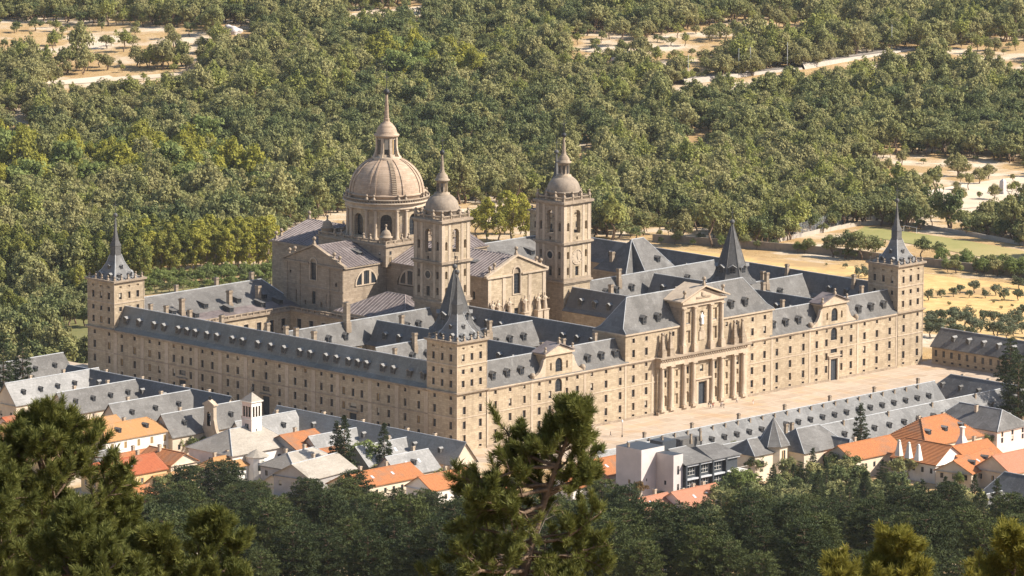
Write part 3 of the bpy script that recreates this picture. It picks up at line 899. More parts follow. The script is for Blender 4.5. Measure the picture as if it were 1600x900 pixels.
# ---- slate lantern towers where the courtyard ranges cross
for cx in (42.0, X1-42.0):
    cy = 42.8
    b = MB()
    b.lathe(cx, cy, [(6.3, 0), (6.3, 25.6)], 8, 'granite', math.pi/8, smooth=False)
    b.lathe(cx, cy, [(6.3, 25.0), (6.9, 25.2), (6.9, 25.7)], 8, 'granite_plain', math.pi/8, smooth=False)
    t = b.build('lantern_tower', MON)
    b = MB()
    prof = [(8.3, 25.7), (7.0, 26.5), (5.9, 27.9), (5.25, 29.6), (.3, 44.0)]
    b.lathe(cx, cy, prof, 8, 'spire_slate', math.pi/8, smooth=False)
    for k in range(8):
        a = math.pi/8+k*math.pi/4
        for (r0, z0), (r1, z1) in zip(prof[:-1], prof[1:]):
            b.tube((cx+r0*math.cos(a), cy+r0*math.sin(a), z0), (cx+r1*math.cos(a), cy+r1*math.sin(a), z1), .11, .08, 'slate', 5)
    b.ball(cx, cy, 44.7, .78, 'spire_slate', 12); cross(b, cx, cy, 45.3, 3.6)
    sp = b.build('spire', t)
    for k in range(8):
        a = k*math.pi/4
        dormer(sp, (cx+4.95*math.sin(a), cy-4.95*math.cos(a), 28.3), a, None, 1.6)

# ---- south and east outer ranges
b = MB(); b.box(X1-8.8, X1-.01, TW, Y1-TW, 0, EZ-.02, 'granite'); sw = b.build('courtyard_range', MON)
b = MB(); range_roof(b, 'y', X1-4.4, TW, Y1-TW, ends=(False, False), m2='slate_new'); rf = b.build('slate_roof', sw)
for y in (20, 26, 33, 47, 53, 60, 68, 86, 94, 102, 110, 118, 128): dormer(rf, (X1-4.4-2.75, y, 19.4), -math.pi/2)
for y in (24, 52, 76): chimney(rf, (X1-5.4, y, 22.6), CHIM, 1.0)
b = MB(); b.box(TW, X1-TW, 150.6, Y1-.01, 0, EZ-.02, 'granite'); ew = b.build('courtyard_range', MON)
RFS = []
for a, e in ((TW, 73.0), (134.0, X1-TW)):
    b = MB()
    h0, h1 = (0, 4.5) if a < 50 else (4.5, 0)
    b.poly([(a, 146.2, 18.7), (e, 146.2, 18.7), (e-h1, 155, RZ), (a+h0, 155, RZ)], 'slate')
    b.poly([(a, 160, 17.5), (a+h0, 155, RZ), (e-h1, 155, RZ), (e, 160, 17.5)], 'slate')
    b.poly([(e if a < 50 else a, 146.2, 18.7), (e if a < 50 else a, 160, 17.5), ((e-h1) if a < 50 else (a+h0), 155, RZ)][::1 if a < 50 else -1], 'slate')
    b.poly([(a, 140.0, 17.2), (e, 140.0, 17.2), (e, 146.25, 18.72), (a, 146.25, 18.72)], 'lead')
    b.box(a+h0, e-h1, 154.84, 155.16, RZ-.12, RZ+.12, 'ridge_cap')
    b.tube((e if a < 50 else a, 146.2, 18.7), ((e-h1) if a < 50 else (a+h0), 155, RZ), .14, .14, 'lead_flash', 5)
    RFS.append(b.build('slate_roof', ew))
rf = RFS[0]
for x, y, z in ((24, 146.6, 19.2), (38, 147.2, 19.6), (52, 147.2, 19.6), (63, 147.2, 19.6), (45, 143.2, 18.0), (58.5, 143.2, 18.0), (30.5, 143.2, 18.0), (66, 143.2, 18.0)): dormer(rf, (x, y, z), 0, SHED)
for x in (150, 160, 172, 184): dormer(RFS[1], (x, 147.5, 19.8), 0, SHED)
for x, y, s in ((27.5, 147.0, 1.3), (47.5, 147.0, 1.35), (60.0, 147.2, 1.35), (19, 155.6, .95), (50, 155.6, 1.1), (65, 155.6, 1.1), (33, 155.6, 1.0)): chimney(rf, (x, y, 19.6 if y < 150 else 23.2), CHIM, s)
# palace gallery: west-facing arcade wall and the wing below the transept
b = MB(); wl = []
gops = [(u, 1.9, 10.3, 14.2, 'r', 'window') for u in (4, 9.5, 15, 20.5, 26, 31.5, 37, 42.5, 48, 53.0)]
facade(b, (11.0, 140.0), (1, 0), 56.0, 0, 16.6, gops, parent_list=wl, m='granite')
b.poly([(11, 140, 16.6), (67, 140, 16.6), (67, 146, 16.61), (11, 146, 16.61)], 'granite_dark')
gops2 = [(u, 1.9, 10.3, 14.2, 'r', 'window') for u in (4, 9.5, 15, 20.5, 26, 31.5, 37, 42, 47, 51.0)]
facade(b, (67.0, 140.0), (0, -1), 54.0, 0, 16.6, gops2, parent_list=wl, m='granite')
gal = b.build('palace_gallery', MON); hang(wl, gal)
b = MB(); trims(b, (11, 140), (1, 0), 56, gops, 'granite_plain', .25, .1); trims(b, (67, 140), (0, -1), 54, gops2, 'granite_plain', .25, .1); b.build('window_surround', gal, kind='stuff')
b = MB()
def balustrade(mb, p, q, z, m='granite_grey', step=2.6, h=1.15):
    p = np.array(p, float); q = np.array(q, float); L = np.linalg.norm(q-p); d = (q-p)/L; ang = math.atan2(d[1], d[0])
    c = (p[0], p[1])
    mb.box(0, L, -.22, .22, z, z+.28, m, ang, c); mb.box(0, L, -.24, .24, z+h-.25, z+h, m, ang, c)
    n = max(1, int(round(L/step)))
    for k in range(n+1):
        u = L*k/n
        mb.box(u-.28, u+.28, -.27, .27, z+.0, z+h+.06, m, ang, c)
    nb = int(L/.55)
    for k in range(nb):
        u = (k+.5)*L/nb
        mb.box(u-.09, u+.09, -.09, .09, z+.28, z+h-.25, m, ang, c)
b.box(10.8, 67.3, 139.3, 140.05, 16.3, 16.75, 'granite_grey'); b.box(66.3, 67.05, 86, 139.3, 16.3, 16.75, 'granite_grey')
balustrade(b, (11, 139.75), (66.8, 139.75), 16.75); balustrade(b, (66.8, 139.75), (66.8, 87), 16.75)
b.build('balustrade', gal)
# mirrored gallery on the south side (cloister)
b = MB(); b.box(140.0, 195, 140.0, 150.6, 0, 16.9, 'granite_grey'); b.build('courtyard_range', MON)

# ---- stair block with notched hipped roof
b = MB()
sx0, sx1, sy0, sy1, nt_ = 166.0, 184.0, 84.5, 102.5, 4.6
out_ = [(sx0, sy1), (sx0, sy0+nt_), (sx0+nt_, sy0+nt_), (sx0+nt_, sy0), (sx1, sy0), (sx1, sy1)]
for k in range(6):
    p, q2 = out_[k], out_[(k+1) % 6]
    b.poly([(*p, 0), (*q2, 0), (*q2, 22.6), (*p, 22.6)], 'granite')
sb = b.build('stair_block', MON)
hang([('window', (sx0-.04, sy0+nt_+6, 18.2), -math.pi/2, 1.2, 2.0, False, 'bars'), ('window', (sx0+nt_+5, sy0-.04, 18.2), 0, 1.2, 2.0, False, 'bars'), ('window', (sx0+nt_/2, sy0+nt_-.04, 18.2), 0, 1.2, 2.2, False, 'bars')], sb)
b = MB()
o_ = .6
eav = [(sx0-o_, sy1+o_), (sx0-o_, sy0+nt_-o_), (sx0+nt_-o_, sy0+nt_-o_), (sx0+nt_-o_, sy0-o_), (sx1+o_, sy0-o_), (sx1+o_, sy1+o_)]
A, B = (173.0, 93.2, 32.4), (178.5, 93.2, 32.4)
ez = 22.6
b.poly([(*eav[0], ez), (*eav[1], ez), A], 'slate'); b.poly([(*eav[1], ez), (*eav[2], ez), A], 'slate'); b.poly([(*eav[2], ez), (*eav[3], ez), A], 'slate')
b.poly([(*eav[3], ez), (*eav[4], ez), B, A], 'slate'); b.poly([(*eav[4], ez), (*eav[5], ez), B], 'slate'); b.poly([(*eav[5], ez), (*eav[0], ez), A, B], 'slate')
for k in (1, 3): b.tube((*eav[k], ez), A, .13, .13, 'ridge_cap', 5)
b.tube(A, B, .15, .15, 'ridge_cap', 5); b.tube((*eav[4], ez), B, .13, .13, 'ridge_cap', 5)
band(b, (sx0, sx1, sy0+nt_, sy1), 22.1, 22.55, .3, 'granite_plain')
rf = b.build('slate_roof', sb)
dormer(rf, (178.5, 86.2, 25.2), 0, DORM2); chimney(rf, (168.0, 97, 24.5), CHIM, 1.2)
# ================================================================== basilica
DX, DY = 103.5, 134.3
def lead_gable(mb, axis, c, a, e, ez, rz, hw, seams, ov=.6):
    range_roof(mb, axis, c, a, e, ez, rz, hw, m='lead', flare=False, ov=ov, ends=(True, True), wallm='granite_grey', capm='lead_seam')
    def P(s, u, z): return (u, c+s, z) if axis == 'x' else (c+s, u, z)
    u = a+.8
    while u < e-.3:
        for s in (-1, 1):
            seams.tube(P(0, u, rz+.05), P(s*(hw+ov), u, ez+.06), .13, .13, 'lead_seam', 4)
        u += 1.3
def pediment_front(mb, p0, du, L, ez, rz, m='granite_grey', proud=.5):
    """raking cornices over a gable front that starts at p0 and runs along du"""
    ang = math.atan2(du[1], du[0]); cs, sn = math.cos(ang), math.sin(ang)
    W = lambda x, y, z: (p0[0]+x*cs-y*sn, p0[1]+x*sn+y*cs, z)
    for s in (0, 1):
        e = -.9 if s == 0 else L+.9
        q = [(e, ez-.15), (L/2, rz+.1), (L/2, rz+.75), (e, ez+.5)]
        A = [W(x, -proud, z) for x, z in q]; B = [W(x, .7, z) for x, z in q]
        for k in range(4): mb.poly([A[k], A[(k+1) % 4], B[(k+1) % 4], B[k]] if s == 0 else [A[(k+1) % 4], A[k], B[k], B[(k+1) % 4]], m)
        mb.poly(A[::-1] if s else A, m); mb.poly(B if s else B[::-1], m)
def gable_wall(mb, p0, du, L, z0, ez, rz, ops, m, wl, hole_top):
    """facade to eaves + tympanum above; a tall arched window may cross the cornice"""
    p0 = np.array(p0, float); du = np.array(du, float)
    facade(mb, p0, du, L, z0, ez, ops, m=m, parent_list=wl, depth=.6)
    n = 20; r = hole_top[1]/2; uc, zt = hole_top[0], hole_top[2]; zc = zt-r
    def W(u, z): return (p0[0]+du[0]*u, p0[1]+du[1]*u, z)
    us = sorted(set([0.0, L, uc] + list(np.linspace(0, L, n)) + list(np.linspace(uc-r, uc+r, 11))))
    line = lambda u: ez+(rz-ez)*(1-abs(u-L/2)/(L/2))
    bot = lambda u: max(ez, (zc+math.sqrt(max(r*r-(u-uc)**2, 0))) if abs(u-uc) <= r else ez)
    for u0, u1 in zip(us[:-1], us[1:]):
        mb.poly([W(u0, bot(u0)), W(u1, bot(u1)), W(u1, line(u1)), W(u0, line(u0))], m)

b = MB(); seams = MB(); wl = []
# transept, north gable
TY0, TL, TX = 121.0, 26.6, 71.6
Yl = TY0+TL
nops = [(13.3, 2.6, 26.2, 31.5, 'R'), (13.3, 1.7, 18.6, 22.6, 'r', 'window'), (6.2, 2.0, 18.4, 22.2, 'R'), (19.9, 2.0, 18.4, 22.2, 'R'), (2.8, .8, 27.2, 28.2, 'r'), (23.4, .8, 25.2, 26.4, 'r'),
        (9.6, 1.0, 18.0, 19.4, 'R'), (16.8, 1.0, 18.0, 19.4, 'R')]
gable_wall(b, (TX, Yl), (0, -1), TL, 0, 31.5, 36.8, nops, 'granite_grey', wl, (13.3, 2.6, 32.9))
b.poly([(TX, TY0, 0), (X1-TX, TY0, 0), (X1-TX, TY0, 31.5), (TX, TY0, 31.5)], 'granite_grey')
b.poly([(X1-TX, Yl, 0), (TX, Yl, 0), (TX, Yl, 31.5), (X1-TX, Yl, 31.5)], 'granite_grey')
b.poly([(X1-TX, TY0, 0), (X1-TX, Yl, 0), (X1-TX, Yl, 31.5), (X1-TX, (TY0+Yl)/2, 36.8), (X1-TX, TY0, 31.5)], 'granite_grey')
tr = b.build('transept', MON, label='gabled north transept of the basilica with a tall arched window')
hang(wl, tr)
hang([('arched_window', (TX+.5, Yl-13.3, 26.25), -math.pi/2, 2.55, 6.6, True, 'bars')], tr)
b = MB()
b.box(TX-.25, TX+.02, TY0-.3, Yl+.3, 30.7, 31.2, 'granite_grey') if False else None
for y0_, y1_ in ((TY0-.5, Yl-13.3-1.8), (Yl-13.3+1.8, Yl+.5)): b.box(TX-.55, TX+.05, y0_, y1_, 31.0, 31.5, 'granite_grey')
b.box(TX-.3, TX+.05, TY0-.4, Yl+.4, 23.6, 24.0, 'granite_grey')
for y in (TY0+.7, TY0+6.6, Yl-6.6, Yl-.7): b.box(TX-.22, TX+.05, y-.7, y+.7, 0, 31.0, 'granite_grey')
pediment_front(b, (TX, Yl), (0, -1), TL, 31.5, 36.8)
trims(b, (TX, Yl), (0, -1), TL, [(13.3, 2.6, 26.2, 32.9, 'a')], 'granite_plain', .5, .2)
b.box(TX-.5, X1-TX+.5, TY0-.5, TY0+.05, 31.0, 31.48, 'granite_grey')
b.build('cornice', tr)
b = MB(); lead_gable(b, 'x', (TY0+Yl)/2, TX+.3, X1-TX-.3, 31.5, 36.9, TL/2, seams); b.build('lead_roof', tr)
for p in ((TX+.3, (TY0+Yl)/2, 37.2), (TX+.4, TY0+2.0, 32.4), (TX+.4, TY0+4.4, 33.2), (TX+.4, Yl-2.0, 32.4), (TX+.4, Yl-4.4, 33.2)):
    finial(tr, p, FINB, 1.0)
# nave, west gable with the kings
NX0, NL, NY = 90.6, 25.8, 76.8
b = MB(); wl = []
kops = [(NL/2, 2.9, 25.0, 31.5, 'R'), (8.4, 2.1, 16.0, 20.6, 'r', 'window'), (12.9, 2.1, 16.0, 20.6, 'r', 'window'), (17.4, 2.1, 16.0, 20.6, 'r', 'window'), (1.4, .7, 20.8, 21.9, 'r'), (24.4, .7, 20.8, 21.9, 'r')]
gable_wall(b, (NX0, NY), (1, 0), NL, 0, 31.5, 36.8, kops, 'granite', wl, (NL/2, 2.9, 33.4))
nops3 = [(8.5, 1.2, 22.5, 25.0, 'r')]
facade(b, (NX0, 121.0), (0, -1), 121.0-NY, 0, 31.5, [(121.0-NY-6.0, 1.2, 24.0, 26.5, 'r', 'window'), (9.0, 9.0, 24.6, 29.1, 'A')], m='granite_grey', parent_list=wl, depth=.7)
b.poly([(NX0+NL, NY, 0), (NX0+NL, 121, 0), (NX0+NL, 121, 31.5), (NX0+NL, NY, 31.5)], 'granite_grey')
nave = b.build('nave', MON, label='gabled west front of the basilica behind the kings')
hang(wl, nave)
hang([('arched_window', (NX0+NL/2, NY+.5, 25.05), 0, 2.85, 8.3, True, 'bars')], nave)
b = MB()
for x0_, x1_ in ((NX0-.6, NX0+NL/2-2.0), (NX0+NL/2+2.0, NX0+NL+.6)): b.box(x0_, x1_, NY-.6, NY+.05, 31.0, 31.5, 'granite_plain')
for x in (NX0+.8, NX0+7.2, NX0+NL-7.2, NX0+NL-.8): b.box(x-.7, x+.7, NY-.2, NY+.05, 0, 31.0, 'granite_plain')
pediment_front(b, (NX0, NY), (1, 0), NL, 31.5, 36.8, 'granite_plain')
trims(b, (NX0, NY), (1, 0), NL, [(NL/2, 2.9, 25.0, 33.4, 'a')], 'granite_plain', .55, .2)
b.box(NX0-.5, NX0+.05, NY-.5, 121, 31.0, 31.48, 'granite_grey')
b.build('cornice', nave)
b = MB(); lead_gable(b, 'y', NX0+NL/2, NY+.3, 119.5, 31.5, 36.9, NL/2, seams); b.build('lead_roof', nave)
for p in ((NX0+NL/2, NY+.3, 37.2), (NX0+1.6, NY+.6, 32.2), (NX0+3.6, NY+.6, 33.1), (NX0+NL-1.6, NY+.6, 32.2), (NX0+NL-3.6, NY+.6, 33.1)): finial(nave, p, FINB, 1.0)
dormer(nave, (NX0+6, NY+12, 33.0), -math.pi/2, SHED); dormer(tr, (84, TY0+5, 33.0), 0, SHED)
# thermal (half-moon) windows in the recess between transept and nave
def thermal(parent, c, ang, r=4.3):
    g = MB()
    arc = [(r*math.cos(t), r*math.sin(t)) for t in np.linspace(0, math.pi, 17)]
    g.poly([(x, -.02, z) for x, z in arc][::-1], 'glass')
    for t0, t1 in zip(np.linspace(0, math.pi, 15)[:-1], np.linspace(0, math.pi, 15)[1:]):
        q = [(k*math.cos(t), k*math.sin(t)) for k, t in ((r, t0), (r+.55, t0), (r+.55, t1), (r, t1))]
        g.poly([(x, -.2, z) for x, z in q], 'granite_plain')
        g.poly([(q[1][0], -.2, q[1][1]), (q[1][0], .05, q[1][1]), (q[2][0], .05, q[2][1]), (q[2][0], -.2, q[2][1])], 'granite_plain')
    for x in (-1.6, 1.6): g.box(x-.45, x+.45, -.18, -.03, 0, math.sqrt(r*r-x*x), 'granite_plain')
    g.box(-r-.5, r+.5, -.25, .05, -.35, -.01, 'granite_plain')
    for x in (-.5, .5): g.box(x-.05, x+.05, -.08, -.03, 0, r*.98, 'bars')
    o = bpy.data.objects.new('thermal_window', g.mesh('thermal_window')); o.location = c; o.rotation_euler = (0, 0, ang)
    put(o, parent)
thermal(tr, (81.5, TY0-.05, 25.4), 0); thermal(nave, (NX0-.05, 110.5, 25.4), -math.pi/2)
# chancel
b = MB()
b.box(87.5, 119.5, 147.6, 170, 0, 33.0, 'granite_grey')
ch = b.build('chancel', MON)
b = MB(); lead_gable(b, 'y', 103.5, 147.8, 170.2, 33.0, 38.0, 16.0, seams); b.build('lead_roof', ch)
b = MB(); band(b, (87.5, 119.5, 147.7, 170), 32.4, 32.95, .6, 'granite_grey'); b.build('cornice', ch)
for p in ((88.4, 169, 33.2), (90.6, 169, 33.8), (118.4, 169, 33.2), (103.5, 169.5, 38.0), (94, 150, 36)): finial(ch, p, FINB, 1.0)
# aisle roofs in the angle
for x0_, x1_ in ((67.4, 90.4), (116.6, 139.6)):
    b = MB(); b.box(x0_-.2, x1_+.2, 89.0, 120.9, 0, 18.6, 'granite_grey'); aisle = b.build('aisle', MON)
    b = MB()
    y0_, y1_, z_, zt = 89.2, 120.8, 18.62, 24.6
    cx_, cy_ = (x0_+x1_)/2, (y0_+y1_)/2
    A, B2 = (cx_, cy_-4, zt), (cx_, cy_+4, zt)
    c = [(x0_, y0_, z_), (x1_, y0_, z_), (x1_, y1_, z_), (x0_, y1_, z_)]
    b.poly([c[0], c[1], A], 'lead'); b.poly([c[1], c[2], B2, A], 'lead'); b.poly([c[2], c[3], B2], 'lead'); b.poly([c[3], c[0], A, B2], 'lead')
    for e in ((c[0], A), (c[1], A), (c[2], B2), (c[3], B2), (A, B2)): b.tube(e[0], e[1], .16, .16, 'lead_seam', 5)
    for k in range(1, 22):
        f = k/22
        yy = y0_+(y1_-y0_)*f
        lim = 1.0
        if yy < cy_-4: lim = (yy-y0_)/(cy_-4-y0_)
        if yy > cy_+4: lim = (y1_-yy)/(y1_-cy_-4)
        seams.tube((x0_, yy, z_+.05), (x0_+(cx_-x0_)*lim, yy, z_+(zt-z_)*lim+.05), .12, .12, 'lead_seam', 4)
    for k in range(1, 16):
        xx = x0_+(x1_-x0_)*k/16
        lim = 1-abs(xx-cx_)/(cx_-x0_)
        seams.tube((xx, y0_, z_+.05), (xx, y0_+(cy_-4-y0_)*lim, z_+(zt-z_)*lim+.05), .12, .12, 'lead_seam', 4)
    b.build('lead_roof', aisle)
seams.build('roof_seams', MON, kind='stuff')

# ---- dome
b = MB()
b.box(DX-15.2, DX+15.2, DY-15.2, DY+15.2, 30, 37.0, 'granite_grey')
sq = b.build('crossing_base', MON)
b = MB(); band(b, (DX-15.2, DX+15.2, DY-15.2, DY+15.2), 36.4, 37.0, .6, 'granite_grey')
for p, q in (((DX-15, DY-15), (DX+15, DY-15)), ((DX-15, DY+15), (DX-15, DY-15)), ((DX+15, DY-15), (DX+15, DY+15)), ((DX-15, DY+15), (DX+15, DY+15))): balustrade(b, p, q, 37.0, step=3.6)
b.build('balustrade', sq)
hang([('window', (DX-15.24, DY-12.5, 31.0), -math.pi/2, .8, 1.6, False, 'bars'), ('window', (DX-15.24, DY-12.5, 33.6), -math.pi/2, .8, 1.0, False, 'bars'), ('window', (DX-13.2, DY-15.24, 31.0), 0, .8, 2.0, False, 'bars'), ('window', (DX-13.2, DY-15.24, 33.8), 0, .8, 1.1, False, 'bars')], sq)
for sx in (-1, 1):
    for sy in (-1, 1):
        c = MB(); cx, cy = DX+sx*13.2, DY+sy*13.2
        c.lathe(cx, cy, [(1.9, 37.0), (1.9, 38.9), (2.15, 39.0), (2.15, 39.3), (1.7, 39.35), (1.6, 40.2), (1.1, 41.1), (.3, 41.6), (.25, 42.4)], 14, 'granite_grey')
        c.ball(cx, cy, 42.8, .45, 'granite_grey'); c.build('corner_cupola', sq)
for q in (-8, -5, 0, 5, 8):
    finial(sq, (DX+q, DY-15, 38.1), FIN, .9); finial(sq, (DX-15, DY+q, 38.1), FIN, .9)

# drum: a ring wall with eight real arched openings
RD = 12.4
b = MB()
n_b = 8
for k in range(n_b):
    a0 = -math.pi/2 + k*math.pi/4          # bay centre directions
    seg = 16
    half = math.pi/8
    ua, zb, zt = 1.95/RD, 38.2, 45.2       # half opening (radians), sill, crown
    angs = sorted(set(list(np.linspace(-half, half, seg+1)) + list(np.linspace(-ua, ua, 13))))
    W = lambda a, z, r=RD: (DX+r*math.cos(a0+a), DY+r*math.sin(a0+a), z)
    for a1, a2 in zip(angs[:-1], angs[1:]):
        mid_ = (a1+a2)/2
        if abs(mid_) < ua:
            f = lambda a: zt-1.95+math.sqrt(max(1.95**2-(a*RD)**2, 0))
            b.poly([W(a1, f(a1)), W(a2, f(a2)), W(a2, 47.0), W(a1, 47.0)], 'granite', True)
            b.poly([W(a1, 36.5), W(a2, 36.5), W(a2, zb), W(a1, zb)], 'granite', True)
            b.poly([W(a1, f(a1)), W(a1, f(a1), RD-1.5), W(a2, f(a2), RD-1.5), W(a2, f(a2))], 'granite_grey')
            b.poly([W(a1, zb), W(a2, zb), W(a2, zb, RD-1.5), W(a1, zb, RD-1.5)], 'granite_grey')
        else:
            b.poly([W(a1, 36.5), W(a2, 36.5), W(a2, 47.0), W(a1, 47.0)], 'granite', True)
    for s in (-1, 1):
        q = [W(s*ua, zb), W(s*ua, zt-1.95), W(s*ua, zt-1.95, RD-1.5), W(s*ua, zb, RD-1.5)]
        b.poly(q if s < 0 else q[::-1], 'granite_grey')
drum = b.build('drum', MON)
for k in range(n_b):
    a0 = -math.pi/2 + k*math.pi/4
    o = bpy.data.objects.new('arched_window', window_mesh(3.85, 6.95, True, 'bars'))
    o.location = (DX+(RD-1.45)*math.cos(a0), DY+(RD-1.45)*math.sin(a0), 38.22); o.rotation_euler = (0, 0, a0+math.pi/2); put(o, drum)
    for s in (-1, 1):
        for off in (.245, .375) if False else (.27,):
            a = a0+s*off
            column(drum, DX+(RD+.25)*math.cos(a), DY+(RD+.25)*math.sin(a), 37.2, 46.6, .55)
    a = a0+math.pi/8
    g = MB()
    W2 = lambda x, z, d: (DX+(RD+d)*math.cos(a)-x*math.sin(a), DY+(RD+d)*math.sin(a)+x*math.cos(a), z)
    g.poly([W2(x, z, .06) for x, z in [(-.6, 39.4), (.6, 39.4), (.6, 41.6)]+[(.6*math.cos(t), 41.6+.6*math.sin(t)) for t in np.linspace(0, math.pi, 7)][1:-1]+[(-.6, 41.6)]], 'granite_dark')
    for t0, t1 in (((-.78, 39.3), (-.62, 41.7)), ((.62, 39.3), (.78, 41.7))):
        g.poly([W2(t0[0], t0[1], .2), W2(t1[0], t0[1], .2), W2(t1[0], t1[1], .2), W2(t0[0], t1[1], .2)], 'granite_plain')
    g.build('niche', drum)
b = MB()
b.lathe(DX, DY, [(RD, 46.6), (RD+.8, 46.7), (RD+.8, 47.3), (RD+.55, 47.35), (RD+.55, 48.1), (RD+1.2, 48.3), (RD+1.5, 48.5), (RD+1.5, 48.85), (RD+.2, 49.0)], 64, 'granite_plain')
for k in range(96):
    a = 2*math.pi*k/96
    b.box(-.1, .1, -.1, .1, 48.95, 49.75, 'granite_grey', a, (DX+(RD+1.15)*math.cos(a), DY+(RD+1.15)*math.sin(a)))
b.lathe(DX, DY, [(RD+1.32, 49.7), (RD+1.32, 50.0), (RD+.95, 50.0), (RD+.95, 49.7)], 64, 'granite_grey')
b.build('cornice', drum)
for k in range(8):
    a0 = -math.pi/2 + k*math.pi/4
    for s in (-.3, .3): finial(drum, (DX+(RD+.75)*math.cos(a0+s), DY+(RD+.75)*math.sin(a0+s), 49.6), FIN, 1.05)
b = MB()
b.lathe(DX, DY, [(12.3, 48.9), (12.3, 50.6), (12.65, 50.7), (12.65, 51.1), (11.9, 51.2)] + [(11.9*math.cos(t), 51.2+11.0*math.sin(t)) for t in np.linspace(.02, 1.19, 14)], 72, 'dome_stone')
dome = b.build('dome', MON, label='great ribbed stone dome')
for k in range(8):
    for s in (-.085, .085) if True else ():
        a = -math.pi/2 + k*math.pi/4 + math.pi/8 + s
        g = MB()
        T = np.linspace(.0, 1.19, 12)
        for t0, t1 in zip(T[:-1], T[1:]):
            q = []
            for t, w_ in ((t0, -1), (t0, 1), (t1, 1), (t1, -1)):
                r = 12.12*math.cos(t)+.04; wd = .30*(.45+.55*math.cos(t))
                q.append((DX+r*math.cos(a)-w_*wd*math.sin(a), DY+r*math.sin(a)+w_*wd*math.cos(a), 51.2+11.2*math.sin(t)))
            g.poly(q, 'dome_stone')
            for i_, j_ in ((0, 3), (1, 2)):
                lo = [(DX+(p[0]-DX)*.985, DY+(p[1]-DY)*.985, p[2]-.1) for p in (q[i_], q[j_])]
                g.poly([q[i_], q[j_], lo[1], lo[0]], 'dome_stone')
        g.build('rib', dome)
# stair up the dome
g = MB()
a = -math.pi/2 - math.pi/8 - .27 + .1
for k in range(22):
    t = .04+k*.052
    r = 12.05*math.cos(t); z = 51.2+11.15*math.sin(t)
    g.box(-.28, .28, -.75, .75, z-.12, z+.1, 'granite_dark' if False else 'granite_plain', a, (DX+r*math.cos(a), DY+r*math.sin(a)))
g.build('dome_stair', dome)
b = MB()
b.lathe(DX, DY, [(4.7, 61.2), (4.7, 61.9), (4.5, 62.1), (3.2, 62.15), (3.2, 68.2)], 32, 'granite_plain')
b.lathe(DX, DY, [(3.2, 68.1), (3.85, 68.4), (4.05, 68.7), (4.05, 69.0), (3.5, 69.2), (3.35, 69.6), (2.9, 71.0), (1.9, 72.3), (1.1, 72.9), (1.0, 73.3)], 32, 'dome_stone')
lan = b.build('dome_lantern', MON)
for k in range(8):
    a0 = -math.pi/2 + k*math.pi/4
    o = bpy.data.objects.new('window', window_mesh(1.35, 4.7, False, 'bars'))
    o.location = (DX+3.24*math.cos(a0), DY+3.24*math.sin(a0), 62.9); o.rotation_euler = (0, 0, a0+math.pi/2); put(o, lan)
    a = a0+math.pi/8
    g = MB()
    pr = [(5.0-.5, 62.1), (3.0, 62.1), (3.0, 68.1), (3.55, 68.1), (3.6, 65.2), (3.95, 63.2)]
    A = [(r, z) for r, z in pr]
    L_ = [(DX+r*math.cos(a)+.42*math.sin(a), DY+r*math.sin(a)-.42*math.cos(a), z) for r, z in A]
    R_ = [(DX+r*math.cos(a)-.42*math.sin(a), DY+r*math.sin(a)+.42*math.cos(a), z) for r, z in A]
    for i in range(6): g.poly([L_[i], L_[(i+1) % 6], R_[(i+1) % 6], R_[i]], 'granite_plain')
    g.poly(L_[::-1], 'granite_plain'); g.poly(R_, 'granite_plain')
    g.build('buttress', lan)
b = MB()
b.lathe(DX, DY, [(1.05, 73.2), (1.05, 73.9), (.85, 74.2), (.42, 81.6)], 8, 'dome_stone', math.pi/8, smooth=False)
b.ball(DX, DY, 82.5, .95, 'iron', 14); cross(b, DX, DY, 83.3, 6.0, t=.08)
b.build('spire', lan)

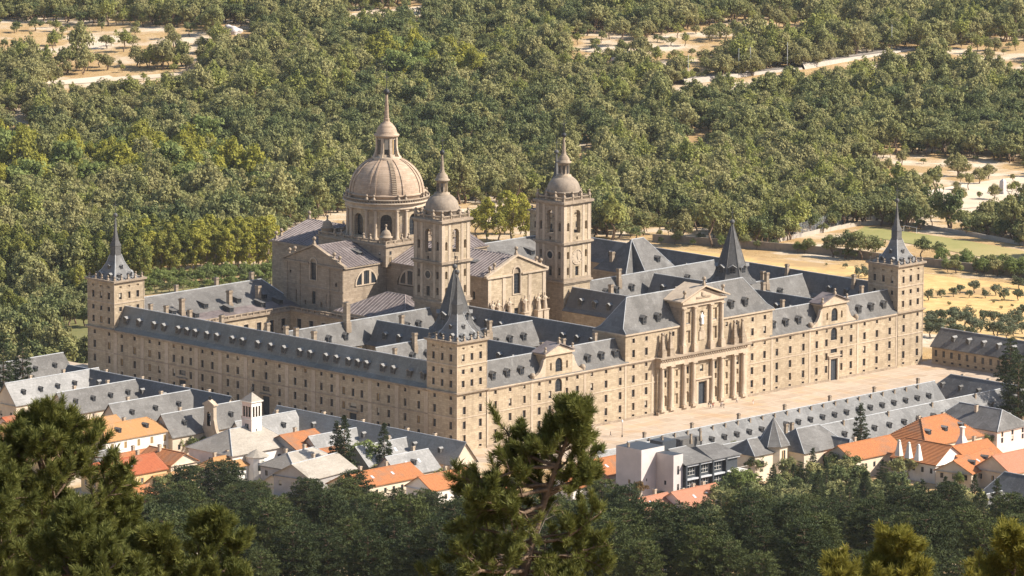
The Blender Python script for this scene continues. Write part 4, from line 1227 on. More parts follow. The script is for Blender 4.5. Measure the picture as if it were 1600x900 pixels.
# ---- bell towers
def bell_tower(x0, y0, clock):
    w_ = 11.9; x1, y1 = x0+w_, y0+w_
    cx, cy = x0+w_/2, y0+w_/2
    b = MB(); wl = []
    def fops(face):
        o = [(w_/2, 2.9, 41.0, 48.4, 'H')]
        for u in (1.9, w_-1.9): o += [(u, 1.0, 42.0, 44.7, 'A'), (u, .95, 28.2, 30.6, 'A'), (u, .95, 33.2, 35.6, 'A')]
        o += [(w_/2, 1.5, 27.6, 30.6, 'r', 'window'), (w_/2, .7, 39.0, 40.0, 'R')]
        if not clock or face == 'n': o += [(w_/2, 2.0, 33.2, 35.4, 'A')] if False else []
        return o
    on, ow = fops('n'), fops('w')
    facade(b, (x0, y0), (1, 0), w_, 0, 51.0, ow, m='granite', parent_list=wl, depth=1.5)
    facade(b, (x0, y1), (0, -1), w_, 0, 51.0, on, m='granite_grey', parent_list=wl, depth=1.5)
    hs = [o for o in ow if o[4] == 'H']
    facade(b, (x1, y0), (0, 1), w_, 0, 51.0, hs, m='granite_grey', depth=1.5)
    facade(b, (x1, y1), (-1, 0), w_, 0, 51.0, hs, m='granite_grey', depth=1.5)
    # inside of the belfry
    i0, i1, j0, j1 = x0+1.5, x1-1.5, y0+1.5, y1-1.5
    facade(b, (i1, j0), (-1, 0), 8.9, 40.0, 50.0, [(4.45, 2.9, 41.0, 48.4, 'H')], m='granite_grey', depth=.001)
    facade(b, (i1, j1), (0, -1), 8.9, 40.0, 50.0, [(4.45, 2.9, 41.0, 48.4, 'H')], m='granite_grey', depth=.001)
    facade(b, (i0, j1), (1, 0), 8.9, 40.0, 50.0, [(4.45, 2.9, 41.0, 48.4, 'H')], m='granite_grey', depth=.001)
    facade(b, (i0, j0), (0, 1), 8.9, 40.0, 50.0, [(4.45, 2.9, 41.0, 48.4, 'H')], m='granite_grey', depth=.001)
    b.poly([(i0, j0, 40.9), (i1, j0, 40.9), (i1, j1, 40.9), (i0, j1, 40.9)], 'granite_dark')
    b.poly([(x0, y0, 51), (x1, y0, 51), (x1, y1, 51), (x0, y1, 51)], 'granite_grey')
    t = b.build('bell_tower', MON)
    wl = [(nm, loc, a, ww, h, ar, st) for nm, loc, a, ww, h, ar, st in wl]
    fixed = []
    for nm, loc, a, ww, h, ar, st in wl:
        nx, ny = math.sin(a), -math.cos(a)
        fixed.append((nm, (loc[0]+nx*1.0, loc[1]+ny*1.0, loc[2]), a, ww, h, ar, st))
    hang(fixed, t)
    b = MB(); L = (x0, x1, y0, y1)
    band(b, L, 25.2, 25.7, .35, 'granite_grey'); band(b, L, 25.7, 26.3, .7, 'granite_grey')
    band(b, L, 26.3, 27.2, .25, 'granite_grey')
    band(b, L, 37.4, 37.9, .3, 'granite_grey'); band(b, L, 37.9, 38.6, .8, 'granite_grey')
    band(b, L, 50.1, 50.6, .3, 'granite_grey'); band(b, L, 50.6, 51.3, .85, 'granite_grey')
    for (xx, yy) in ((x0, y0), (x1, y0), (x0, y1), (x1, y1)):
        b.box(xx-.16, xx+.16, yy-.16, yy+.16, 27.2, 50.1, 'granite_plain')
    for u in (.7, 3.2, w_-3.2, w_-.7):
        for z0_, z1_ in ((27.2, 37.4), (38.6, 50.1)):
            b.box(x0+u-.5, x0+u+.5, y0-.13, y0+.02, z0_, z1_, 'granite_plain'); b.box(x0-.13, x0+.02, y0+u-.5, y0+u+.5, z0_, z1_, 'granite_plain')
    b.build('cornice', t)
    b = MB()
    for p, q in (((x0+.2, y0+.2), (x1-.2, y0+.2)), ((x0+.2, y1-.2), (x0+.2, y0+.2)), ((x1-.2, y0+.2), (x1-.2, y1-.2)), ((x0+.2, y1-.2), (x1-.2, y1-.2))): balustrade(b, p, q, 51.3, step=4.2, h=1.3)
    b.build('balustrade', t)
    for q in (-5.65, -1.9, 1.9, 5.65):
        for p in ((cx+q, y0+.25), (cx+q, y1-.25)): finial(t, (*p, 52.5), FIN, 1.0)
        if abs(q) < 5:
            for p in ((x0+.25, cy+q), (x1-.25, cy+q)): finial(t, (*p, 52.5), FIN, 1.0)
    b = MB()
    b.lathe(cx, cy, [(5.3, 51.1), (5.3, 53.6), (5.55, 53.7), (5.55, 54.0), (5.2, 54.05)] + [(5.2*math.cos(q), 54.05+4.9*math.sin(q)) for q in np.linspace(.03, 1.13, 9)], 36, 'granite_dark')
    dm = b.build('dome', t)
    b = MB()
    b.lathe(cx, cy, [(2.45, 58.2), (2.45, 58.8), (1.75, 58.85), (1.75, 62.4), (2.3, 62.6), (2.4, 63.0), (1.95, 63.1), (1.8, 63.9), (1.1, 64.9), (.75, 65.2), (.8, 65.5)], 20, 'granite_grey')
    b.lathe(cx, cy, [(.78, 65.5), (.62, 66.0), (.26, 70.6)], 8, 'granite_grey', smooth=False)
    b.ball(cx, cy, 71.3, .8, 'iron', 12); cross(b, cx, cy, 72.0, 4.6)
    ln = b.build('lantern', t)
    for k in range(8):
        a = k*math.pi/4
        o = bpy.data.objects.new('window', window_mesh(.75, 2.5, False, 'bars'))
        o.location = (cx+1.78*math.cos(a), cy+1.78*math.sin(a), 59.4); o.rotation_euler = (0, 0, a+math.pi/2); put(o, ln)
    # round window / clock, bells
    g = MB()
    def disc(ax, c2, r, m, proud, rim):
        pts = []
        for k in range(24):
            a = 2*math.pi*k/24
            pts.append((c2[0]+r*math.cos(a), y0-proud, c2[1]+r*math.sin(a)) if ax == 'w' else (x0-proud, c2[0]-r*math.cos(a), c2[1]+r*math.sin(a)))
        g.poly(pts, m)
        for k in range(24):
            a, a2 = 2*math.pi*k/24, 2*math.pi*(k+1)/24
            q = []
            for rr, aa, pr in ((r, a, proud+.14), (r+rim, a, proud+.14), (r+rim, a2, proud+.14), (r, a2, proud+.14)):
                q.append((c2[0]+rr*math.cos(aa), y0-pr, c2[1]+rr*math.sin(aa)) if ax == 'w' else (x0-pr, c2[0]-rr*math.cos(aa), c2[1]+rr*math.sin(aa)))
            g.poly(q, 'granite_plain')
            lo = [(p[0], y0, p[2]) if ax == 'w' else (x0, p[1], p[2]) for p in q]
            g.poly([q[1], q[2], lo[2], lo[1]], 'granite_plain'); g.poly([q[0], q[3], lo[3], lo[0]], 'granite_plain')
    disc('n', (cy, 34.2), 1.15, 'glass', .02, .45)
    if not clock:
        disc('w', (cx, 34.2), 1.15, 'glass', .02, .45)
    g.build('round_window', t)
    if clock:
        g = MB()
        disc('w', (cx, 33.6), 2.2, 'granite_plain', .05, .25)
        for k in range(12):
            a = k*math.pi/6
            g.tube((cx+1.75*math.cos(a), y0-.10, 33.6+1.75*math.sin(a)), (cx+2.1*math.cos(a), y0-.10, 33.6+2.1*math.sin(a)), .07, .07, 'iron', 4)
        g.tube((cx, y0-.16, 33.6), (cx-.1, y0-.16, 35.4), .08, .05, 'iron', 4); g.tube((cx, y0-.16, 33.6), (cx+.4, y0-.16, 32.6), .09, .06, 'iron', 4)
        g.build('clock_face', t)
    for dx_, dy_ in ((0, -2.9), (-2.9, 0)):
        g = MB()
        g.lathe(cx+dx_, cy+dy_, [(.95, 43.4), (.85, 43.6), (.62, 44.2), (.5, 45.0), (.25, 45.3), (.1, 45.8)], 14, 'iron')
        g.box(cx+dx_-1.7, cx+dx_+1.7, cy+dy_-.15, cy+dy_+.15, 45.6, 45.9, 'wood') if dx_ == 0 else g.box(cx+dx_-.15, cx+dx_+.15, cy+dy_-1.7, cy+dy_+1.7, 45.6, 45.9, 'wood')
        g.box(cx+dx_-.06, cx+dx_+.06, cy+dy_-.06, cy+dy_+.06, 40.9, 43.3, 'iron')
        g.build('bell', t)
    return t
bell_tower(70.65, 76.75, False)
bell_tower(124.45, 76.75, True)

# ---- statues: six kings on pedestals, and the saint in the niche
def statue(x, y, z, h, label, name='statue', m='granite_plain', group=None, ped=None, crown=True):
    root = empty(name, (x, y, z), label, 'statue', group)
    if ped:
        g = MB(); g.box(x-1.05, x+1.05, y-.85, y+.85, z-ped, z-.3, m); g.box(x-1.25, x+1.25, y-1.05, y+1.05, z-.3, z, m); g.build('pedestal', root)
    g = MB(); k = h/5.0
    prof = [(.80, 0), (.86, .25), (.74, 1.2), (.66, 2.2), (.70, 2.9), (.82, 3.45), (.74, 3.85), (.34, 4.05), (.22, 4.15), (.30, 4.35), (.33, 4.6), (.24, 4.85), (.04, 4.95)]
    n = 16; i0 = len(g.v)
    for j, (r, zz) in enumerate(prof):
        for q in range(n):
            a = 2*math.pi*q/n
            fold = 1+.10*math.sin(q*3+j*.4)*(1 if zz < 3 else .2)
            lean = .10*math.sin(zz*1.3)
            g.v.append((x+k*(r*fold*math.cos(a)+lean), y+k*.72*r*fold*math.sin(a), z+k*zz))
    for j in range(len(prof)-1):
        for q in range(n):
            g.f.append((i0+j*n+q, i0+j*n+(q+1) % n, i0+(j+1)*n+(q+1) % n, i0+(j+1)*n+q)); g.m.append(m); g.sm.append(True)
    # arms: one bent forward, one holding out
    for s, e, hnd in ((-1, (-.98, -.35, 2.9), (-.6, -.75, 2.7)), (1, (1.02, -.3, 2.95), (1.05, -.8, 3.2))):
        g.tube((x+k*s*.72, y, z+k*3.6), (x+k*e[0], y+k*e[1], z+k*e[2]), .24*k, .19*k, m, 8)
        g.tube((x+k*e[0], y+k*e[1], z+k*e[2]), (x+k*hnd[0], y+k*hnd[1], z+k*hnd[2]), .19*k, .13*k, m, 8)
        g.ball(x+k*hnd[0], y+k*hnd[1], z+k*hnd[2], .15*k, m, 7)
    g.build('figure', root)
    if crown:
        g = MB(); g.lathe(x+.07*k, y, [(.27*k, z+4.75*k), (.33*k, z+5.0*k), (.12*k, z+5.05*k)], 10, m); g.build('crown', root)
        g = MB(); g.tube((x+k*1.05, y-k*.82, z+k*2.2), (x+k*1.05, y-k*.82, z+k*5.3), .05, .05, 'iron', 5); g.build('sceptre', root)
    return root
nm = ['king statue far left on the basilica front, beside the wall corner', 'second king statue from the left on the basilica front', 'third king statue, left of the middle doorway on a white pedestal',
      'fourth king statue, right of the middle doorway on a white pedestal', 'fifth king statue, inner one of the right-hand pair', 'sixth king statue, rightmost on the basilica front']
for x, lb in zip((91.9, 94.4, 99.4, 106.2, 112.2, 115.0), nm):
    statue(x, NY-1.0, 19.2, 5.0, lb, 'statue', 'granite_plain', 'king statues on the basilica front', ped=4.2)
statue(103.5, UF-.2, 25.3, 3.6, 'pale saint statue in the niche above the main portal', 'statue', 'cloth_white', crown=False)
# ================================================================== ground
def ground_mat():
    m, t, b = nodemat('dry_ground')
    v = mapped(t, (1, 1, 1))
    f = ramp(t, noise(t, .05, v, 5, .7), .35, .65)
    col = mixc(t, f, (.40, .265, .125), (.50, .36, .19))
    f2 = ramp(t, noise(t, .35, v, 6, .75), .35, .7)
    col = mixc(t, f2, col, (.34, .21, .085))
    g = ramp(t, noise(t, .03, v, 4, .6), .55, .72)
    col = mixc(t, g, col, (.20, .19, .08))
    sand = ramp(t, noise(t, .03, v, 4, .6), .48, .62)
    col = mixc(t, sand, col, (.58, .47, .34))
    t.links.new(col, b.inputs['Base Color']); b.inputs['Roughness'].default_value = 1
    b.inputs['Specular IOR Level'].default_value = .05
    bump(t, b, noise(t, 1.2, v, 5, .8), .8, .5)
    M['dry_ground'] = m
ground_mat()
def flat_mat(name, a, b_, sc, c_=None, joints=None, rough=.95):
    m, t, b = nodemat(name)
    v = mapped(t, (1, 1, 1))
    col = mixc(t, ramp(t, noise(t, sc, v, 5, .75), .35, .65), a, b_)
    if c_: col = mixc(t, ramp(t, noise(t, sc*.18, v, 4, .6), .5, .66), col, c_)
    if joints:
        br = N(t, 'ShaderNodeTexBrick', i_Scale=1.0)
        br.inputs['Brick Width'].default_value = joints; br.inputs['Row Height'].default_value = joints
        br.offset = 0; br.inputs['Mortar Size'].default_value = .14
        br.inputs['Color1'].default_value = (.84, .82, .80, 1); br.inputs['Color2'].default_value = (.70, .66, .62, 1); br.inputs['Mortar'].default_value = (1.0, .98, .96, 1)
        t.links.new(v, br.inputs['Vector'])
        col = mixc(t, .95, col, br.outputs['Color'], 'MULTIPLY')
    t.links.new(col, b.inputs['Base Color']); b.inputs['Roughness'].default_value = rough; b.inputs['Specular IOR Level'].default_value = .15
    bump(t, b, noise(t, 2.5, v, 4, .8), .4, .08)
    M[name] = m
flat_mat('paving', (.55, .445, .335), (.46, .365, .27), .5, (.54, .385, .24), joints=5.2)
flat_mat('gold_grass', (.62, .41, .17), (.44, .275, .10), .22, (.36, .235, .11))
flat_mat('straw_grass', (.55, .38, .17), (.45, .30, .13), .2, (.36, .26, .13))
flat_mat('pitch_grass', (.22, .21, .07), (.29, .25, .09), .08, (.36, .28, .12))
stone('rubble_pale', (.47, .41, .33), (.25, .2, .15), courses=False)
flat_mat('lawn', (.13, .13, .045), (.19, .17, .06), .2, (.27, .21, .10))
flat_mat('sand', (.58, .46, .33), (.50, .39, .27), .1, (.63, .53, .41))
flat_mat('asphalt', (.20, .19, .18), (.25, .24, .22), .4)
flat_mat('track_bed', (.44, .38, .31), (.34, .29, .23), .3)
flat_mat('pale_road', (.60, .55, .49), (.52, .47, .41), .3)

rr = np.concatenate([np.linspace(-300, 900, 40)[:-1], np.linspace(900, 1560, 60)[:-1], np.linspace(1560, 2000, 80)[:-1], np.linspace(2000, 3600, 110)[:-1], np.linspace(3600, 9000, 28)])
ll = np.concatenate([-np.geomspace(260, 5000, 16)[::-1], np.linspace(-255, 255, 90), np.geomspace(260, 5000, 16)])
RRg, LLg = np.meshgrid(rr, ll, indexing='ij')
GX = CAM[0] + RRg*math.sin(YAW) + LLg*math.cos(YAW)
GY = CAM[1] + RRg*math.cos(YAW) - LLg*math.sin(YAW)
GZ = height(GX, GY) - .06
nr, nl = RRg.shape
me = bpy.data.meshes.new('ground')
idx = np.arange(nr*nl).reshape(nr, nl)
F4 = np.stack([idx[:-1, :-1], idx[:-1, 1:], idx[1:, 1:], idx[1:, :-1]], -1).reshape(-1, 4)[:, ::-1]
me.from_pydata(np.stack([GX, GY, GZ], -1).reshape(-1, 3).tolist(), [], F4.tolist())
me.materials.append(M['dry_ground'])
me.polygons.foreach_set('use_smooth', [True]*len(F4))
put(bpy.data.objects.new('ground', me), kind='structure')

def sheet(name, pts, m, dz=.05, kind='structure', sub=6, **kw):
    """a patch that follows the ground, from a quad given as four ground points (x,y)"""
    b = MB(); n = sub
    p = [np.array(q[:2], float) for q in pts]
    G = [[None]*(n+1) for _ in range(n+1)]
    for i in range(n+1):
        for j in range(n+1):
            s, t = i/n, j/n
            q = p[0]*(1-s)*(1-t)+p[1]*s*(1-t)+p[2]*s*t+p[3]*(1-s)*t
            G[i][j] = (q[0], q[1], float(height(q[0], q[1]))+dz)
    for i in range(n):
        for j in range(n):
            b.poly([G[i][j], G[i+1][j], G[i+1][j+1], G[i][j+1]], m, True)
    o = b.build(name, kind=kind, **kw)
    # keep the sheet facing up
    if o.data.polygons[0].normal.z < 0:
        o.data.flip_normals()
    return o
b = MB(); b.poly([(-46, -52, .03), (222, -52, .03), (222, 2, .03), (-46, 2, .03)], 'paving'); b.poly([(-28, 2, .03), (2, 2, .03), (2, 165, .03), (-28, 165, .03)], 'paving')
b.build('paved_square', kind='structure')
# terrace outside the far corner
b = MB(); b.box(-9, 12, 163, 186, -9, 1.2, 'rubble'); b.box(-9.3, 12.3, 162.7, 186.3, 1.2, 1.6, 'granite_plain')
b.build('terrace_wall', label='flat stone terrace wall beside the far left corner tower', cat='wall')

# ================================================================== houses
def house(name, label, cat, c, ang, L, W, z0, ez, rz, wall, roof, hip=0.0, rows=(), nwin=None, nside=None, dorm=0, dside=-1, chim=(), ov=.5, style='bars', sky=0, chmat=None, dm=None, win=(1.0, 1.5), ridge='ridge_cap', group=None):
    """ridge runs along local x (rotated by ang); front (local -y) carries windows"""
    cs, sn = math.cos(ang), math.sin(ang)
    Wd = lambda x, y, z: (c[0]+x*cs-y*sn, c[1]+x*sn+y*cs, z)
    root = empty(name, (c[0], c[1], z0), label, cat, group)
    zb = min(z0-4, min(float(height(*Wd(sx_*L/2, sy_*W/2, 0)[:2])) for sx_ in (-1, 1) for sy_ in (-1, 1))-1)
    b = MB(); wl = []
    du, dv = (cs, sn), (-sn, cs)
    def wops(length, n):
        o = []
        if n:
            for zz in rows:
                for k in range(n):
                    o.append((length*(k+.5)/n, win[0], zz, zz+win[1], 'r', 'window', style))
        return o
    nwin = int(L/3.2) if nwin is None else nwin
    nside = int(W/3.6) if nside is None else nside
    a = Wd(-L/2, -W/2, 0)[:2]
    facade(b, a, du, L, zb, ez, wops(L, nwin), m=wall, parent_list=wl, depth=.2)
    a = Wd(-L/2, W/2, 0)[:2]
    facade(b, a, (sn, -cs), W, zb, ez, wops(W, nside), m=wall, parent_list=wl, depth=.2)
    b.poly([Wd(L/2, -W/2, zb), Wd(L/2, W/2, zb), Wd(L/2, W/2, ez), Wd(L/2, -W/2, ez)], wall)
    b.poly([Wd(L/2, W/2, zb), Wd(-L/2, W/2, zb), Wd(-L/2, W/2, ez), Wd(L/2, W/2, ez)], wall)
    if not hip:
        for s in (-1, 1):
            q = [Wd(s*L/2, s*W/2, ez), Wd(s*L/2, -s*W/2, ez), Wd(s*L/2, 0, rz-.15)]
            b.poly(q[::-1], wall)
    wo = b.build('wall', root); hang(wl, wo)
    b = MB()
    e = ov if not hip else 0
    t = .22
    drop = (rz-ez)/(W/2)*ov
    A0, A1 = -L/2-e+(hip-ov if hip else 0), L/2+e-(hip-ov if hip else 0)
    X0, X1_ = -L/2-ov, L/2+ov
    if hip: A0, A1 = -L/2+hip, L/2-hip
    for s in (-1, 1):
        q = [Wd(X0, s*(W/2+ov), ez-drop), Wd(X1_, s*(W/2+ov), ez-drop), Wd(A1, 0, rz), Wd(A0, 0, rz)]
        b.poly(q if s < 0 else q[::-1], roof)
        f = [(x, y, z-t) for x, y, z in q[:2]]
        b.poly([q[0], f[0], f[1], q[1]] if s < 0 else [q[1], f[1], f[0], q[0]], roof)
    for s in (-1, 1):
        xe, xa = (X0, A0) if s < 0 else (X1_, A1)
        if hip:
            q = [Wd(xe, -(W/2+ov), ez-drop), Wd(xe, W/2+ov, ez-drop), Wd(xa, 0, rz)]
            b.poly(q[::-1] if s < 0 else q, roof)
        else:
            p1, p2, p3 = Wd(xe, -(W/2+ov), ez-drop), Wd(xa, 0, rz), Wd(xe, W/2+ov, ez-drop)
            dn = lambda p: (p[0], p[1], p[2]-t)
            b.poly([p1, p2, dn(p2), dn(p1)], roof); b.poly([p2, p3, dn(p3), dn(p2)], roof)
    b.poly([Wd(X0, -(W/2+ov), ez-drop-t), Wd(X1_, -(W/2+ov), ez-drop-t), Wd(X1_, W/2+ov, ez-drop-t), Wd(X0, W/2+ov, ez-drop-t)], wall)
    rm = roof if roof.startswith('tile') else ridge
    b.tube(Wd(A0, 0, rz), Wd(A1, 0, rz), .17, .17, rm, 6)
    if hip:
        for s in (-1, 1):
            for s2 in (-1, 1):
                xe, xa = (X0, A0) if s < 0 else (X1_, A1)
                b.tube(Wd(xe, s2*(W/2+ov), ez-drop), Wd(xa, 0, rz), .14, .14, rm, 5)
    rf = b.build('roof', root)
    for k in range(dorm):
        x = -L/2 + L*(k+.7)/(dorm+.4)
        f = .42
        y = dside*(W/2)*(1-f)
        dormer(rf, Wd(x, y+dside*.5, ez+(rz-ez)*f-.5), ang if dside < 0 else ang+math.pi, dm or DORM2, .8)
    for x, y in chim:
        zz = rz-abs(y)/(W/2)*(rz-ez)
        chimney(rf, Wd(x, y, zz-.6), chmat or CHIMW, .72, ang)
    for k in range(sky):
        x = -L*.3+L*.6*(k+.5)/sky
        g = MB(); y0, y1 = -W*.30, -W*.20
        zf = lambda y: rz-abs(y)/(W/2)*(rz-ez)+.08
        g.poly([Wd(x-.4, y0, zf(y0)), Wd(x+.4, y0, zf(y0)), Wd(x+.4, y1, zf(y1)), Wd(x-.4, y1, zf(y1))], 'lead_flash')
        g.build('skylight', rf)
    return root
PI2 = math.pi/2
ofG = 'low slate-roofed service ranges round the monastery'
# comb of slate roofs north of the monastery: a long range and its wings
for y0_, y1_, lb, rm_ in ((60, 131, 'long dark slate range parallel to the shaded facade, behind the slate wings', 'slate_new'), (-36, 40, 'long slate range at the foot of the shaded facade, right of the church tower', 'slate_tan')):
    house('slate_range', lb, 'building', (-33, (y0_+y1_)/2), -PI2, y1_-y0_, 9, 1, 7.5, 13, 'cream_wall', rm_, rows=(3.2,), nwin=9, nside=2, dorm=7, dm=DORM, chim=((-20, 1), (-4, 1), (14, 1), (25, 1)), group=ofG)
for (y, xa, xb, rm, lb, nd) in ((99.6, -65, -35, 'slate', 'slate-roofed wing with a tall chimney, left of the other two', 4), (75.7, -66, -35, 'slate', 'middle slate-roofed wing pointing away from the monastery', 3), (53.4, -66, -35, 'slate', 'slate-roofed wing with cream wall beside the bell gable', 3),
                             (121.5, -66, -30, 'slate_pale', 'pale-roofed wing at the far left of the slate wings', 5), (31.0, -58, -35, 'slate_pale', 'pale slate-roofed wing right of the church tower', 2)):
    house('slate_wing', lb, 'building', ((xa+xb)/2, y), 0, xb-xa, 9, 2, 7.5, 13, 'cream_wall', rm, rows=(3.0,), nwin=6, dorm=nd, chim=((-8, .6), (5, .6)), group=ofG)
house('slate_house', 'slate roof with white flank at the far left edge, behind the conifers', 'house', (-36, 150), 0, 34, 10, 2, 7.0, 12.5, 'white_wall', 'slate', rows=(3,), dorm=4, chim=((0, .5),))
house('slate_house', 'dark slate roof at the far left edge beside the pale wing', 'house', (-70, 136), 0, 22, 10, 2, 7.5, 12.5, 'white_wall', 'slate', rows=(3,), dorm=2, chim=((4, .5),))
# pale slate wings below the NW corner
for x, y, L_, lb in ((-44, 6, 18, 'pale slate wing with an open skylight, left of the near corner tower'), (-44, -14, 20, 'pale slate wing nearest below the near corner tower'), (-50, -30, 16, 'small pale slate roof low beside the big pine')):
    house('slate_wing', lb, 'building', (x, y), 0, L_, 10, 2, 7.0, 11.5, 'cream_wall', 'slate_pale', rows=(3,), dorm=1, sky=2, chim=((3, .5),), group=ofG)

# west service building: two long parallel slate roofs and a cross range
def dlist(): return None
h = house('slate_range', 'very long slate roof with rows of dormers along the paved square', 'building', (82, -53.5), 0, 134, 9.6, 0, 3.6, 9.0, 'granite_plain', 'slate_mid', rows=(), nwin=0, nside=0, dorm=0, ov=.4, group=ofG)
rf = [o for o in h.children if o.name.startswith('roof')][0]
for k in range(24):
    dormer(rf, (20+k*5.35, -57.2, 4.6), 0, DORM2, .95)
    chimney(rf, (17.5+k*5.35, -54.4, 7.6), CHIM, .42)
for k in range(7): chimney(rf, (22+k*20.0, -53.2, 8.2), CHIM, .75)
h = house('slate_range', 'second long slate roof, parallel and lower, behind the orange-roofed houses', 'building', (92, -75.5), 0, 122, 9.6, 0, 3.4, 9.0, 'cream_wall', 'slate_mid', rows=(.6,), nwin=26, nside=2, dorm=0, ov=.4, group=ofG)
rf = [o for o in h.children if o.name.startswith('roof')][0]
for k in range(17):
    dormer(rf, (40+k*6.6, -79.0, 4.6), 0, DORM2, 1.0)
    if k % 3 == 0: chimney(rf, (42+k*6.6, -76.3, 7.6), CHIM, .5)
house('slate_range', 'dark hipped slate cross range at the end of the long roofs', 'building', (160.5, -64), -PI2, 38, 11, 0, 3.6, 9.2, 'granite_plain', 'slate', hip=5.5, rows=(), nwin=0, nside=0, dorm=5, chim=((-10, 1.5), (0, 1.5), (9, 1.5)), dm=DORM2, group=ofG)
# low range closing the square on the right
h = house('service_building', 'low tan stone range with five dormers, right of the monastery', 'building', (214.3, -40), -PI2, 76, 9.6, 0, 5.9, 10.6, 'granite', 'slate', rows=(2.4,), nwin=24, nside=2, dorm=0, ov=.5, win=(1.05, 2.0))
rf = [o for o in h.children if o.name.startswith('roof')][0]
for k in range(7): dormer(rf, (211.0, -9-k*6.0, 7.4), -PI2, DORM, .9)
wl = [('basement_window', (209.47, -4-3.17*k, .7), -PI2, 1.0, .6, False, 'bars') for k in range(22)]
hang(wl, [o for o in h.children if o.name.startswith('wall')][0])

# ---- village, left
house('village_house', 'big white house with ochre tile roof and shuttered windows', 'house', (-77.5, 56.5), 0, 25, 12, 1.5, 9.0, 12.2, 'white_wall', 'tile_ochre', hip=4, rows=(2.8, 5.9), nwin=5, nside=3, dorm=2, style='shut', chim=((-8, 2), (2, 2.5)), win=(1.1, 1.9), dm=DORM2)
house('village_house', 'ochre-roofed house behind the big white house', 'house', (-79, 70), 0, 20, 11, 1.5, 8.0, 11.0, 'cream_wall', 'tile_ochre', rows=(2.5, 5.2), chim=((3, 1), (-6, 1)), sky=1)
house('village_house', 'long ochre tiled roof at left, above the pine', 'house', (-100, 70), PI2, 26, 11, 2, 8.2, 11.2, 'ochre_wall', 'tile_ochre', rows=(2.8, 5.4), chim=((4, 1),))
house('village_house', 'dark red tiled roof left of the slate wings', 'house', (-84, 92), 0, 17, 9, 2, 8.0, 10.4, 'pink_wall', 'tile_red', rows=(5,), chim=((0, 1),))
house('village_house', 'orange-roofed cream house at the left edge, behind the pine', 'house', (-106, 104), 0, 26, 10, 2, 7.5, 10.6, 'cream_wall', 'tile_orange', rows=(4,), chim=((5, 1),))
house('village_house', 'bright red-orange roof with dormer, low at left between pine and woods', 'house', (-106, 25), 0, 22, 11, 1, 6.6, 10.0, 'ochre_wall', 'tile_red', rows=(3.4,), chim=((-3, .5), (6, 1)), sky=1, style='white')
house('village_house', 'small orange roof in front of the big white house', 'house', (-92, 38), 0, 13, 9, 2, 5.6, 8.0, 'white_wall', 'tile_orange', rows=(3,), chim=((2, 1),))
house('village_house', 'low dark slate roof against the big white house', 'house', (-93, 49), 0, 8, 6, 2, 5.0, 6.8, 'white_wall', 'slate', rows=(3,))
house('village_house', 'ochre roof with two white chimneys below the church', 'house', (-80, 13), 0, 12, 8, 1, 6.2, 8.6, 'white_wall', 'tile_ochre', hip=2.5, rows=(3.6,), chim=((-2, 1), (3, 1)))
house('village_house', 'orange-brown roof low beside the church porch', 'house', (-88, 27), PI2, 14, 10, 3, 7.0, 9.6, 'cream_wall', 'tile_orange', rows=(4.2,), chim=((2, 1),))
house('village_house', 'grey-brown slate house right of the church', 'house', (-66, -4), .1, 19, 13, 3, 7.4, 10.8, 'grey_wall', 'slate_tan', rows=(4.4,), chim=((4, 2), (-4, 2)), hip=4)
house('village_house', 'tan slate roof near the woods, right of the church', 'house', (-72, -16), .15, 20, 13, 3, 7.6, 11.0, 'grey_wall', 'slate_tan', rows=(4.4,), chim=((2, 2),))
house('village_house', 'bright orange gabled roof above the conifers', 'house', (-52, 12), 0, 13, 14, 2, 8.6, 11.8, 'grey_wall', 'tile_orange', rows=(5,), nside=1, chim=((1, 2),))
house('village_house', 'long ochre wall with three small windows and flat tiled roof', 'house', (-56, 2), 0, 21, 6, 2, 7.4, 8.4, 'ochre_wall', 'tile_orange', rows=(5.4,), nwin=5, win=(.9, .9))
house('village_house', 'orange roof between the tall conifer and the big pine', 'house', (-66, -34), 0, 26, 11, 3, 7.0, 9.8, 'cream_wall', 'tile_orange', rows=(4,), sky=2, chim=((-5, 1), (5, 1)))
house('village_house', 'orange-roofed cottage half hidden behind the big pine', 'house', (-58, -52), 0, 18, 10, 3, 7.4, 10.4, 'white_wall', 'tile_orange', rows=(4,), chim=((2, 1),))

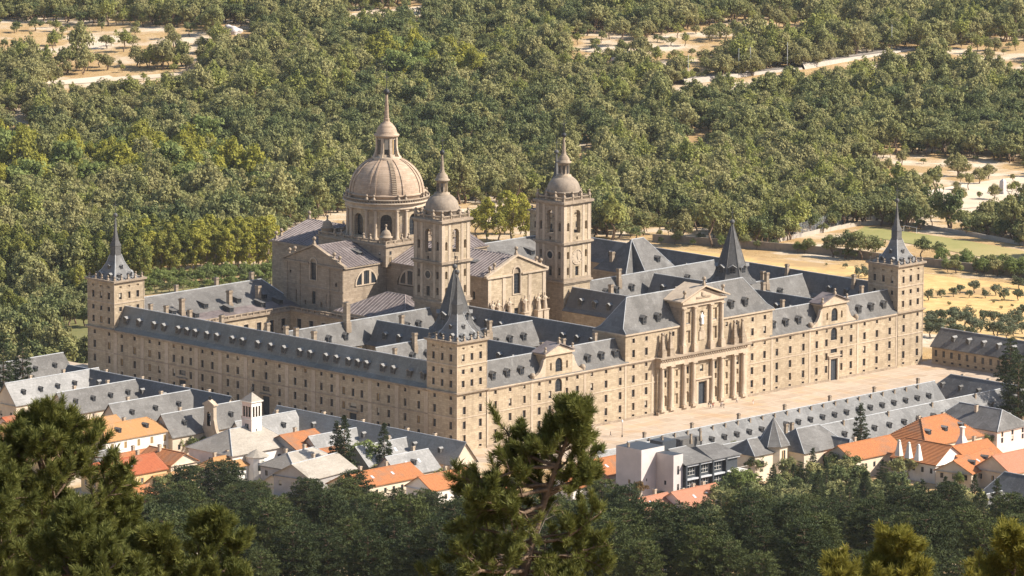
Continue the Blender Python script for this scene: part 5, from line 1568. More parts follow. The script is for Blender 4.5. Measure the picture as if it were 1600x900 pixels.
for (u, v, z, ang, L_, W_, wm, tm, lb) in ((120, 690, 8, 0, 16, 10, 'ochre_wall', 'tile_orange', 'orange tiled roof just right of the big left pine'), (205, 762, 7, .1, 14, 9, 'ochre_wall', 'tile_orange', 'ochre-walled house low at left, at the edge of the woods'),
        (268, 738, 6, 0, 13, 9, 'cream_wall', 'tile_ochre', 'small ochre roof in the street before the big white house'), (292, 728, 5, PI2, 9, 7, 'white_wall', 'tile_pink', 'little white house with salmon roof below the bell gable'), (452, 735, 7, .1, 14, 9, 'cream_wall', 'slate_tan', 'tan roof at the edge of the dark woods, below the church'),
        (660, 722, 7, 0, 15, 9, 'ochre_wall', 'tile_orange', 'orange roof right of the slim fir, near the big pine'), (700, 738, 6, 0, 12, 9, 'cream_wall', 'tile_ochre', 'ochre roof behind the left boughs of the big pine'),
        (760, 745, 7, 0, 14, 9, 'white_wall', 'tile_orange', 'orange roof glimpsed through the big pine'), (935, 742, 6, 0, 12, 9, 'white_wall', 'tile_orange', 'small white house with orange roof right of the big pine'), (975, 775, 7, .1, 12, 8, 'pink_wall', 'tile_pink', 'salmon roof low by the russet tree'),
        (1060, 772, 8, 0, 14, 9, 'pink_wall', 'tile_pink', 'salmon roof with white gable in front of the dark clad block'), (1092, 760, 7, PI2, 10, 8, 'white_wall', 'tile_pink', 'narrow white house right of the salmon roofs')):
    p = at(u, v, z=z); house('village_house', lb, 'house', (p[0], p[1]), ang, L_, W_, 1, z-3.0, z, wm, tm, rows=(max(1.6, z-5.2),), chim=((L_*.2, 1),), sky=1 if L_ > 12 else 0)
# church with tower
c0 = (-66.0, 20.0)
root = empty('church', (*c0, 2), 'pale church with stone-slate roof and a square bell tower', 'church')
b = MB(); b.box(-78, -54, 11, 29, -2, 8.6, 'white_wall'); wo = b.build('wall', root)
hang([('window', (-78.05, 20, 4.5), -PI2, 1.2, 2.4, False, 'bars'), ('window', (-70, 10.95, 4.5), 0, 1.2, 2.2, False, 'bars'), ('window', (-60, 10.95, 4.5), 0, 1.2, 2.2, False, 'bars')], wo)
b = MB(); range_roof(b, 'x', 20.0, -78.6, -53.4, 8.6, 14.0, 9.2, m='slate_tan', flare=False, hip=(8, 6), ov=.5); b.build('roof', root)
tx, ty, th = -62.5, 19.5, 1.95
b = MB(); wl = []
ZT = 21.0
facade(b, (tx-th, ty-th), (1, 0), 2*th, 2, ZT, [(u, .72, ZT-4.2, ZT-1.2, 'R') for u in (.85, 1.95, 3.05)] + [(1.95, .4, 12.5, 13.4, 'R')], m='white_wall', depth=.6, mrev='rubble')
facade(b, (tx-th, ty+th), (0, -1), 2*th, 2, ZT, [(u, .8, ZT-4.2, ZT-1.2, 'R') for u in (.85, 1.95, 3.05)] + [(1.95, 1.5, ZT-8.0, ZT-6.2, 'R')], m='pink_wall', depth=.6, mrev='rubble')
b.poly([(tx+th, ty-th, 2), (tx+th, ty+th, 2), (tx+th, ty+th, ZT), (tx+th, ty-th, ZT)], 'white_wall'); b.poly([(tx+th, ty+th, 2), (tx-th, ty+th, 2), (tx-th, ty+th, ZT), (tx+th, ty+th, ZT)], 'white_wall')
b.frus(tx, ty, th+.35, ZT, th+.4, ZT+.3, 'white_wall'); b.frus(tx, ty, th+.35, ZT+.3, .05, ZT+2.6, 'slate_tan')
band(b, (tx-th, tx+th, ty-th, ty+th), ZT-5.0, ZT-4.75, .12, 'white_wall')
cross(b, tx, ty, ZT+2.4, 1.8)
tw = b.build('tower', root)
g = MB(); g.poly([(tx-th-.04, ty+.7, ZT-7.8), (tx-th-.04, ty-.7, ZT-7.8), (tx-th-.04, ty-.7, ZT-6.3), (tx-th-.04, ty+.7, ZT-6.3)], 'slate_clad'); g.box(tx-th-.08, tx-th-.05, ty-.05, ty+.05, ZT-7.1, ZT-6.4, 'white_wall'); g.build('clock', tw)
for dy in (-1.1, 0, 1.1):
    g = MB(); g.lathe(tx-th+.3, ty+dy, [(.3, ZT-3.6), (.24, ZT-3.3), (.16, ZT-2.9), (.05, ZT-2.7)], 10, 'iron'); g.box(tx-th+.26, tx-th+.34, ty+dy-.38, ty+dy+.38, ZT-2.7, ZT-2.55, 'wood'); g.build('bell', tw)
b = MB(); b.lathe(-70.5, 9.0, [(3.2, -1), (3.2, 8.0)], 12, 'white_wall', smooth=False); b.lathe(-70.5, 9.0, [(3.6, 8.0), (.05, 9.9)], 12, 'slate_tan', smooth=False); ap = b.build('chapel', root)
hang([('window', (-72.3, 6.0, 4.3), -.5, .9, 2.2, False, 'bars')], ap)
# bell gable
root = empty('bell_gable', (-53.5, 46.5, 2), 'curved stone bell gable with an open arch beside the slate wing', 'bell gable')
gx, gy = -53.5, 46.5
b = MB()
facade(b, (gx-.6, gy+2.0), (0, -1), 4.0, 8.0, 15.0, [(2.0, 1.5, 9.0, 13.2, 'H')], m='granite_plain', depth=1.2)
facade(b, (gx+.6, gy-2.0), (0, 1), 4.0, 8.0, 15.0, [(2.0, 1.5, 9.0, 13.2, 'H')], m='granite_plain', depth=1.2)
for s in (-1, 1):
    b.poly([(gx-.6, gy+s*2, 8), (gx-.6, gy+s*2, 15), (gx+.6, gy+s*2, 15), (gx+.6, gy+s*2, 8)][::s], 'granite_plain')
    pts = [(2.0, -2), (4.6, -2), (4.6, 5.0), (4.3, 6.4), (3.2, 7.4), (2.6, 8.6), (2.2, 10.4), (2.0, 11)]
    q = [(0, gy+s*py, pz) for py, pz in pts]
    if s < 0: q = q[::-1]
    b.extrude(q, (gx-.55, 0, 0), (gx+.55, 0, 0), 'granite_plain')
b.box(gx-.6, gx+.6, gy-2, gy+2, -2, 8, 'granite_plain')
b.box(gx-.9, gx+.9, gy-2.4, gy+2.4, 15.0, 15.4, 'granite_plain')
b.extrude([(0, gy-2.3, 15.4), (0, gy+2.3, 15.4), (0, gy, 16.6)][::-1], (gx-.8, 0, 0), (gx+.8, 0, 0), 'granite_plain')
b.build('wall', root)
g = MB(); g.lathe(gx, gy, [(.5, 10.4), (.4, 10.8), (.28, 11.5), (.06, 11.8)], 12, 'iron'); g.box(gx-.1, gx+.1, gy-.85, gy+.85, 11.75, 11.95, 'wood'); g.build('bell', root)
g = MB(); g.tube((gx, gy-.9, 17.0), (gx, gy+.9, 17.0), .12, .12, 'wood', 6); g.tube((gx, gy, 16.3), (gx, gy, 17.6), .18, .5, 'wood', 8); g.build('stork_nest', root)

# ---- village, right
root = empty('apartment_block', (-12, -104, 2), 'modern apartment block with white flank and dark clad storeys', 'building')
def blk(nm, x0, x1, y0, y1, z0, z1, m, ops_w=(), ops_n=(), parent=root):
    b = MB(); wl = []
    facade(b, (x0, y0), (1, 0), x1-x0, z0, z1, list(ops_w), m=m, parent_list=wl, depth=.2)
    facade(b, (x0, y1), (0, -1), y1-y0, z0, z1, list(ops_n), m=m, parent_list=wl, depth=.2)
    b.poly([(x1, y0, z0), (x1, y1, z0), (x1, y1, z1), (x1, y0, z1)], m); b.poly([(x1, y1, z0), (x0, y1, z0), (x0, y1, z1), (x1, y1, z1)], m)
    b.poly([(x0, y0, z1), (x1, y0, z1), (x1, y1, z1), (x0, y1, z1)], 'slate_clad')
    o = b.build(nm, parent); hang(wl, o); return o
blk('white_block', -24.7, -15.5, -95.5, -86, -3, 18.0, 'concrete', [(8.4, 1.3, z, z+1.6, 'r') for z in (4, 7.6, 11.2, 14.8)] + [(2.2, .5, 9, 9.8, 'r')], [(5, .9, 8, 9.2, 'r')])
blk('white_block', -18.8, -15.0, -102.0, -95.55, -3, 16.6, 'concrete', [(1.9, .9, 6, 8.4, 'r'), (1.9, .9, 11, 13.4, 'r')], [(3.4, .8, 8, 9.2, 'r')])
dk = blk('dark_block', -14.95, 7.0, -102.2, -88, -3, 13.4, 'slate_clad', [(u, 3.0, z, z+2.1, 'r', 'window', 'white') for u in (3.2, 8.6, 14.0) for z in (2.6, 6.4, 10.2)], [(4, 2.0, 9.5, 11.5, 'r', 'window', 'white')])
b = MB()
for x in (-14.6, -9.1, -3.7, 1.7): b.box(x-.3, x+.3, -103.1, -102.15, -3, 13.3, 'slate_clad')
for z in (5.2, 9.0, 12.8): b.box(-14.9, 7.4, -102.9, -102.18, z, z+.45, 'lead_flash')
b.build('facade_grid', dk)
b = MB()
for z in (5.3, 9.1):
    b.box(2.1, 8.7, -104.6, -100, z, z+.25, 'white_wall')
    for k in range(13): b.tube((2.2+k*.5, -104.5, z+.25), (2.2+k*.5, -104.5, z+1.2), .03, .03, 'iron', 4)
    b.tube((2.2, -104.5, z+1.2), (8.6, -104.5, z+1.2), .05, .05, 'white_wall', 4)
b.build('balcony', dk)
b = MB()
for x0_, x1_, z_ in ((-15.4, -4.1, 16.6), (-4.1, 7.8, 15.9)):
    b.poly([(x0_, -103.4, 13.5), (x1_, -103.4, 13.5), (x1_-2, -95, z_), (x0_+2, -95, z_)], 'slate'); b.poly([(x1_, -103.4, 13.5), (x1_, -87.8, 13.5), (x1_-2, -95, z_)], 'slate')
    b.poly([(x0_, -87.8, 13.5), (x0_, -103.4, 13.5), (x0_+2, -95, z_)], 'slate'); b.poly([(x1_, -87.8, 13.5), (x0_, -87.8, 13.5), (x0_+2, -95, z_), (x1_-2, -95, z_)], 'slate')
    b.tube((x0_+2, -95, z_), (x1_-2, -95, z_), .12, .12, 'ridge_cap', 5)
b.box(-13.5, -8.0, -93, -88.2, 14, 18.4, 'slate_clad'); b.box(-4, 4, -91, -87.9, 13.4, 17.4, 'slate')
b.build('roof', root)
for x, y in ((-24, -90), (-11.5, -91), (-2, -93), (3, -92)): chimney(root, (x, y, 17.4), CHIM, .5)

house('village_house', 'bright orange roof with two skylights, left of the apartment block', 'house', (-14, -72), 0, 20, 13, 2, 8.0, 11.2, 'pink_wall', 'tile_orange', rows=(4,), sky=2, chim=((-2, 2),))
house('village_house', 'orange roof low behind the pine branches', 'house', (-30, -77), 0, 15, 10, 2, 7.4, 10.0, 'white_wall', 'tile_orange', rows=(4,), nside=3, chim=((2, 1),))
house('village_house', 'grey slate roof at the corner of the square behind the pine', 'house', (8, -58), 0, 22, 11, 1, 5.6, 9.0, 'grey_wall', 'slate_pale', rows=(3,))
house('village_house', 'salmon tiled roof with skylights in front of the apartment block', 'house', (-26, -116), 0, 17, 11, 3, 7.4, 10.8, 'pink_wall', 'tile_pink', rows=(4.6,), sky=2, chim=((2, 2), (6, 2)))
house('village_house', 'low salmon roof with dark chimneys, left of the other salmon roof', 'house', (-41, -112), 0, 17, 9, 4, 7.6, 9.8, 'pink_wall', 'tile_pink', rows=(5,), sky=1, chim=((-1, 1), (5, 1)), chmat=None)
# turreted villa
root = empty('turreted_villa', (40, -88, 1), 'cream villa with slate roofs and a polygonal turret', 'house')
b = MB(); b.box(28, 36, -90, -80, -3, 8.2, 'cream_wall'); b.box(42, 60, -96, -82, -3, 7.8, 'cream_wall'); b.lathe(38.5, -87.5, [(4.2, -3), (4.2, 10.0)], 8, 'cream_wall', math.pi/8, smooth=False)
wo = b.build('wall', root)
hang([('window', (46+k*4.6, -96.05, 4.6), 0, 1.3, 1.7, False, 'bars') for k in range(3)] + [('window', (31, -90.05, 4.6), 0, 1.3, 1.8, False, 'bars'), ('window', (38.5, -91.5, 6.2), 0, 1.2, 2.4, False, 'bars')], wo)
b = MB(); range_roof(b, 'x', -85, 27.2, 37, 8.2, 12.0, 5.2, m='slate', flare=False, hip=(3, 0)); range_roof(b, 'x', -89, 41.4, 61, 7.8, 13.4, 7.2, m='slate', flare=False, hip=(5, 5)); b.lathe(38.5, -87.5, [(5.0, 9.8), (.06, 17.6)], 8, 'slate', math.pi/8, smooth=False)
for k in range(8):
    a = math.pi/8+k*math.pi/4; b.tube((38.5+5*math.cos(a), -87.5+5*math.sin(a), 9.8), (38.5, -87.5, 17.6), .09, .05, 'ridge_cap', 4)
rf = b.build('roof', root)
chimney(rf, (48, -86, 11.5), CHIM, .9); chimney(rf, (45.5, -86, 11.5), CHIM, .9)
house('villa_wing', 'cream house with crossed slate gables right of the turret', 'house', (57, -96), PI2, 14, 8, 1, 6.6, 10.4, 'cream_wall', 'slate', rows=(3.8,), nside=2, hip=3)

house('village_house', 'orange tiled roof left of the tall spruce', 'house', (62, -101), 0, 22, 11, 0, 6.4, 9.6, 'cream_wall', 'tile_orange', rows=(3,), chim=((-3, 1),))
house('village_house', 'largest orange tiled roof with a white dormer', 'house', (91, -102), 0, 25, 16, 0, 7.0, 12.8, 'cream_wall', 'tile_orange', hip=7, rows=(3.2,), nwin=6, nside=4, dorm=3, chim=((-4, 2.0), (8, 3)), dm=DORM)
house('slate_house', 'dark slate house with two roof terraces behind the big orange roof', 'house', (116, -99), PI2, 24, 14, 0, 7.4, 12.0, 'pink_wall', 'slate', hip=4, rows=(3.4, 5.2), dorm=3, chim=((0, 2),))
h = house('village_house', 'orange gabled roof with three white chimneys, below the largest roof', 'house', (69, -119), -PI2, 16, 13, 1, 6.4, 10.8, 'white_wall', 'tile_orange', rows=(3.4,), chim=())
for x, y in ((62, -114), (61.5, -118), (61, -122)):
    g = MB(); g.frus(x, y, .9, 7, .45, 10.2, 'white_wall'); g.box(x-.4, x+.4, y-.4, y+.4, 10.2, 11.0, 'white_wall'); g.ball(x, y, 11.2, .42, 'white_wall'); g.build('chimney', h)
h = house('village_house', 'orange roof with a tall white chimney, amid the tiled roofs', 'house', (80, -124), 0, 17, 12, 1, 6.0, 9.6, 'pink_wall', 'tile_orange', rows=(3.4,), chim=((4, 1),))
g = MB(); g.frus(80, -122, 1.7, 8, .55, 11.4, 'white_wall'); g.box(79.5, 80.5, -122.5, -121.5, 11.4, 13.6, 'white_wall'); g.box(79.3, 80.7, -122.7, -121.3, 13.6, 14.0, 'white_wall'); g.build('chimney', h)
house('village_house', 'low orange roof in front with stepped skylights', 'house', (70, -133), .25, 20, 11, 2, 6.0, 9.0, 'cream_wall', 'tile_orange', rows=(3.6,), sky=3, dorm=2)
house('village_house', 'salmon gabled roof with grey gable end near the right edge', 'house', (79, -144), 0, 24, 13, 2, 6.6, 10.6, 'cream_wall', 'tile_pink', rows=(3.4,), nside=3)
house('village_house', 'orange roof at the right edge above the cedars', 'house', (106, -139), 0, 26, 14, 1, 6.4, 10.2, 'grey_wall', 'tile_orange', rows=(3.4,))
house('slate_house', 'dark steep slate roof at the bottom right edge', 'house', tuple(at(1596, 742, z=12)[:2]), PI2, 20, 12, 1, 6.0, 12.0, 'cream_wall', 'slate', hip=4, rows=(3,), dorm=2)
house('slate_house', 'small slate roof with glazed white dormer, in the trees at right', 'house', tuple(at(1542, 772, z=8)[:2]), 0, 12, 9, 1, 5.0, 8.0, 'cream_wall', 'slate', rows=(3,), dorm=1)
house('village_house', 'salmon gable peeping from the trees, bottom centre right', 'house', tuple(at(1232, 787, z=10)[:2]), .3, 11, 9, 3, 7.0, 10, 'white_wall', 'tile_pink', rows=(4.6,), chim=((3, 1),))
house('village_house', 'small orange roof among the pines below the salmon roofs', 'house', tuple(at(1118, 790, z=9)[:2]), 0, 9, 8, 2, 6.4, 9, 'ochre_wall', 'tile_orange', rows=(4,), chim=((2, 1),))

# ---- people on the square
def person(x, y, rot, shirt, trousers, label, h=1.72, stride=.22):
    me = bpy.data.meshes.new('body')
    J = [(0, 0, .94), (0, 0, 1.15), (0, 0, 1.40), (0, 0, 1.50), (0, .01, 1.58), (0, .0, 1.70),
         (-.10, 0, .90), (-.11, -stride*.5, .50), (-.11, -stride, .09), (-.11, -stride-.14, .04),
         (.10, 0, .90), (.11, stride*.35, .50), (.11, stride, .10), (.11, stride-.13, .04),
         (-.19, 0, 1.38), (-.23, .06, 1.12), (-.22, -.04, .88), (.19, 0, 1.38), (.23, -.02, 1.12), (.22, -.16, .92)]
    E_ = [(0, 1), (1, 2), (2, 3), (3, 4), (4, 5), (0, 6), (6, 7), (7, 8), (8, 9), (0, 10), (10, 11), (11, 12), (12, 13), (2, 14), (14, 15), (15, 16), (2, 17), (17, 18), (18, 19)]
    Rr = [.13, .125, .14, .055, .085, .085, .095, .065, .045, .04, .095, .065, .045, .04, .065, .045, .035, .065, .045, .035]
    me.from_pydata(J, E_, [])
    o = bpy.data.objects.new('tmp', me); COL.objects.link(o)
    md = o.modifiers.new('s', 'SKIN')
    for k, r in enumerate(Rr):
        me.skin_vertices[0].data[k].radius = (r, r*.8 if k < 3 else r)
    me.skin_vertices[0].data[0].use_root = True
    sb_ = o.modifiers.new('ss', 'SUBSURF'); sb_.levels = 1
    dg = bpy.context.evaluated_depsgraph_get()
    m2 = bpy.data.meshes.new_from_object(o.evaluated_get(dg))
    bpy.data.objects.remove(o)
    m2.materials.clear()
    for nm_ in (trousers, shirt, 'skin', 'hair'): m2.materials.append(M[nm_])
    for p in m2.polygons:
        z = p.center.z
        p.material_index = 0 if z < .95 else 1 if (z < 1.45 and (abs(p.center.x) < .20 or z > 1.1)) else 3 if z > 1.66 or (z > 1.56 and p.center.y > .03) else 2
        p.use_smooth = True
    root = empty('person', (x, y, .03), label, 'person', 'visitors on the paved square')
    root.rotation_euler = (0, 0, rot); root.scale = (h/1.78,)*3
    q = bpy.data.objects.new('body', m2); COL.objects.link(q); q.parent = root
    return root
PEOPLE = [(1107, 637, 'shirt_black', 'trousers_tan', 'person in black shirt nearest the main door'), (1110, 639, 'cloth_white', 'shirt_navy', 'person in white shirt and navy trousers near the main door'), (1114, 638, 'shirt_red', 'trousers_dark', 'person in red shirt walking before the columns'),
          (1126, 637, 'shirt_navy', 'trousers_dark', 'person in dark navy clothes in the standing group'), (1128, 636, 'cloth_white', 'trousers_dark', 'person in white shirt at the centre of the group'), (1131, 638, 'shirt_black', 'trousers_dark', 'person in black at the right of the group'),
          (1151, 630, 'cloth_white', 'shirt_navy', 'person in white walking alone right of the group'), (1177, 632, 'skin', 'cloth_white', 'pale-clothed person alone far right on the square'), (954, 682, 'shirt_black', 'trousers_dark', 'person in black by the low roof edge near the pine')]
for k, (u, v, s_, t_, lb) in enumerate(PEOPLE):
    p = at(u, v, z=0)
    person(p[0], p[1], k*1.3, s_, t_, lb)
for (u, v, lb) in ((972, 683, 'thin lamp post on the square beside the low roof, near the pine'),):
    p = at(u, v, z=0)
    root = empty('lamp_post', (p[0], p[1], 0), lb, 'lamp post')
    g = MB(); g.lathe(p[0], p[1], [(.22, 0), (.18, .6), (.07, .8), (.05, 4.2)], 8, 'iron'); g.build('post', root)
    g = MB(); g.lathe(p[0], p[1], [(.08, 4.2), (.24, 4.4), (.28, 4.9), (.05, 5.2)], 8, 'cloth_white'); g.build('lamp', root)

# ================================================================== fields on the right
def gq(*uv): return [ground(u, v) for u, v in uv]
sheet('dry_field', gq((1010, 386), (1640, 450), (1640, 520), (1330, 470)), 'gold_grass', .07, sub=14)
sheet('dry_field', gq((1480, 490), (1640, 512), (1640, 545), (1480, 545)), 'straw_grass', .09, sub=8)
sheet('playing_field', gq((1352, 354), (1640, 400), (1640, 424), (1330, 366)), 'pitch_grass', .10, sub=12)
for uv, nm_ in (([(30, 130), (300, 112), (300, 118), (30, 136)], 'track'), ([(70, 128), (170, 118), (180, 122), (80, 134)], 'track'),
                ([(1440, 300), (1640, 270), (1640, 318), (1440, 330)], 'clearing'),
                ([(540, 22), (668, 8), (668, 20), (540, 32)], 'clearing'),
                ([(1452, 300), (1482, 296), (1478, 330), (1440, 330)], 'path')):
    sheet(nm_, gq(*uv), 'sand', .12 if nm_ == 'clearing' else .16, sub=10)
sheet('garden_lawn', gq((215, 447), (440, 428), (440, 442), (215, 462)), 'lawn', .08, sub=10)
sheet('garden_lawn', gq((-30, 480), (140, 470), (140, 560), (-30, 580)), 'lawn', .08, sub=10)
# stone wall along the field
def wall_run(name, label, pts, h, t, m, cat='wall'):
    b = MB()
    for p, q in zip(pts[:-1], pts[1:]):
        n = max(2, int(np.hypot(q[0]-p[0], q[1]-p[1])/8))
        for k in range(n):
            a = np.array(p[:2])+(np.array(q[:2])-np.array(p[:2]))*k/n; e = np.array(p[:2])+(np.array(q[:2])-np.array(p[:2]))*(k+1)/n
            d = e-a; L = np.hypot(*d); ang = math.atan2(d[1], d[0]); z = float(height(*((a+e)/2)))
            b.box(-.02, L+.02, -t/2, t/2, z-1.5, z+h+random.uniform(-.08, .08), m, ang, (a[0], a[1]))
    return b.build(name, label=label, cat=cat)
wall_run('stone_wall', 'long dark rubble wall along the far side of the golden field', gq((1020, 378), (1160, 388), (1290, 398), (1390, 410), (1500, 422), (1640, 440)), 3.0, .7, 'rubble')
wall_run('field_wall', 'pale low wall round the playing field', gq((1215, 378), (1345, 352), (1400, 350), (1500, 366), (1640, 392)), 1.5, .4, 'rubble_pale')
p = gq((1240, 374), (1330, 350))
root = empty('fence_panel', p[0], 'tall mesh fence panel beside the playing field', 'fence')
g = MB()
for k in range(9):
    q = p[0]+(p[1]-p[0])*k/8; zz = float(height(q[0], q[1])); g.tube((q[0], q[1], zz), (q[0], q[1], zz+6), .06, .06, 'lead_flash', 5)
g.build('fence_posts', root)
g = MB()
for k in range(60):
    q = p[0]+(p[1]-p[0])*k/59; zz = float(height(q[0], q[1])); g.tube((q[0], q[1], zz), (q[0], q[1], zz+5.9), .022, .022, 'lead_flash', 3)
for k in range(18):
    g.tube((*p[0][:2], float(height(*p[0][:2]))+.3*k+.3), (*p[1][:2], float(height(*p[1][:2]))+.3*k+.3), .022, .022, 'lead_flash', 3)
g.build('fence_mesh', root, kind='stuff')
# goal
p = gq((1412, 362), (1432, 365)); root = empty('goal', p[0], 'white football goal on the playing field', 'goal')
g = MB()
z0_ = float(height(p[0][0], p[0][1]))
g.tube((*p[0][:2], z0_), (*p[0][:2], z0_+2.4), .07, .07, 'cloth_white', 5); g.tube((*p[1][:2], z0_), (*p[1][:2], z0_+2.4), .07, .07, 'cloth_white', 5); g.tube((*p[0][:2], z0_+2.4), (*p[1][:2], z0_+2.4), .07, .07, 'cloth_white', 5)
g.build('goal_frame', root)
# stone monument in the sandy park
p = ground(1567, 303); root = empty('monument', p, 'pale stone obelisk monument in the sandy park at right', 'monument')
g = MB(); g.frus(p[0], p[1], 1.7, p[2]-.5, 1.7, p[2]+1.2, 'concrete'); g.frus(p[0], p[1], 1.3, p[2]+1.2, .95, p[2]+5.4, 'concrete'); g.frus(p[0], p[1], .95, p[2]+5.4, .2, p[2]+6.2, 'concrete'); g.build('shaft', root)
# boulders
for k, (u, v, s, lb) in enumerate(((975, 97, 5.5, 'large pale granite boulder in the far clearing'), (992, 98, 3.2, 'smaller granite boulder right of the large one'), (1010, 97, 2.6, 'smallest of the three granite boulders in the far clearing'), (362, 52, 4.5, 'pale rock outcrop in the far left clearing'))):
    p = ground(u, v); bmx = bmesh.new(); bmesh.ops.create_icosphere(bmx, subdivisions=3, radius=s)
    for v_ in bmx.verts:
        d = v_.co.normalized(); v_.co *= 1+.22*math.sin(d.x*5+k)+.15*math.sin(d.y*7+2*k)+.1*math.sin(d.z*9); v_.co.z *= .6
    me = bpy.data.meshes.new('boulder'); bmx.to_mesh(me); bmx.free(); me.materials.append(M['concrete'])
    for q in me.polygons: q.use_smooth = True
    o = bpy.data.objects.new('boulder', me); o.location = (p[0], p[1], p[2]+s*.2); put(o, None, lb, 'boulder')
# railway on its embankment, far right
pA, pB, pC = ground(1060, 131), ground(1245, 106), ground(1420, 76)
b = MB()
for P_, Q_ in ((pA, pB), (pB, pC)):
    d = Q_-P_; L = np.hypot(d[0], d[1]); ang = math.atan2(d[1], d[0]); zt = .5+max(P_[2], Q_[2])
    n = np.array((-d[1], d[0]))/L
    pr = [(-7, -4), (-4, zt-P_[2]), (4, zt-P_[2]), (7, -4)]
    A = [(P_[0]+n[0]*s, P_[1]+n[1]*s, P_[2]+z) for s, z in pr]; B = [(Q_[0]+n[0]*s, Q_[1]+n[1]*s, P_[2]+z) for s, z in pr]
    for k in range(3): b.poly([A[k], A[k+1], B[k+1], B[k]], 'track_bed')
b.build('railway_embankment', kind='structure')
b = MB()
for P_, Q_ in ((pA, pB), (pB, pC)):
    d = Q_-P_; L = np.hypot(d[0], d[1]); n = np.array((-d[1], d[0]))/L; zt = .5+max(P_[2], Q_[2])
    for s in (-2.6, -1.2, 1.2, 2.6):
        b.tube((P_[0]+n[0]*s, P_[1]+n[1]*s, zt+.1), (Q_[0]+n[0]*s, Q_[1]+n[1]*s, zt+.1), .12, .12, 'bars', 4)
b.build('railway_track', kind='structure')
for k, (u, v) in enumerate(((1075, 128), (1154, 118), (1172, 116), (1230, 108), (1393, 80))):
    p = ground(u, v); root = empty('catenary_mast', (p[0], p[1], p[2]), ('leftmost', 'second', 'third', 'fourth', 'rightmost')[k]+' of the thin railway masts along the far embankment', 'mast', 'railway masts')
    g = MB(); g.tube((p[0], p[1], p[2]), (p[0], p[1], p[2]+13), .16, .12, 'lead_flash', 6); g.build('pole', root)
    g = MB(); g.tube((p[0], p[1], p[2]+12), (p[0]+2.6, p[1]+2.2, p[2]+12.4), .08, .06, 'lead_flash', 5); g.build('bracket', root)
# far white buildings showing in the woods
house('far_house', 'small white house with a red roof far off in the woods at left', 'house', tuple(ground(238, 152)[:2]), .4, 11, 8, float(ground(238, 152)[2]), float(ground(238, 152)[2])+4, float(ground(238, 152)[2])+6, 'white_wall', 'tile_red', rows=())
house('far_house', 'low pale house half hidden in the woods above the south bell tower', 'house', tuple(ground(1020, 342)[:2]), .2, 7, 5, float(ground(1020, 342)[2]), float(ground(1020, 342)[2])+2.8, float(ground(1020, 342)[2])+4.2, 'white_wall', 'tile_pink', rows=())
# ================================================================== trees
def np_mesh(name, V, Fc, mats, midx=None, tint=None, smooth=False):
    me = bpy.data.meshes.new(name)
    V = np.asarray(V, np.float32); Fc = np.asarray(Fc, np.int32)
    nv, nf, k = len(V), len(Fc), Fc.shape[1]
    me.vertices.add(nv); me.vertices.foreach_set('co', V.ravel())
    me.loops.add(nf*k); me.loops.foreach_set('vertex_index', Fc.ravel())
    me.polygons.add(nf)
    me.polygons.foreach_set('loop_start', np.arange(0, nf*k, k, dtype=np.int32))
    me.polygons.foreach_set('loop_total', np.full(nf, k, np.int32))
    for m in mats: me.materials.append(M[m])
    if midx is not None: me.polygons.foreach_set('material_index', np.asarray(midx, np.int32))
    if tint is not None:
        a = me.attributes.new('tint', 'FLOAT', 'POINT'); a.data.foreach_set('value', np.asarray(tint, np.float32))
    me.update(calc_edges=True)
    return me
def unit(a): return a/np.maximum(np.linalg.norm(a, axis=-1, keepdims=True), 1e-9)
def rdir(n, r): return unit(r.normal(size=(n, 3)))
def cards(P, Nn, size, r, aspect=1.0):
    """diamond leaf faces at P, normals Nn"""
    n = len(P)
    t = unit(np.cross(Nn, rdir(n, r))); bt = np.cross(Nn, t)
    s = (size*(r.uniform(.7, 1.3, n)))[:, None]
    V = np.stack([P+t*s, P+bt*s*aspect, P-t*s, P-bt*s*aspect], 1).reshape(-1, 3)
    return V, np.arange(4*n).reshape(n, 4)
def clump_leaves(C, Rc, n_per, size, r, flat=.8, aspect=.75, up=.35):
    n = len(C)
    D = rdir(n*n_per, r); D[:, 2] *= flat
    base = np.repeat(C, n_per, 0); rad = np.repeat(Rc, n_per)[:, None]
    P = base + D*rad*r.uniform(.55, 1.0, (n*n_per, 1))
    Nn = unit(D + rdir(n*n_per, r)*.75 + np.array([0, 0, up]))
    V, Fc = cards(P, Nn, size, r, aspect)
    tint = np.repeat(np.clip(np.repeat(r.uniform(0, 1, n), n_per)+r.normal(0, .15, n*n_per), 0, 1), 4)
    return V, Fc, tint
def trunk_mb(h, r0, limbs, m, r, lean=.0, top=.5):
    b = MB(); p = np.zeros(3); k = 4
    pts = [np.array([math.sin(i*1.3)*lean*h*.06, math.cos(i*1.7)*lean*h*.06, h*top*i/k]) for i in range(k+1)]
    pts[0][2] = -.8
    for i in range(k): b.tube(pts[i], pts[i+1], r0*(1-.55*i/k), r0*(1-.55*(i+1)/k), m, 7)
    for c in limbs: b.tube(pts[2+int(r.integers(0, 3))], c, r0*.35, r0*.10, m, 5)
    return b
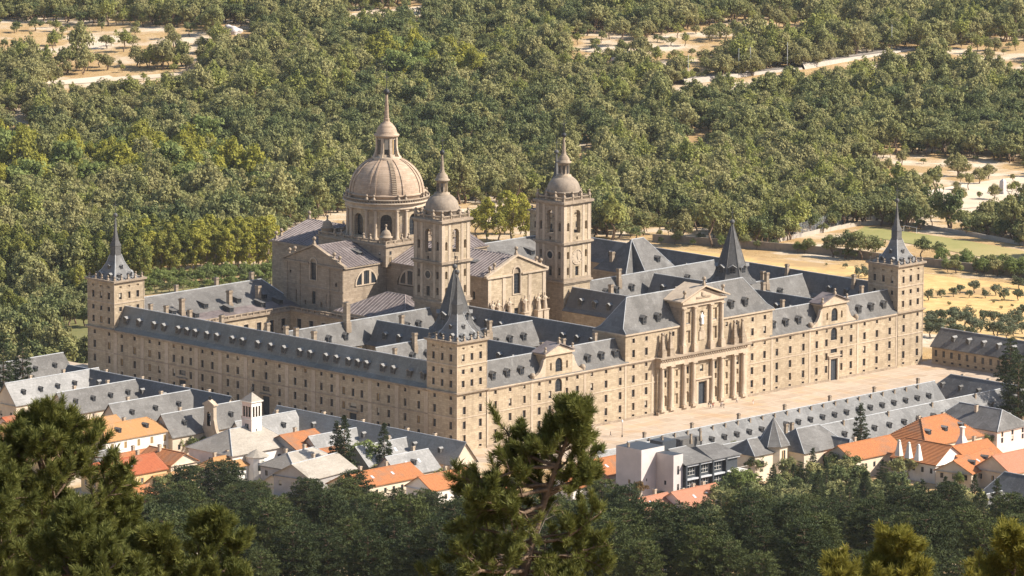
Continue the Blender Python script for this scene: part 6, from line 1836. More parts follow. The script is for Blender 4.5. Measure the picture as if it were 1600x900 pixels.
def oak_parts(seed, H=8.0, R=4.0, nc=30, nl=42, leaf=.34, mat='leaf_oak', base=.25, bark='bark', flat=.8):
    r = np.random.default_rng(seed)
    zc = H*(base+(1-base)/2); rz = H*(1-base)/2
    D = rdir(nc, r); D[:, 2] = np.abs(D[:, 2])*1.0 - .35*(r.random(nc))
    D = unit(D)
    lob = 1+.22*np.sin(3*np.arctan2(D[:, 1], D[:, 0])+seed)
    C = np.stack([D[:, 0]*R*.72*lob, D[:, 1]*R*.72*lob, zc+D[:, 2]*rz*.72], -1)*1.0
    C[:, :2] *= r.uniform(.45, 1.28, (nc, 1))
    C[:, 2] += r.normal(0, .07*H, nc)
    Rc = r.uniform(.16, .42, nc)*R
    V, Fc, ti = clump_leaves(C, Rc, nl, leaf, r, flat)
    crown = np_mesh('crown', V, Fc, [mat], tint=ti)
    tb = trunk_mb(H, R*.065+.08, C[:5]*.92, bark, r, 1, base+.35)
    return tb.mesh('trunk'), crown
def plane_parts(seed, H=17.0, R=4.2, mat='leaf_plane', nc=60, nl=42, leaf=.36):
    r = np.random.default_rng(seed)
    t = r.uniform(0, 1, nc); z = H*(.30+.68*t)
    prof = np.sin(np.clip((t*.92+.10), 0, 1)*math.pi)**.6
    a = r.uniform(0, 2*math.pi, nc); rad = R*prof*np.sqrt(r.uniform(.25, 1, nc))*.85
    C = np.stack([rad*np.cos(a), rad*np.sin(a), z], -1)
    Rc = r.uniform(.22, .36, nc)*R
    V, Fc, ti = clump_leaves(C, Rc, nl, leaf, r, .85)
    # shoots round the bole
    C2 = np.stack([r.normal(0, .25, 5), r.normal(0, .25, 5), r.uniform(1.0, H*.3, 5)], -1)
    V2, F2, t2 = clump_leaves(C2, np.full(5, .75), 26, .26, r)
    V = np.concatenate([V, V2]); Fc = np.concatenate([Fc, F2+len(ti)]); ti = np.concatenate([ti, t2])
    crown = np_mesh('crown', V, Fc, [mat], tint=ti)
    return trunk_mb(H, .34, C[:6]*.95, 'bark_pale', r, .6, .62).mesh('trunk'), crown
def needle_cards(P, D, n_per, length, width, r, spread=.9):
    n = len(P)*n_per
    base = np.repeat(P, n_per, 0); d0 = np.repeat(D, n_per, 0)
    d = unit(d0*.75 + rdir(n, r)*spread)
    s = unit(np.cross(d, rdir(n, r)))*width*.5
    L = (length*r.uniform(.65, 1.15, n))[:, None]
    V = np.stack([base-s, base+s, base+d*L+s*.35, base+d*L-s*.35], 1).reshape(-1, 3)
    return V, np.arange(4*n).reshape(n, 4)
def pine_parts(seed, H=14.0, R=4.0, mat='needle_dark', nw=13, shape='round', base=.28, nl=46, bl=1.0):
    """layered pine/cedar/spruce: boughs in whorls, each carrying flattened sprays of needles"""
    r = np.random.default_rng(seed)
    Cs, Rs = [], []; b = MB()
    b.tube((0, 0, -1), (0, 0, H*.5), .26, .17, 'bark', 7); b.tube((0, 0, H*.5), (0, 0, H*.97), .17, .04, 'bark', 6)
    for i in range(nw):
        t = i/(nw-1); z = H*(base+(1-base)*.97*t)
        if shape == 'round': rad = R*math.sqrt(max(.05, 1-((t-.38)/.66)**2))
        elif shape == 'cone': rad = R*(1-t)**.85+.18
        elif shape == 'cedar': rad = R*(1-t*.75)*(1 if i % 2 else .82)
        else: rad = R*math.sin((.12+.86*t)*math.pi)**.5
        nb = max(3, int(5+rad*1.1))
        for k in range(nb):
            a = 2*math.pi*(k+r.uniform(-.35, .35))/nb + i*1.1
            rr_ = rad*r.uniform(.7, 1.08)
            droop = -.16*rr_ if shape == 'cone' else .10*rr_
            e = np.array([rr_*math.cos(a), rr_*math.sin(a), z+droop+r.normal(0, .15)])
            b.tube((0, 0, z-.15*rr_*(0 if shape == 'cone' else 1)), e*np.array([.9, .9, 1]), .05, .015, 'bark', 4)
            ns = max(1, int(rr_/.95))
            for s in range(ns):
                f = 1-.8*s/max(ns, 1)*.9
                q = np.array([0, 0, z-.1*rr_])*(1-f)+e*f
                Cs.append(q+r.normal(0, .22, 3)); Rs.append(r.uniform(.55, .95)*bl)
    Cs = np.array(Cs); Rs = np.array(Rs)
    Cs = np.concatenate([Cs, [[0, 0, H*.985]]]); Rs = np.concatenate([Rs, [.45 if shape == 'cone' else .8]])
    n = len(Cs)
    D = rdir(n*nl, r); D[:, 2] = D[:, 2]*.42+.12
    P = np.repeat(Cs, nl, 0)+D*np.repeat(Rs, nl)[:, None]*r.uniform(.3, .95, (n*nl, 1))
    out_d = unit(D+np.array([0, 0, .35]))
    V, Fc = needle_cards(P, out_d, 1, .42, .17, r, .55)
    ti = np.repeat(np.clip(np.repeat(r.uniform(0, 1, n), nl)*.75+.25*r.random(n*nl), 0, 1), 4)
    return b.mesh('trunk'), np_mesh('crown', V, Fc, [mat], tint=ti)
def cypress_parts(seed, H=11, R=1.1, mat='needle_dark'):
    r = np.random.default_rng(seed); n = 90
    t = r.uniform(0, 1, n); a = r.uniform(0, 6.28, n); rad = R*np.sin(np.clip(.12+t*.86, 0, 1)*math.pi)**.6*.7
    C = np.stack([rad*np.cos(a), rad*np.sin(a), H*(.04+.94*t)], -1)
    V, Fc, ti = clump_leaves(C, np.full(n, .42), 36, .16, r, 1.4, .5)
    b = MB(); b.tube((0, 0, -.8), (0, 0, H*.7), .18, .05, 'bark', 6)
    return b.mesh('trunk'), np_mesh('crown', V, Fc, [mat], tint=ti)
def place(name, parts, loc, s, rz, label, cat='tree', group=None, sz=None):
    o = bpy.data.objects.new(name, None); o.location = loc; o.rotation_euler = (0, 0, rz); o.scale = (s, s, sz or s); o.empty_display_size = .5
    put(o, None, label, cat, group)
    for nm_, me in (('trunk', parts[0]), ('crown', parts[1])):
        q = bpy.data.objects.new(nm_, me); COL.objects.link(q); q.parent = o
    return o

OAKS = [oak_parts(100+i, *q) for i, q in enumerate(((8, 4.0, 34, 46, .31, 'leaf_dark', .16), (8, 4.0, 36, 46, .31, 'leaf_oak', .19), (9.5, 3.6, 40, 44, .31, 'leaf_oak', .18), (7, 4.2, 30, 46, .30, 'leaf_dark', .2), (7.5, 4.6, 38, 46, .32, 'leaf_tawny', .16), (10, 4.4, 46, 44, .31, 'leaf_oak', .15), (8.5, 3.6, 30, 46, .30, 'leaf_ash', .18)))]
YELS = [oak_parts(140+i, 11, 4.2, 36, 44, .36, 'leaf_yellow' if i else 'leaf_spring', .2) for i in range(2)]
PLNS = [plane_parts(150+i, mat='leaf_plane' if i < 2 else 'leaf_yellow') for i in range(4)]
OLVS = [oak_parts(170+i, 5, 2.8, 30, 44, .20, 'leaf_olive', .06) for i in range(2)]
SPRG = [oak_parts(180+i, 9, 4.1, 44, 46, .29, m_, .04) for i, m_ in enumerate(('leaf_spring', 'leaf_brown', 'leaf_dark'))]
PINES = [pine_parts(200+i, 13, 4.2, 'needle_dark' if i < 3 else 'needle_green', 12, 'round', .22+.04*(i % 2)) for i in range(5)]
CEDARS = [pine_parts(220+i, 15, 5.2, 'needle_dark', 11, 'cedar', .12) for i in range(2)]
SPRUCES = [pine_parts(230+i, 18, 4.0, 'needle_dark', 20, 'cone', .06, 40, .85) for i in range(2)]
CYPR = [cypress_parts(240)]

# ---- the woods beyond the monastery
def inpoly(u, v, poly):
    u = np.asarray(u, float); v = np.asarray(v, float)
    c = np.zeros(u.shape, bool); n = len(poly); j = n-1
    for i in range(n):
        (x1_, y1_), (x2_, y2_) = poly[i], poly[j]
        c ^= ((y1_ > v) != (y2_ > v)) & (u < (x2_-x1_)*(v-y1_)/(y2_-y1_+1e-12)+x1_)
        j = i
    return c
# openings in the woods, as seen: (outline, share of trees kept)
GAPS = [([(-60, 26), (120, 40), (330, 44), (335, 80), (200, 84), (-60, 84)], .17), ([(60, 122), (150, 116), (320, 106), (325, 130), (200, 134), (60, 142)], .13), ([(338, 38), (395, 36), (398, 62), (345, 62)], .12),
        ([(530, 20), (640, 14), (650, -12), (672, -12), (672, 28), (540, 36)], .15), ([(885, 58), (990, 52), (1000, 98), (890, 102)], .30), ([(995, 66), (1100, 40), (1260, 30), (1270, 52), (1150, 70), (1080, 104), (1000, 100)], .30),
        ([(1040, 136), (1240, 110), (1430, 74), (1436, 92), (1340, 112), (1240, 130), (1040, 146)], .0), ([(1066, 212), (1114, 206), (1120, 250), (1070, 256)], .05), ([(894, 234), (928, 228), (936, 276), (898, 280)], .05),
        ([(1345, 252), (1450, 242), (1640, 262), (1640, 330), (1440, 336), (1440, 300), (1350, 278)], .16), ([(1475, 74), (1640, 60), (1640, 106), (1480, 108)], .35), ([(0, 176), (40, 178), (50, 200), (0, 204)], .4), ([(20, 210), (60, 222), (40, 236), (0, 232)], .3),
        ([(880, 372), (1020, 379), (1160, 389), (1215, 380), (1345, 352), (1500, 366), (1640, 394), (1640, 620), (1440, 620), (1300, 500), (900, 440)], .0), ([(985, 350), (1110, 358), (1110, 376), (985, 368)], .5),
        ([(600, 320), (900, 320), (900, 470), (120, 570), (60, 560), (90, 480), (215, 420), (430, 400), (440, 360)], .0)]
pts = []
r = np.random.default_rng(5)
step = 4.8
rs = np.arange(1680, 3350, step)
for ri in rs:
    half = ri*(870/FPX)
    for li in np.arange(-half, half, step):
        q = r.uniform(-.62, .62, 2)*step
        rr_, l_ = ri+q[0], li+q[1]
        pts.append((CAM[0]+rr_*math.sin(YAW)+l_*math.cos(YAW), CAM[1]+rr_*math.cos(YAW)-l_*math.sin(YAW)))
pts = np.array(pts)
Zg = height(pts[:, 0], pts[:, 1])
dv = np.stack([pts[:, 0], pts[:, 1], Zg], -1)-CAM
dep = dv @ Fw; pu = 800+FPX*(dv @ CR)/dep; pv = 450-FPX*(dv @ CU)/dep
keep = (pv > -45) & ~((pts[:, 0] > -40) & (pts[:, 0] < 228) & (pts[:, 1] > -90) & (pts[:, 1] < 190)) & ~((pts[:, 0] < 228) & (pts[:, 1] < 190))
thin = np.sin(pts[:, 0]*.031)*np.cos(pts[:, 1]*.027+1)+.6*np.sin((pts[:, 0]-pts[:, 1])*.018)
keep &= r.random(len(pts)) < np.where(thin > 1.0, .55, .93)
share = np.ones(len(pts))
vh2 = pv-2.5*FPX/dep
vh = pv-6.0*FPX/dep                          # where the middle of a crown shows
for poly, s_ in GAPS[::-1]:
    hit = inpoly(pu, pv, poly) | ((inpoly(pu, vh, poly) | inpoly(pu, vh2, poly)) if s_ > 0 or poly[0][0] in (1040,) else False)
    share[hit] = s_*.5
sel = np.nonzero(keep & (r.random(len(pts)) < share))[0]
# yellow-green stands, as seen
YPOLY = [[(-40, 238), (150, 262), (300, 250), (395, 282), (420, 330), (300, 318), (150, 300), (-40, 330)], [(560, 108), (640, 96), (760, 130), (740, 150), (600, 150)]]
fx_, fy_, fz_ = pts[sel, 0], pts[sel, 1], Zg[sel]
fu, fv, fd = pu[sel], pv[sel], dep[sel]
# species change gradually through the woods
mixf = np.sin(fx_*.012+.7)*np.cos(fy_*.015)+.5*np.sin((fx_+2*fy_)*.006)
q_ = r.random(len(sel))+.42*mixf
kindn = np.select([q_ < .12, q_ < .26, q_ < .48, q_ < .62, q_ < .74, q_ < .92], [0, 3, 1, 2, 5, 6], 4)
yel = (inpoly(fu, fv, YPOLY[0]) | inpoly(fu, fv, YPOLY[1])) & (r.random(len(sel)) < .7)
kindn[yel] = 7+(r.random(int(yel.sum())) < .6)
scale = np.clip(r.lognormal(-.20, .36, len(sel)), .34, 1.6)*1.0
rotz = r.uniform(0, 6.28, len(sel))
scale = np.where(share[sel] < .5, scale*.72, scale)
# the 300 that show largest stand as single trees
size = scale/fd
vis = (fu > -20) & (fu < 1620) & (fv < 470)
order = [k for k in np.argsort(-size*vis)][:300]
TPL = OAKS + YELS
names_o = {k: 'oak_tree' for k in range(7)}
for k in order:
    kk = kindn[k]
    if kk >= 7: nm_, lb = 'yellow_green_tree', 'yellow-green broadleaf tree in the woods behind the monastery'
    elif kk % 3 == 0: nm_, lb = 'oak_tree', 'dark green evergreen oak at the near edge of the woods behind the monastery'
    else: nm_, lb = 'oak_tree', 'olive green oak at the near edge of the woods behind the monastery'
    place(nm_, TPL[kk], (fx_[k], fy_[k], fz_[k]), scale[k], rotz[k], lb, 'tree', 'trees at the near edge of the woods: '+('yellow-green' if kk >= 7 else 'dark' if kk % 3 == 0 else 'olive'), scale[k]*r.uniform(.75, 1.35))
rest = np.setdiff1d(np.arange(len(sel)), order)
print('forest', len(sel), 'single', len(order))
# templates for the rest (trunk and crown in one mesh) live in a collection of their own, outside the scene
tcol = bpy.data.collections.new('wood_templates')
def joined(parts, name):
    bmx = bmesh.new(); bmx.from_mesh(parts[0]); n0 = len(bmx.faces)
    me = bpy.data.meshes.new(name)
    lay = bmx.verts.layers.float.new('tint') if 'tint' not in bmx.verts.layers.float else bmx.verts.layers.float['tint']
    bmx.from_mesh(parts[1])
    bmx.faces.ensure_lookup_table()
    for f in bmx.faces[n0:]: f.material_index = 1
    bmx.to_mesh(me); bmx.free()
    me.materials.append(parts[0].materials[0]); me.materials.append(parts[1].materials[0])
    return me
for i, p_ in enumerate(TPL):
    o = bpy.data.objects.new('wood_template_%02d' % i, joined(p_, 'tree_mesh')); tcol.objects.link(o)
def scatter(name, X, Y, Z, sc, rz_, ki, coll, label):
    me = bpy.data.meshes.new(name); n = len(X)
    me.vertices.add(n); me.vertices.foreach_set('co', np.stack([X, Y, Z], -1).astype(np.float32).ravel())
    for nm_, ty, val in (('sc', 'FLOAT', sc), ('rz', 'FLOAT', rz_), ('sz', 'FLOAT', sc*(.75+.6*((rz_*7.31) % 1.0))), ('ki', 'INT', ki)):
        a = me.attributes.new(nm_, ty, 'POINT'); a.data.foreach_set('value', np.asarray(val, np.float32 if ty == 'FLOAT' else np.int32))
    o = bpy.data.objects.new(name, me); put(o, None, label, 'woods', kind='stuff')
    ng = bpy.data.node_groups.new(name, 'GeometryNodeTree')
    ng.interface.new_socket('Geometry', in_out='INPUT', socket_type='NodeSocketGeometry'); ng.interface.new_socket('Geometry', in_out='OUTPUT', socket_type='NodeSocketGeometry')
    gi, go = ng.nodes.new('NodeGroupInput'), ng.nodes.new('NodeGroupOutput')
    ci = ng.nodes.new('GeometryNodeCollectionInfo'); ci.inputs[0].default_value = coll; ci.inputs[1].default_value = True; ci.inputs[2].default_value = True
    ip = ng.nodes.new('GeometryNodeInstanceOnPoints'); ip.inputs['Pick Instance'].default_value = True
    def attr(nm_, ty):
        a = ng.nodes.new('GeometryNodeInputNamedAttribute'); a.data_type = ty; a.inputs[0].default_value = nm_; return a.outputs[0]
    cx_ = ng.nodes.new('ShaderNodeCombineXYZ')
    L = ng.links.new
    L(gi.outputs[0], ip.inputs['Points']); L(ci.outputs[0], ip.inputs['Instance']); L(attr('ki', 'INT'), ip.inputs['Instance Index'])
    L(attr('rz', 'FLOAT'), cx_.inputs[2]); L(cx_.outputs[0], ip.inputs['Rotation']); sv = ng.nodes.new('ShaderNodeCombineXYZ'); L(attr('sc', 'FLOAT'), sv.inputs[0]); L(attr('sc', 'FLOAT'), sv.inputs[1]); L(attr('sz', 'FLOAT'), sv.inputs[2]); L(sv.outputs[0], ip.inputs['Scale']); L(ip.outputs[0], go.inputs[0])
    md = o.modifiers.new('scatter', 'NODES'); md.node_group = ng
    return o
scatter('woods', fx_[rest], fy_[rest], fz_[rest], scale[rest], rotz[rest], kindn[rest], tcol, 'wide oak woods rolling away behind the monastery')

# ---- avenue of plane trees behind the far left corner
r = np.random.default_rng(21)
def gz(x, y): return float(height(x, y))
k = 0
for row, (v0, v1, du_) in enumerate(((437, 425, 0), (424, 414, 9), (412, 404, 3))):
    for u in np.arange(222+du_, 424, 16.5):
        v = v0+(v1-v0)*(u-222)/200+r.normal(0, .8)
        p = ground(u+r.normal(0, 1.5), v)
        parts = PLNS[int(r.integers(0, 2))] if (u < 300 and r.random() < .7) else PLNS[2+int(r.integers(0, 2))]
        place('plane_tree', parts, p, r.uniform(.86, 1.05), r.uniform(0, 6), ('plane tree in the front row of the avenue, pale trunk showing' if row == 0 else 'plane tree in the back rows of the avenue'), 'tree', 'avenue plane trees, '+('front row' if row == 0 else 'back rows'))
# tall dark-green planes left of the far tower
for u, v in [(u+r.normal(0, 4), v) for v in (428, 442, 455) for u in np.arange(-10, 222, 21)]:
    p = ground(u, v); place('plane_tree', PLNS[int(r.integers(0, 2))], p, r.uniform(.85, 1.1), r.uniform(0, 6), 'dark green plane tree in the mass left of the far corner spire', 'tree', 'plane trees left of the far corner spire')
for u, v in [(u+r.normal(0, 5), v+r.normal(0, 4)) for v in (470, 490, 508, 526, 544) for u in np.arange(-12, 150, 15)]:
    if u > 60 and u < 138 and v > 515: continue
    p = ground(u, v); place('shrub_tree', (OAKS[0], OAKS[3], SPRG[2])[int(r.integers(0, 3))], p, r.uniform(.75, 1.05), r.uniform(0, 6), 'clipped dark garden tree left of the far corner tower', 'tree', 'garden trees left of the far corner tower')
for u in np.arange(228, 430, 7):
    p = ground(u, 446-(u-230)*.07); place('hedge_shrub', OLVS[0] if u % 2 else SPRG[0], p, r.uniform(.5, .75), r.uniform(0, 6), 'low hedge shrub at the foot of the plane avenue', 'shrub', 'hedge below the avenue')
for row in range(3):
    for u in np.arange(226+row*4, 436, 10):
        p = ground(u+r.normal(0, 2), 450+row*5-(u-230)*.08); place('garden_bush', (OLVS[0], SPRG[0], SPRG[2], YELS[0])[int(r.integers(0, 4))], p, r.uniform(.42, .8)*(.6 if row else .75), r.uniform(0, 6), 'garden bush between the avenue and the east wing', 'bush', 'garden bushes behind the east wing')
for k in range(70):
    u, v = r.uniform(-10, 140), r.uniform(465, 565)
    if u > 92 and v > 512: continue
    p = ground(u, v); place('garden_tree', (OAKS[0], SPRG[2], OAKS[3], PLNS[0])[int(r.integers(0, 4))], p, r.uniform(.6, .95), r.uniform(0, 6), 'dark garden tree covering the ground left of the far corner tower', 'tree', 'garden trees covering the ground at left')
# bright yellow-green trees between dome and south tower
for u, v, s in ((745, 372, 1.2), (762, 376, 1.15), (780, 378, 1.2), (800, 376, 1.25), (820, 378, 1.1), (756, 364, 1.3), (790, 366, 1.2), (735, 366, 1.0), (815, 366, 1.1)):
    p = ground(u, v); place('yellow_green_tree', (YELS[1], PLNS[2], YELS[1], PLNS[3])[int(r.integers(0, 4))], p, s*.82, r.uniform(0, 6), 'bright yellow-green tree between the two bell towers', 'tree', 'yellow-green trees between the bell towers')
# trees and bushes round the fields at right
for u, v, s, lb in ((1300, 402, .95, 'leftmost of the dark oaks at the field corner'), (1322, 404, 1.15, 'large dark oak at the field corner'), (1345, 406, 1.2, 'largest dark oak by the playing field'), (1368, 405, 1.0, 'rightmost dark oak of the clump left of the far spire'), (1440, 402, .85, 'dark oak right of the far spire'), (1466, 404, .7, 'smaller dark oak right of the far spire')):
    p = ground(u, v); place('oak_tree', SPRG[2], p, s, r.uniform(0, 6), lb, 'tree')
for u, v, s in ((925, 352, .8), (950, 362, .9), (970, 366, .9), (1000, 368, .9), (1060, 372, .6), (1185, 380, .9), (1215, 384, .85), (1100, 350, .9), (1135, 352, .95), (1165, 358, .9), (1195, 366, .9), (1262, 396, .75), (1250, 364, .5)):
    p = ground(u, v); place('field_tree', (OAKS[1], SPRG[0], OAKS[2])[int(r.integers(0, 3))], p, s*.95, r.uniform(0, 6), 'olive green tree along the rubble field wall', 'tree', 'trees along the rubble field wall')
for u, v, s in [(u+r.normal(0, 5), np.interp(u, [1020, 1160, 1290, 1390, 1500, 1640], [379, 389, 399, 411, 423, 441])+r.normal(0, 2.0), r.uniform(.35, .7)) for u in np.arange(1035, 1640, 17)]:
    p = ground(u, v); place('bush', (OLVS[0], SPRG[2], OLVS[1], SPRG[0])[int(r.integers(0, 4))], p, s*.75, r.uniform(0, 6), 'bush growing against the rubble field wall', 'bush', 'bushes against the rubble field wall')
for u, v, s in ((1342, 434, .8), (1360, 436, .7), (1352, 432, .8)):
    p = ground(u, v); place('bush', OLVS[0], p, s, r.uniform(0, 6), 'pale bush in the golden field left of the far right tower', 'bush', 'bushes left of the far right tower')
for u, v in ((1450, 470), (1470, 466), (1490, 464), (1500, 460), (1515, 466), (1540, 466), (1568, 470), (1590, 470), (1592, 452), (1555, 462), (1522, 458)):
    p = ground(u, v); place('orchard_tree', OLVS[int(r.integers(0, 2))], p, r.uniform(.6, 1.0), r.uniform(0, 6), 'round orchard tree standing in the golden field', 'tree', 'orchard trees in the golden field')
for u, v in [(u+r.normal(0, 5), v+r.normal(0, 3)) for v in (506, 518, 528) for u in np.arange(1450, 1610, 17)]:
    p = ground(u, v); place('olive_tree', OLVS[int(r.integers(0, 2))], p, r.uniform(.85, 1.2), r.uniform(0, 6), 'grey-green olive tree in the grove above the low range', 'tree', 'olive grove at right')
for u, v in [(u+r.normal(0, 4), 420+(u-1480)*.09+r.normal(0, 5)) for u in np.concatenate([np.arange(1470, 1640, 9), np.arange(1480, 1640, 12)])]:
    p = ground(u, v); place('bushy_tree', (SPRG[0], SPRG[2], OAKS[1])[int(r.integers(0, 3))], p, r.uniform(.45, .85), r.uniform(0, 6), 'bushy tree beside the playing field at the right edge', 'tree', 'bushy trees beside the playing field')

TAW = oak_parts(175, 4, 2.6, 22, 40, .2, 'leaf_tawny', .02)
FP_ = [[(1030, 392), (1300, 410), (1370, 420), (1370, 440), (1200, 400)], [(1450, 440), (1640, 456), (1640, 512), (1450, 492)]]
for k in range(150):
    u, v = r.uniform(1030, 1640), r.uniform(388, 520)
    if not any(bool(inpoly(u, v, q)) for q in FP_): continue
    p = ground(u, v); place('dry_bush', TAW if r.random() < .7 else OLVS[0], p, r.uniform(.16, .42), r.uniform(0, 6), 'low dry bush in the golden field', 'bush', 'dry bushes in the golden field')
# ---- conifer woods below the village
r = np.random.default_rng(33)
def blocked(u, v, x, y):
    return (x > -112 and y > -60 and x < 230) or (y > -150 and x > -50 and x+y*-.0 > -50 and y > -128 and x > -55)
nP = 0
# (lower bound of the woods as seen)
edge_u = [-40, 60, 180, 230, 260, 300, 500, 640, 700, 920, 1000, 1080, 1150, 1200, 1290, 1380, 1430, 1520, 1600, 1660]
edge_v = [815, 825, 840, 838, 826, 806, 810, 812, 824, 850, 872, 884, 868, 834, 820, 818, 832, 856, 864, 864]
v = 742.0
PP = []
while v < 960:
    stp = 7.6*(1+(v-740)*.0022)
    for u in np.arange(-40, 1650, stp*5.6):
        uu = u+r.uniform(-.45, .45)*stp*5.6; vv = v+r.uniform(-.5, .5)*stp*1.6
        if vv > np.interp(uu, edge_u, edge_v)+9*math.sin(uu*.031)+6*math.sin(uu*.083+1): PP.append((uu, vv))
    v += stp*1.75
for u, v in PP:
    p = ground(u, v)
    rightside = u > 1120
    q = r.random()
    if rightside and v < 850:
        parts, nm_, lb, g_ = ((CEDARS[int(r.integers(0, 2))], 'cedar', 'dark spreading cedar in the woods at right', 'cedars in the right-hand woods') if q < .25 else (SPRG[2], 'broadleaf_tree', 'dark green broadleaf tree in the woods below the orange roofs', 'broadleaf trees in the right-hand woods') if q < .50 else
                              (SPRUCES[0], 'spruce', 'dark spruce in the woods at right', 'spruces in the right-hand woods') if q < .58 else (PINES[3+int(r.integers(0, 2))], 'pine_tree', 'green pine in the woods at right', 'green pines in the right-hand woods'))
        s = r.uniform(.62, .95)
    else:
        i_ = int(r.integers(0, 5)); parts, nm_ = PINES[i_], 'pine_tree'
        lb, g_ = ('dark green pine in the wooded slope at the bottom', 'dark pines on the slope') if i_ < 3 else ('lighter green pine in the wooded slope at the bottom', 'lighter pines on the slope')
        s = r.uniform(.68, 1.2)
    place(nm_, parts, p, s, r.uniform(0, 6.3), lb, 'tree', g_); nP += 1
print('conifers', nP)
# single trees that stand out
def solo(name, parts, u, v, s, label, z=None, cat='tree', sz=None):
    p = ground(u, v) if z is None else at(u, v, z=z)
    place(name, parts, p, s, r.uniform(0, 6), label, cat, None, sz)
solo('spruce', SPRUCES[0], 1344, 722, .92, 'tall dark spruce in front of the orange roofs', 1)
solo('fir_tree', SPRUCES[1], 538, 754, 1.05, 'broad dark fir with twin tops in front of the long slate range', 2)
solo('fir_tree', SPRUCES[0], 526, 752, .92, 'narrower dark fir leaning on the broad one', 2)
solo('fir_tree', SPRUCES[1], 600, 750, .90, 'slim dark fir right of the twin firs', 2)
solo('spring_tree', SPRG[0], 574, 746, 1.15, 'bright green broadleaf tree between the firs', 2)
solo('spring_tree', SPRG[0], 560, 740, .95, 'small bright green tree behind the twin firs', 2)
solo('cypress', CYPR[0], 1290, 768, .85, 'narrow dark cypress column in the right-hand woods')
solo('blossom_tree', SPRG[0], 1150, 775, .85, 'pale yellow-green round tree right of the salmon roofs', 6)
solo('blossom_tree', SPRG[0], 1170, 770, .7, 'smaller pale tree behind the round yellow-green one', 6)
solo('spruce', SPRUCES[1], 36, 632, 1.2, 'sunlit spruce at the left edge', 2)
solo('spruce', SPRUCES[0], 6, 640, 1.25, 'spruce cut by the left edge', 2)
solo('broadleaf_tree', SPRG[0], 72, 622, .7, 'small light green tree beside the left-edge spruce', 2)
solo('cypress', CYPR[0], 162, 706, .8, 'dark cypress in front of the big white house', 3, sz=.55)
solo('broadleaf_tree', SPRG[0], 278, 706, .55, 'bright green tree at the white house corner', 2)
solo('broadleaf_tree', SPRG[2], 300, 706, .48, 'green tree beside the bell gable', 2)
solo('broadleaf_tree', SPRG[2], 318, 702, .45, 'green tree in front of the bell gable', 2)
solo('cedar', CEDARS[0], 1590, 660, 1.35, 'large dark cedar at the right edge beside the long roofs', 0)
solo('cedar', CEDARS[1], 1578, 605, 1.0, 'dark cedar at the right edge beside the low range', 0)
solo('cedar', CEDARS[1], 1612, 625, 1.2, 'dark cedar cut by the right edge', 0)
for u, v, s in ((1180, 722, .6), (1150, 716, .55), (1210, 728, .62), (1240, 724, .6), (1262, 730, .55), (1385, 712, .6), (1400, 716, .6), (1370, 720, .6), (1530, 690, .5), (1545, 700, .5), (1560, 688, .5), (1420, 744, .6), (1120, 726, .5), (1300, 738, .6), (1330, 742, .7), (1400, 750, .7), (1180, 745, .7), (1230, 752, .75)):
    p = at(u, v, z=2); place('broadleaf_tree', (SPRG[2], OAKS[0], SPRG[2], OAKS[1])[int(r.integers(0, 4))], p, s*1.05, r.uniform(0, 6), 'dark green garden tree among the houses at right', 'tree', 'garden trees among the right-hand houses')
GP = []
v = 738.0
while v < 850:
    for u in np.arange(1105, 1640, 19):
        uu, vv = u+r.uniform(-9, 9), v+r.uniform(-5, 5)
        lo = np.interp(uu, [1100, 1150, 1270, 1300, 1380, 1420, 1440, 1540, 1560, 1640], [815, 772, 752, 752, 758, 778, 798, 802, 818, 822]); hi = np.interp(uu, edge_u, edge_v)+6
        if lo < vv < hi: GP.append((uu, vv))
    v += 10.5
for u, v in GP:
    p = ground(u, v); q = r.random()
    parts, nm_, lb, g_ = ((SPRG[2], 'broadleaf_tree', 'dark green broadleaf tree between the right-hand houses and the pines', 'broadleaf trees below the right-hand houses') if q < .45 else (OAKS[1+int(r.integers(0, 2))], 'oak_tree', 'olive green tree between the right-hand houses and the pines', 'olive green trees below the right-hand houses') if q < .72 else
                          (SPRUCES[int(r.integers(0, 2))], 'spruce', 'small dark spruce between the right-hand houses and the pines', 'spruces below the right-hand houses') if q < .82 else (CEDARS[int(r.integers(0, 2))], 'cedar', 'dark cedar between the right-hand houses and the pines', 'cedars below the right-hand houses'))
    place(nm_, parts, p, r.uniform(.55, .85)*(.72 if nm_ in ('spruce', 'cedar') else 1.1), r.uniform(0, 6), lb, 'tree', g_)
for u, v, s_ in ((250, 772, .55), (262, 765, .5), (290, 762, .6), (310, 752, .55), (340, 752, .6), (372, 748, .5), (420, 752, .6), (445, 752, .5), (480, 748, .6), (510, 752, .6), (545, 756, .65), (590, 756, .65), (620, 752, .6), (650, 752, .6), (690, 762, .65), (730, 770, .6), (770, 772, .65), (800, 770, .6), (930, 786, .65), (960, 800, .65), (990, 812, .6), (1010, 818, .6),
                 (1040, 822, .6), (1075, 826, .6), (1100, 812, .55), (225, 784, .5), (200, 792, .55), (1085, 800, .5), (1130, 795, .6)):
    p = at(u, v, z=2); place('broadleaf_tree', (SPRG[2], SPRG[2], OAKS[0], OAKS[1])[int(r.integers(0, 4))], p, s_*1.05, r.uniform(0, 6), 'dark green tree at the edge of the village, before the pine woods', 'tree', 'broadleaf trees at the village edge')
for k in range(22):
    u, v = r.uniform(1150, 1560), r.uniform(800, 850)
    p = ground(u, v); place('spruce', SPRUCES[int(r.integers(0, 2))], p, r.uniform(.55, .85), r.uniform(0, 6), 'dark spruce rising above the right-hand woods', 'tree', 'spruces rising above the right-hand woods')
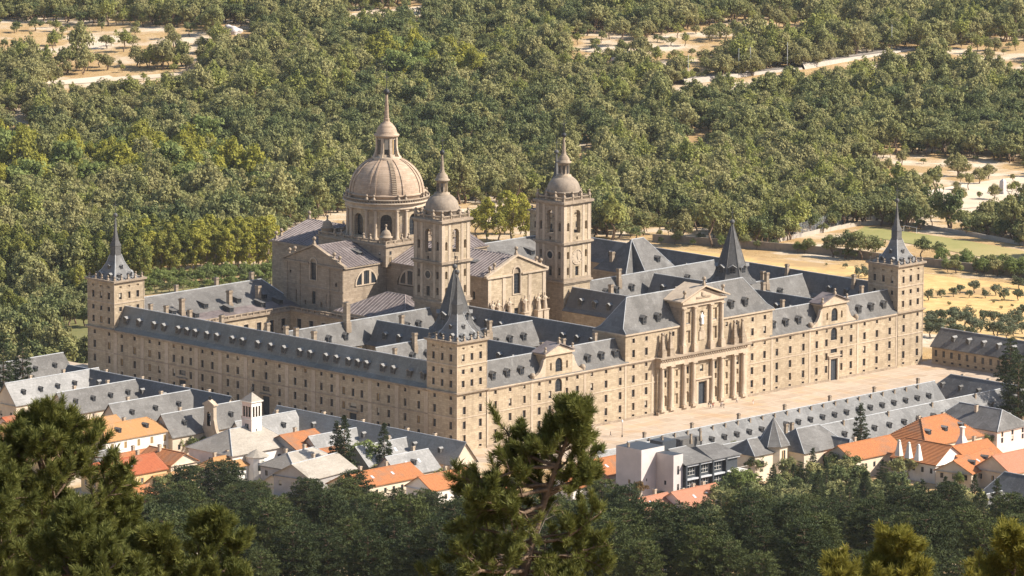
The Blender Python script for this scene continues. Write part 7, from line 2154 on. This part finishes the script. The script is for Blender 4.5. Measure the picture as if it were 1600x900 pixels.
for u, v, s_ in ((186, 740, .4), (300, 742, .4), (330, 730, .35), (420, 728, .4), (470, 735, .45), (640, 735, .5), (690, 745, .5), (1035, 790, .5), (1120, 770, .55), (1440, 740, .4), (1500, 760, .45), (1330, 735, .5), (1560, 745, .45)):
    p = at(u, v, z=2); place('broadleaf_tree', (SPRG[2], SPRG[0])[int(r.integers(0, 2))], p, s_, r.uniform(0, 6), 'small green tree squeezed between village houses', 'tree', 'small trees between the village houses')
solo('brown_tree', SPRG[1], 1000, 778, .55, 'russet brown tree below the salmon roofs', 6)

# ================================================================== foreground pines
def near_pine(top, H, seed, label, bands, r0=.17, lean=(0, 0), density=1.0, mat='needle_gold'):
    """open-crowned pine. bands: (share of height from the top, reach in metres, boughs, mean azimuth or None, droop)"""
    r = np.random.default_rng(seed)
    top = np.array(top, float)
    base = np.array((top[0]-lean[0], top[1]-lean[1], top[2]-H))
    root = empty('foreground_pine', base, label, 'tree')
    b = MB(); dead = MB(); tip = []; tdir = []
    n = 16; sp = []
    for i in range(n+1):
        t = i/n
        sp.append(base+np.array([lean[0]*t**2.0+math.sin(t*6+seed)*.09*(1-t), lean[1]*t**2.0+math.cos(t*5+seed)*.09*(1-t), H*t]))
    sp[0][2] -= 1.0
    for i in range(n): b.tube(sp[i], sp[i+1], r0*(1-.9*i/n)+.01, r0*(1-.9*(i+1)/n)+.01, 'bark', 9)
    def spine(t):
        f = min(max(t, 0), .9999)*n; i = int(f); return sp[i]*(1-(f-i))+sp[i+1]*(f-i)
    def shoot(p, d, L, rad, lvl, up):
        k = 6 if lvl == 0 else 4; dd = d.copy(); prev = p.copy()
        for s in range(k):
            f = (s+1)/k
            dd = unit(dd+r.normal(0, .20, 3)+np.array([0, 0, up*f]))
            q = prev+dd*L/k
            b.tube(prev, q, rad*(1-.75*s/k)+.003, rad*(1-.75*f)+.003, 'bark', 5 if lvl == 0 else 3)
            if lvl == 0 and f > .3:
                for _ in range(2 if r.random() < .7*density else 1):
                    shoot(q, unit(dd*.6+rdir(1, r)[0]*.8+np.array([0, 0, .22])), (.28+.30*L*(1.15-f))*r.uniform(.6, 1.2), rad*.4, 1, .10)
            if lvl == 1 and f > .45 and r.random() < .5*density:
                shoot(q, unit(dd*.7+rdir(1, r)[0]*.8+np.array([0, 0, .3])), L*.42*r.uniform(.6, 1.2), rad*.45, 2, .12)
            if (lvl == 0 and f > .8) or (lvl == 1 and f > .7) or (lvl == 2 and f > .7):
                tip.append(q.copy()); tdir.append(unit(dd+np.array([0, 0, .35])))
            prev = q
    for (t, reach, nb, az, up) in bands:
        for k in range(nb):
            a = (az+r.normal(0, .55)) if az is not None else 2*math.pi*(k+r.uniform(-.35, .35))/nb+t*17
            p = spine(1-t+r.uniform(-.02, .02))
            L = reach*r.uniform(.65, 1.12)
            shoot(p, unit(np.array([math.cos(a), math.sin(a), up+.1])), L, .012+.020*L, 0, max(.04, up*.35))
    for k in range(26):
        p = spine(r.uniform(.05, .62)); a = r.uniform(0, 6.28); L = r.uniform(.4, 1.5); q = p; d = np.array([math.cos(a), math.sin(a), r.uniform(-.2, .3)])
        for s in range(5):
            d = unit(d+r.normal(0, .30, 3)); e = q+d*L/5; dead.tube(q, e, .020*(1-.17*s), .020*(1-.17*(s+1)), 'deadwood', 4)
            if s > 0:
                e2 = e+unit(d+r.normal(0, .7, 3))*L*.30; dead.tube(e, e2, .009, .003, 'deadwood', 3)
                dead.tube(e2, e2+unit(d+r.normal(0, .9, 3))*L*.2, .005, .002, 'deadwood', 3)
            q = e
    P = np.array(tip); D = np.array(tdir); nn = 64
    N_ = len(P)*nn
    ax = np.repeat(D, nn, 0); bp = np.repeat(P, nn, 0)
    u_ = r.uniform(0, 1, (N_, 1))
    start = bp-ax*(.24*(1-u_))+ax*.03
    side = unit(np.cross(ax, rdir(N_, r)))
    d_ = unit(ax*(.55+.75*u_)+side*.95)
    wv_ = unit(np.cross(d_, rdir(N_, r)))*.0075
    L_ = .15*r.uniform(.75, 1.15, (N_, 1))
    e_ = start+d_*L_
    V = np.stack([start-wv_, start+wv_, e_+wv_*.4, e_-wv_*.4], 1).reshape(-1, 3); Fc = np.arange(4*N_).reshape(N_, 4)
    ti = np.repeat(np.clip(np.repeat(r.uniform(0, 1, len(P)), nn)*.6+.4*r.random(N_), 0, 1), 4)
    b.build('trunk', root); dead.build('dead_branches', root, kind='stuff')
    put(bpy.data.objects.new('crown', np_mesh('crown', V, Fc, [mat], tint=ti)), root)
    print(label, len(P), 'tufts')
    return root
# directions seen from the camera: right is -YAW turned, left the opposite
AZR = math.atan2(CR[1], CR[0]); AZL = AZR+math.pi
def full(H, reach, n0=.02, n1=.75, k=9, nb=5, quick=1.5):
    out_ = []
    for i in range(k):
        t = n0+(n1-n0)*i/(k-1)
        out_.append((t, reach*min(1, .22+quick*(t-n0)/(n1-n0)), nb, None, .55-.45*t))
    return out_
near_pine(at(905, 640, d=120), 6.9, 3, 'large open foreground pine with bare lower trunk, bottom centre',
          [(.01, .22, 3, None, .9), (.05, .30, 3, None, .6), (.09, .40, 3, None, .4), (.13, .55, 2, AZR, .3), (.14, .8, 2, AZL, .3), (.18, 1.6, 3, AZL, .22), (.20, 1.0, 2, AZR, .25), (.24, 1.9, 3, AZL, .15), (.25, 1.1, 3, None, .15),
           (.29, 1.3, 2, AZR, .10), (.31, 1.7, 3, AZL, .08), (.34, 1.3, 2, None, .05), (.40, 1.5, 2, AZR, .0), (.43, 2.0, 3, AZL, .0), (.46, 1.9, 3, AZR, .02), (.49, 2.5, 4, AZL, .02), (.52, 2.0, 4, None, .02), (.55, 1.8, 3, AZR, .02), (.57, 2.2, 3, AZL, .0), (.61, 2.1, 3, AZL, -.0), (.64, 1.7, 4, None, -.05), (.67, 2.3, 3, AZL, -.02), (.68, 2.0, 3, AZR, -.02), (.72, 2.0, 5, None, .0)],
          .16, (1.45*math.cos(AZR), 1.45*math.sin(AZR)), .8)
near_pine(at(75, 664, d=118), 7.2, 5, 'big bushy foreground pine at the lower left', full(7.2, 1.7, .01, .62, 12, 6, 2.6), .17, (.1, 0), .75)
near_pine(at(178, 772, d=121), 6.0, 8, 'foreground pine behind the big left one, to its right', full(6.0, 1.3, .01, .7, 8, 5), .13, (0, .1), .75)
near_pine(at(332, 822, d=116), 5.0, 9, 'small foreground pine top at lower left, nearest the dark woods', full(5.0, 1.2, .01, .6, 7, 5), .10, (0, 0), .75)
near_pine(at(-25, 720, d=112), 6.0, 12, 'foreground pine cut by the left edge', full(6.0, 1.5, .01, .7, 8, 5), .13, (0, 0), .75)
near_pine(at(120, 830, d=108), 5.0, 13, 'low foreground pine filling the bottom left corner', full(5.0, 1.7, .01, .6, 7, 6), .12, (0, 0), .8)
near_pine(at(240, 860, d=110), 5.0, 18, 'low foreground pine between the two left pine tops', full(5.0, 1.3, .01, .6, 6, 5), .12, (0, 0), .8)
near_pine(at(1402, 858, d=112), 5.0, 14, 'golden pine top at the bottom, right of centre', full(5.0, 1.0, .01, .5, 7, 5), .10, (0, 0), .8, 'needle_bright')
near_pine(at(1585, 858, d=110), 5.0, 15, 'golden pine top in the bottom right corner', full(5.0, 1.2, .01, .5, 7, 5), .10, (0, 0), .8, 'needle_bright')
near_pine(at(1310, 896, d=111), 5.0, 16, 'low golden pine sprig at the bottom edge, left of the golden top', full(5.0, .7, .01, .5, 6, 5), .09, (0, 0), .8, 'needle_bright')
# ================================================================== the air
b = MB(); b.box(-9500, 9500, -9500, 9500, -120, 345, 'air'); b.build('haze', kind='stuff')
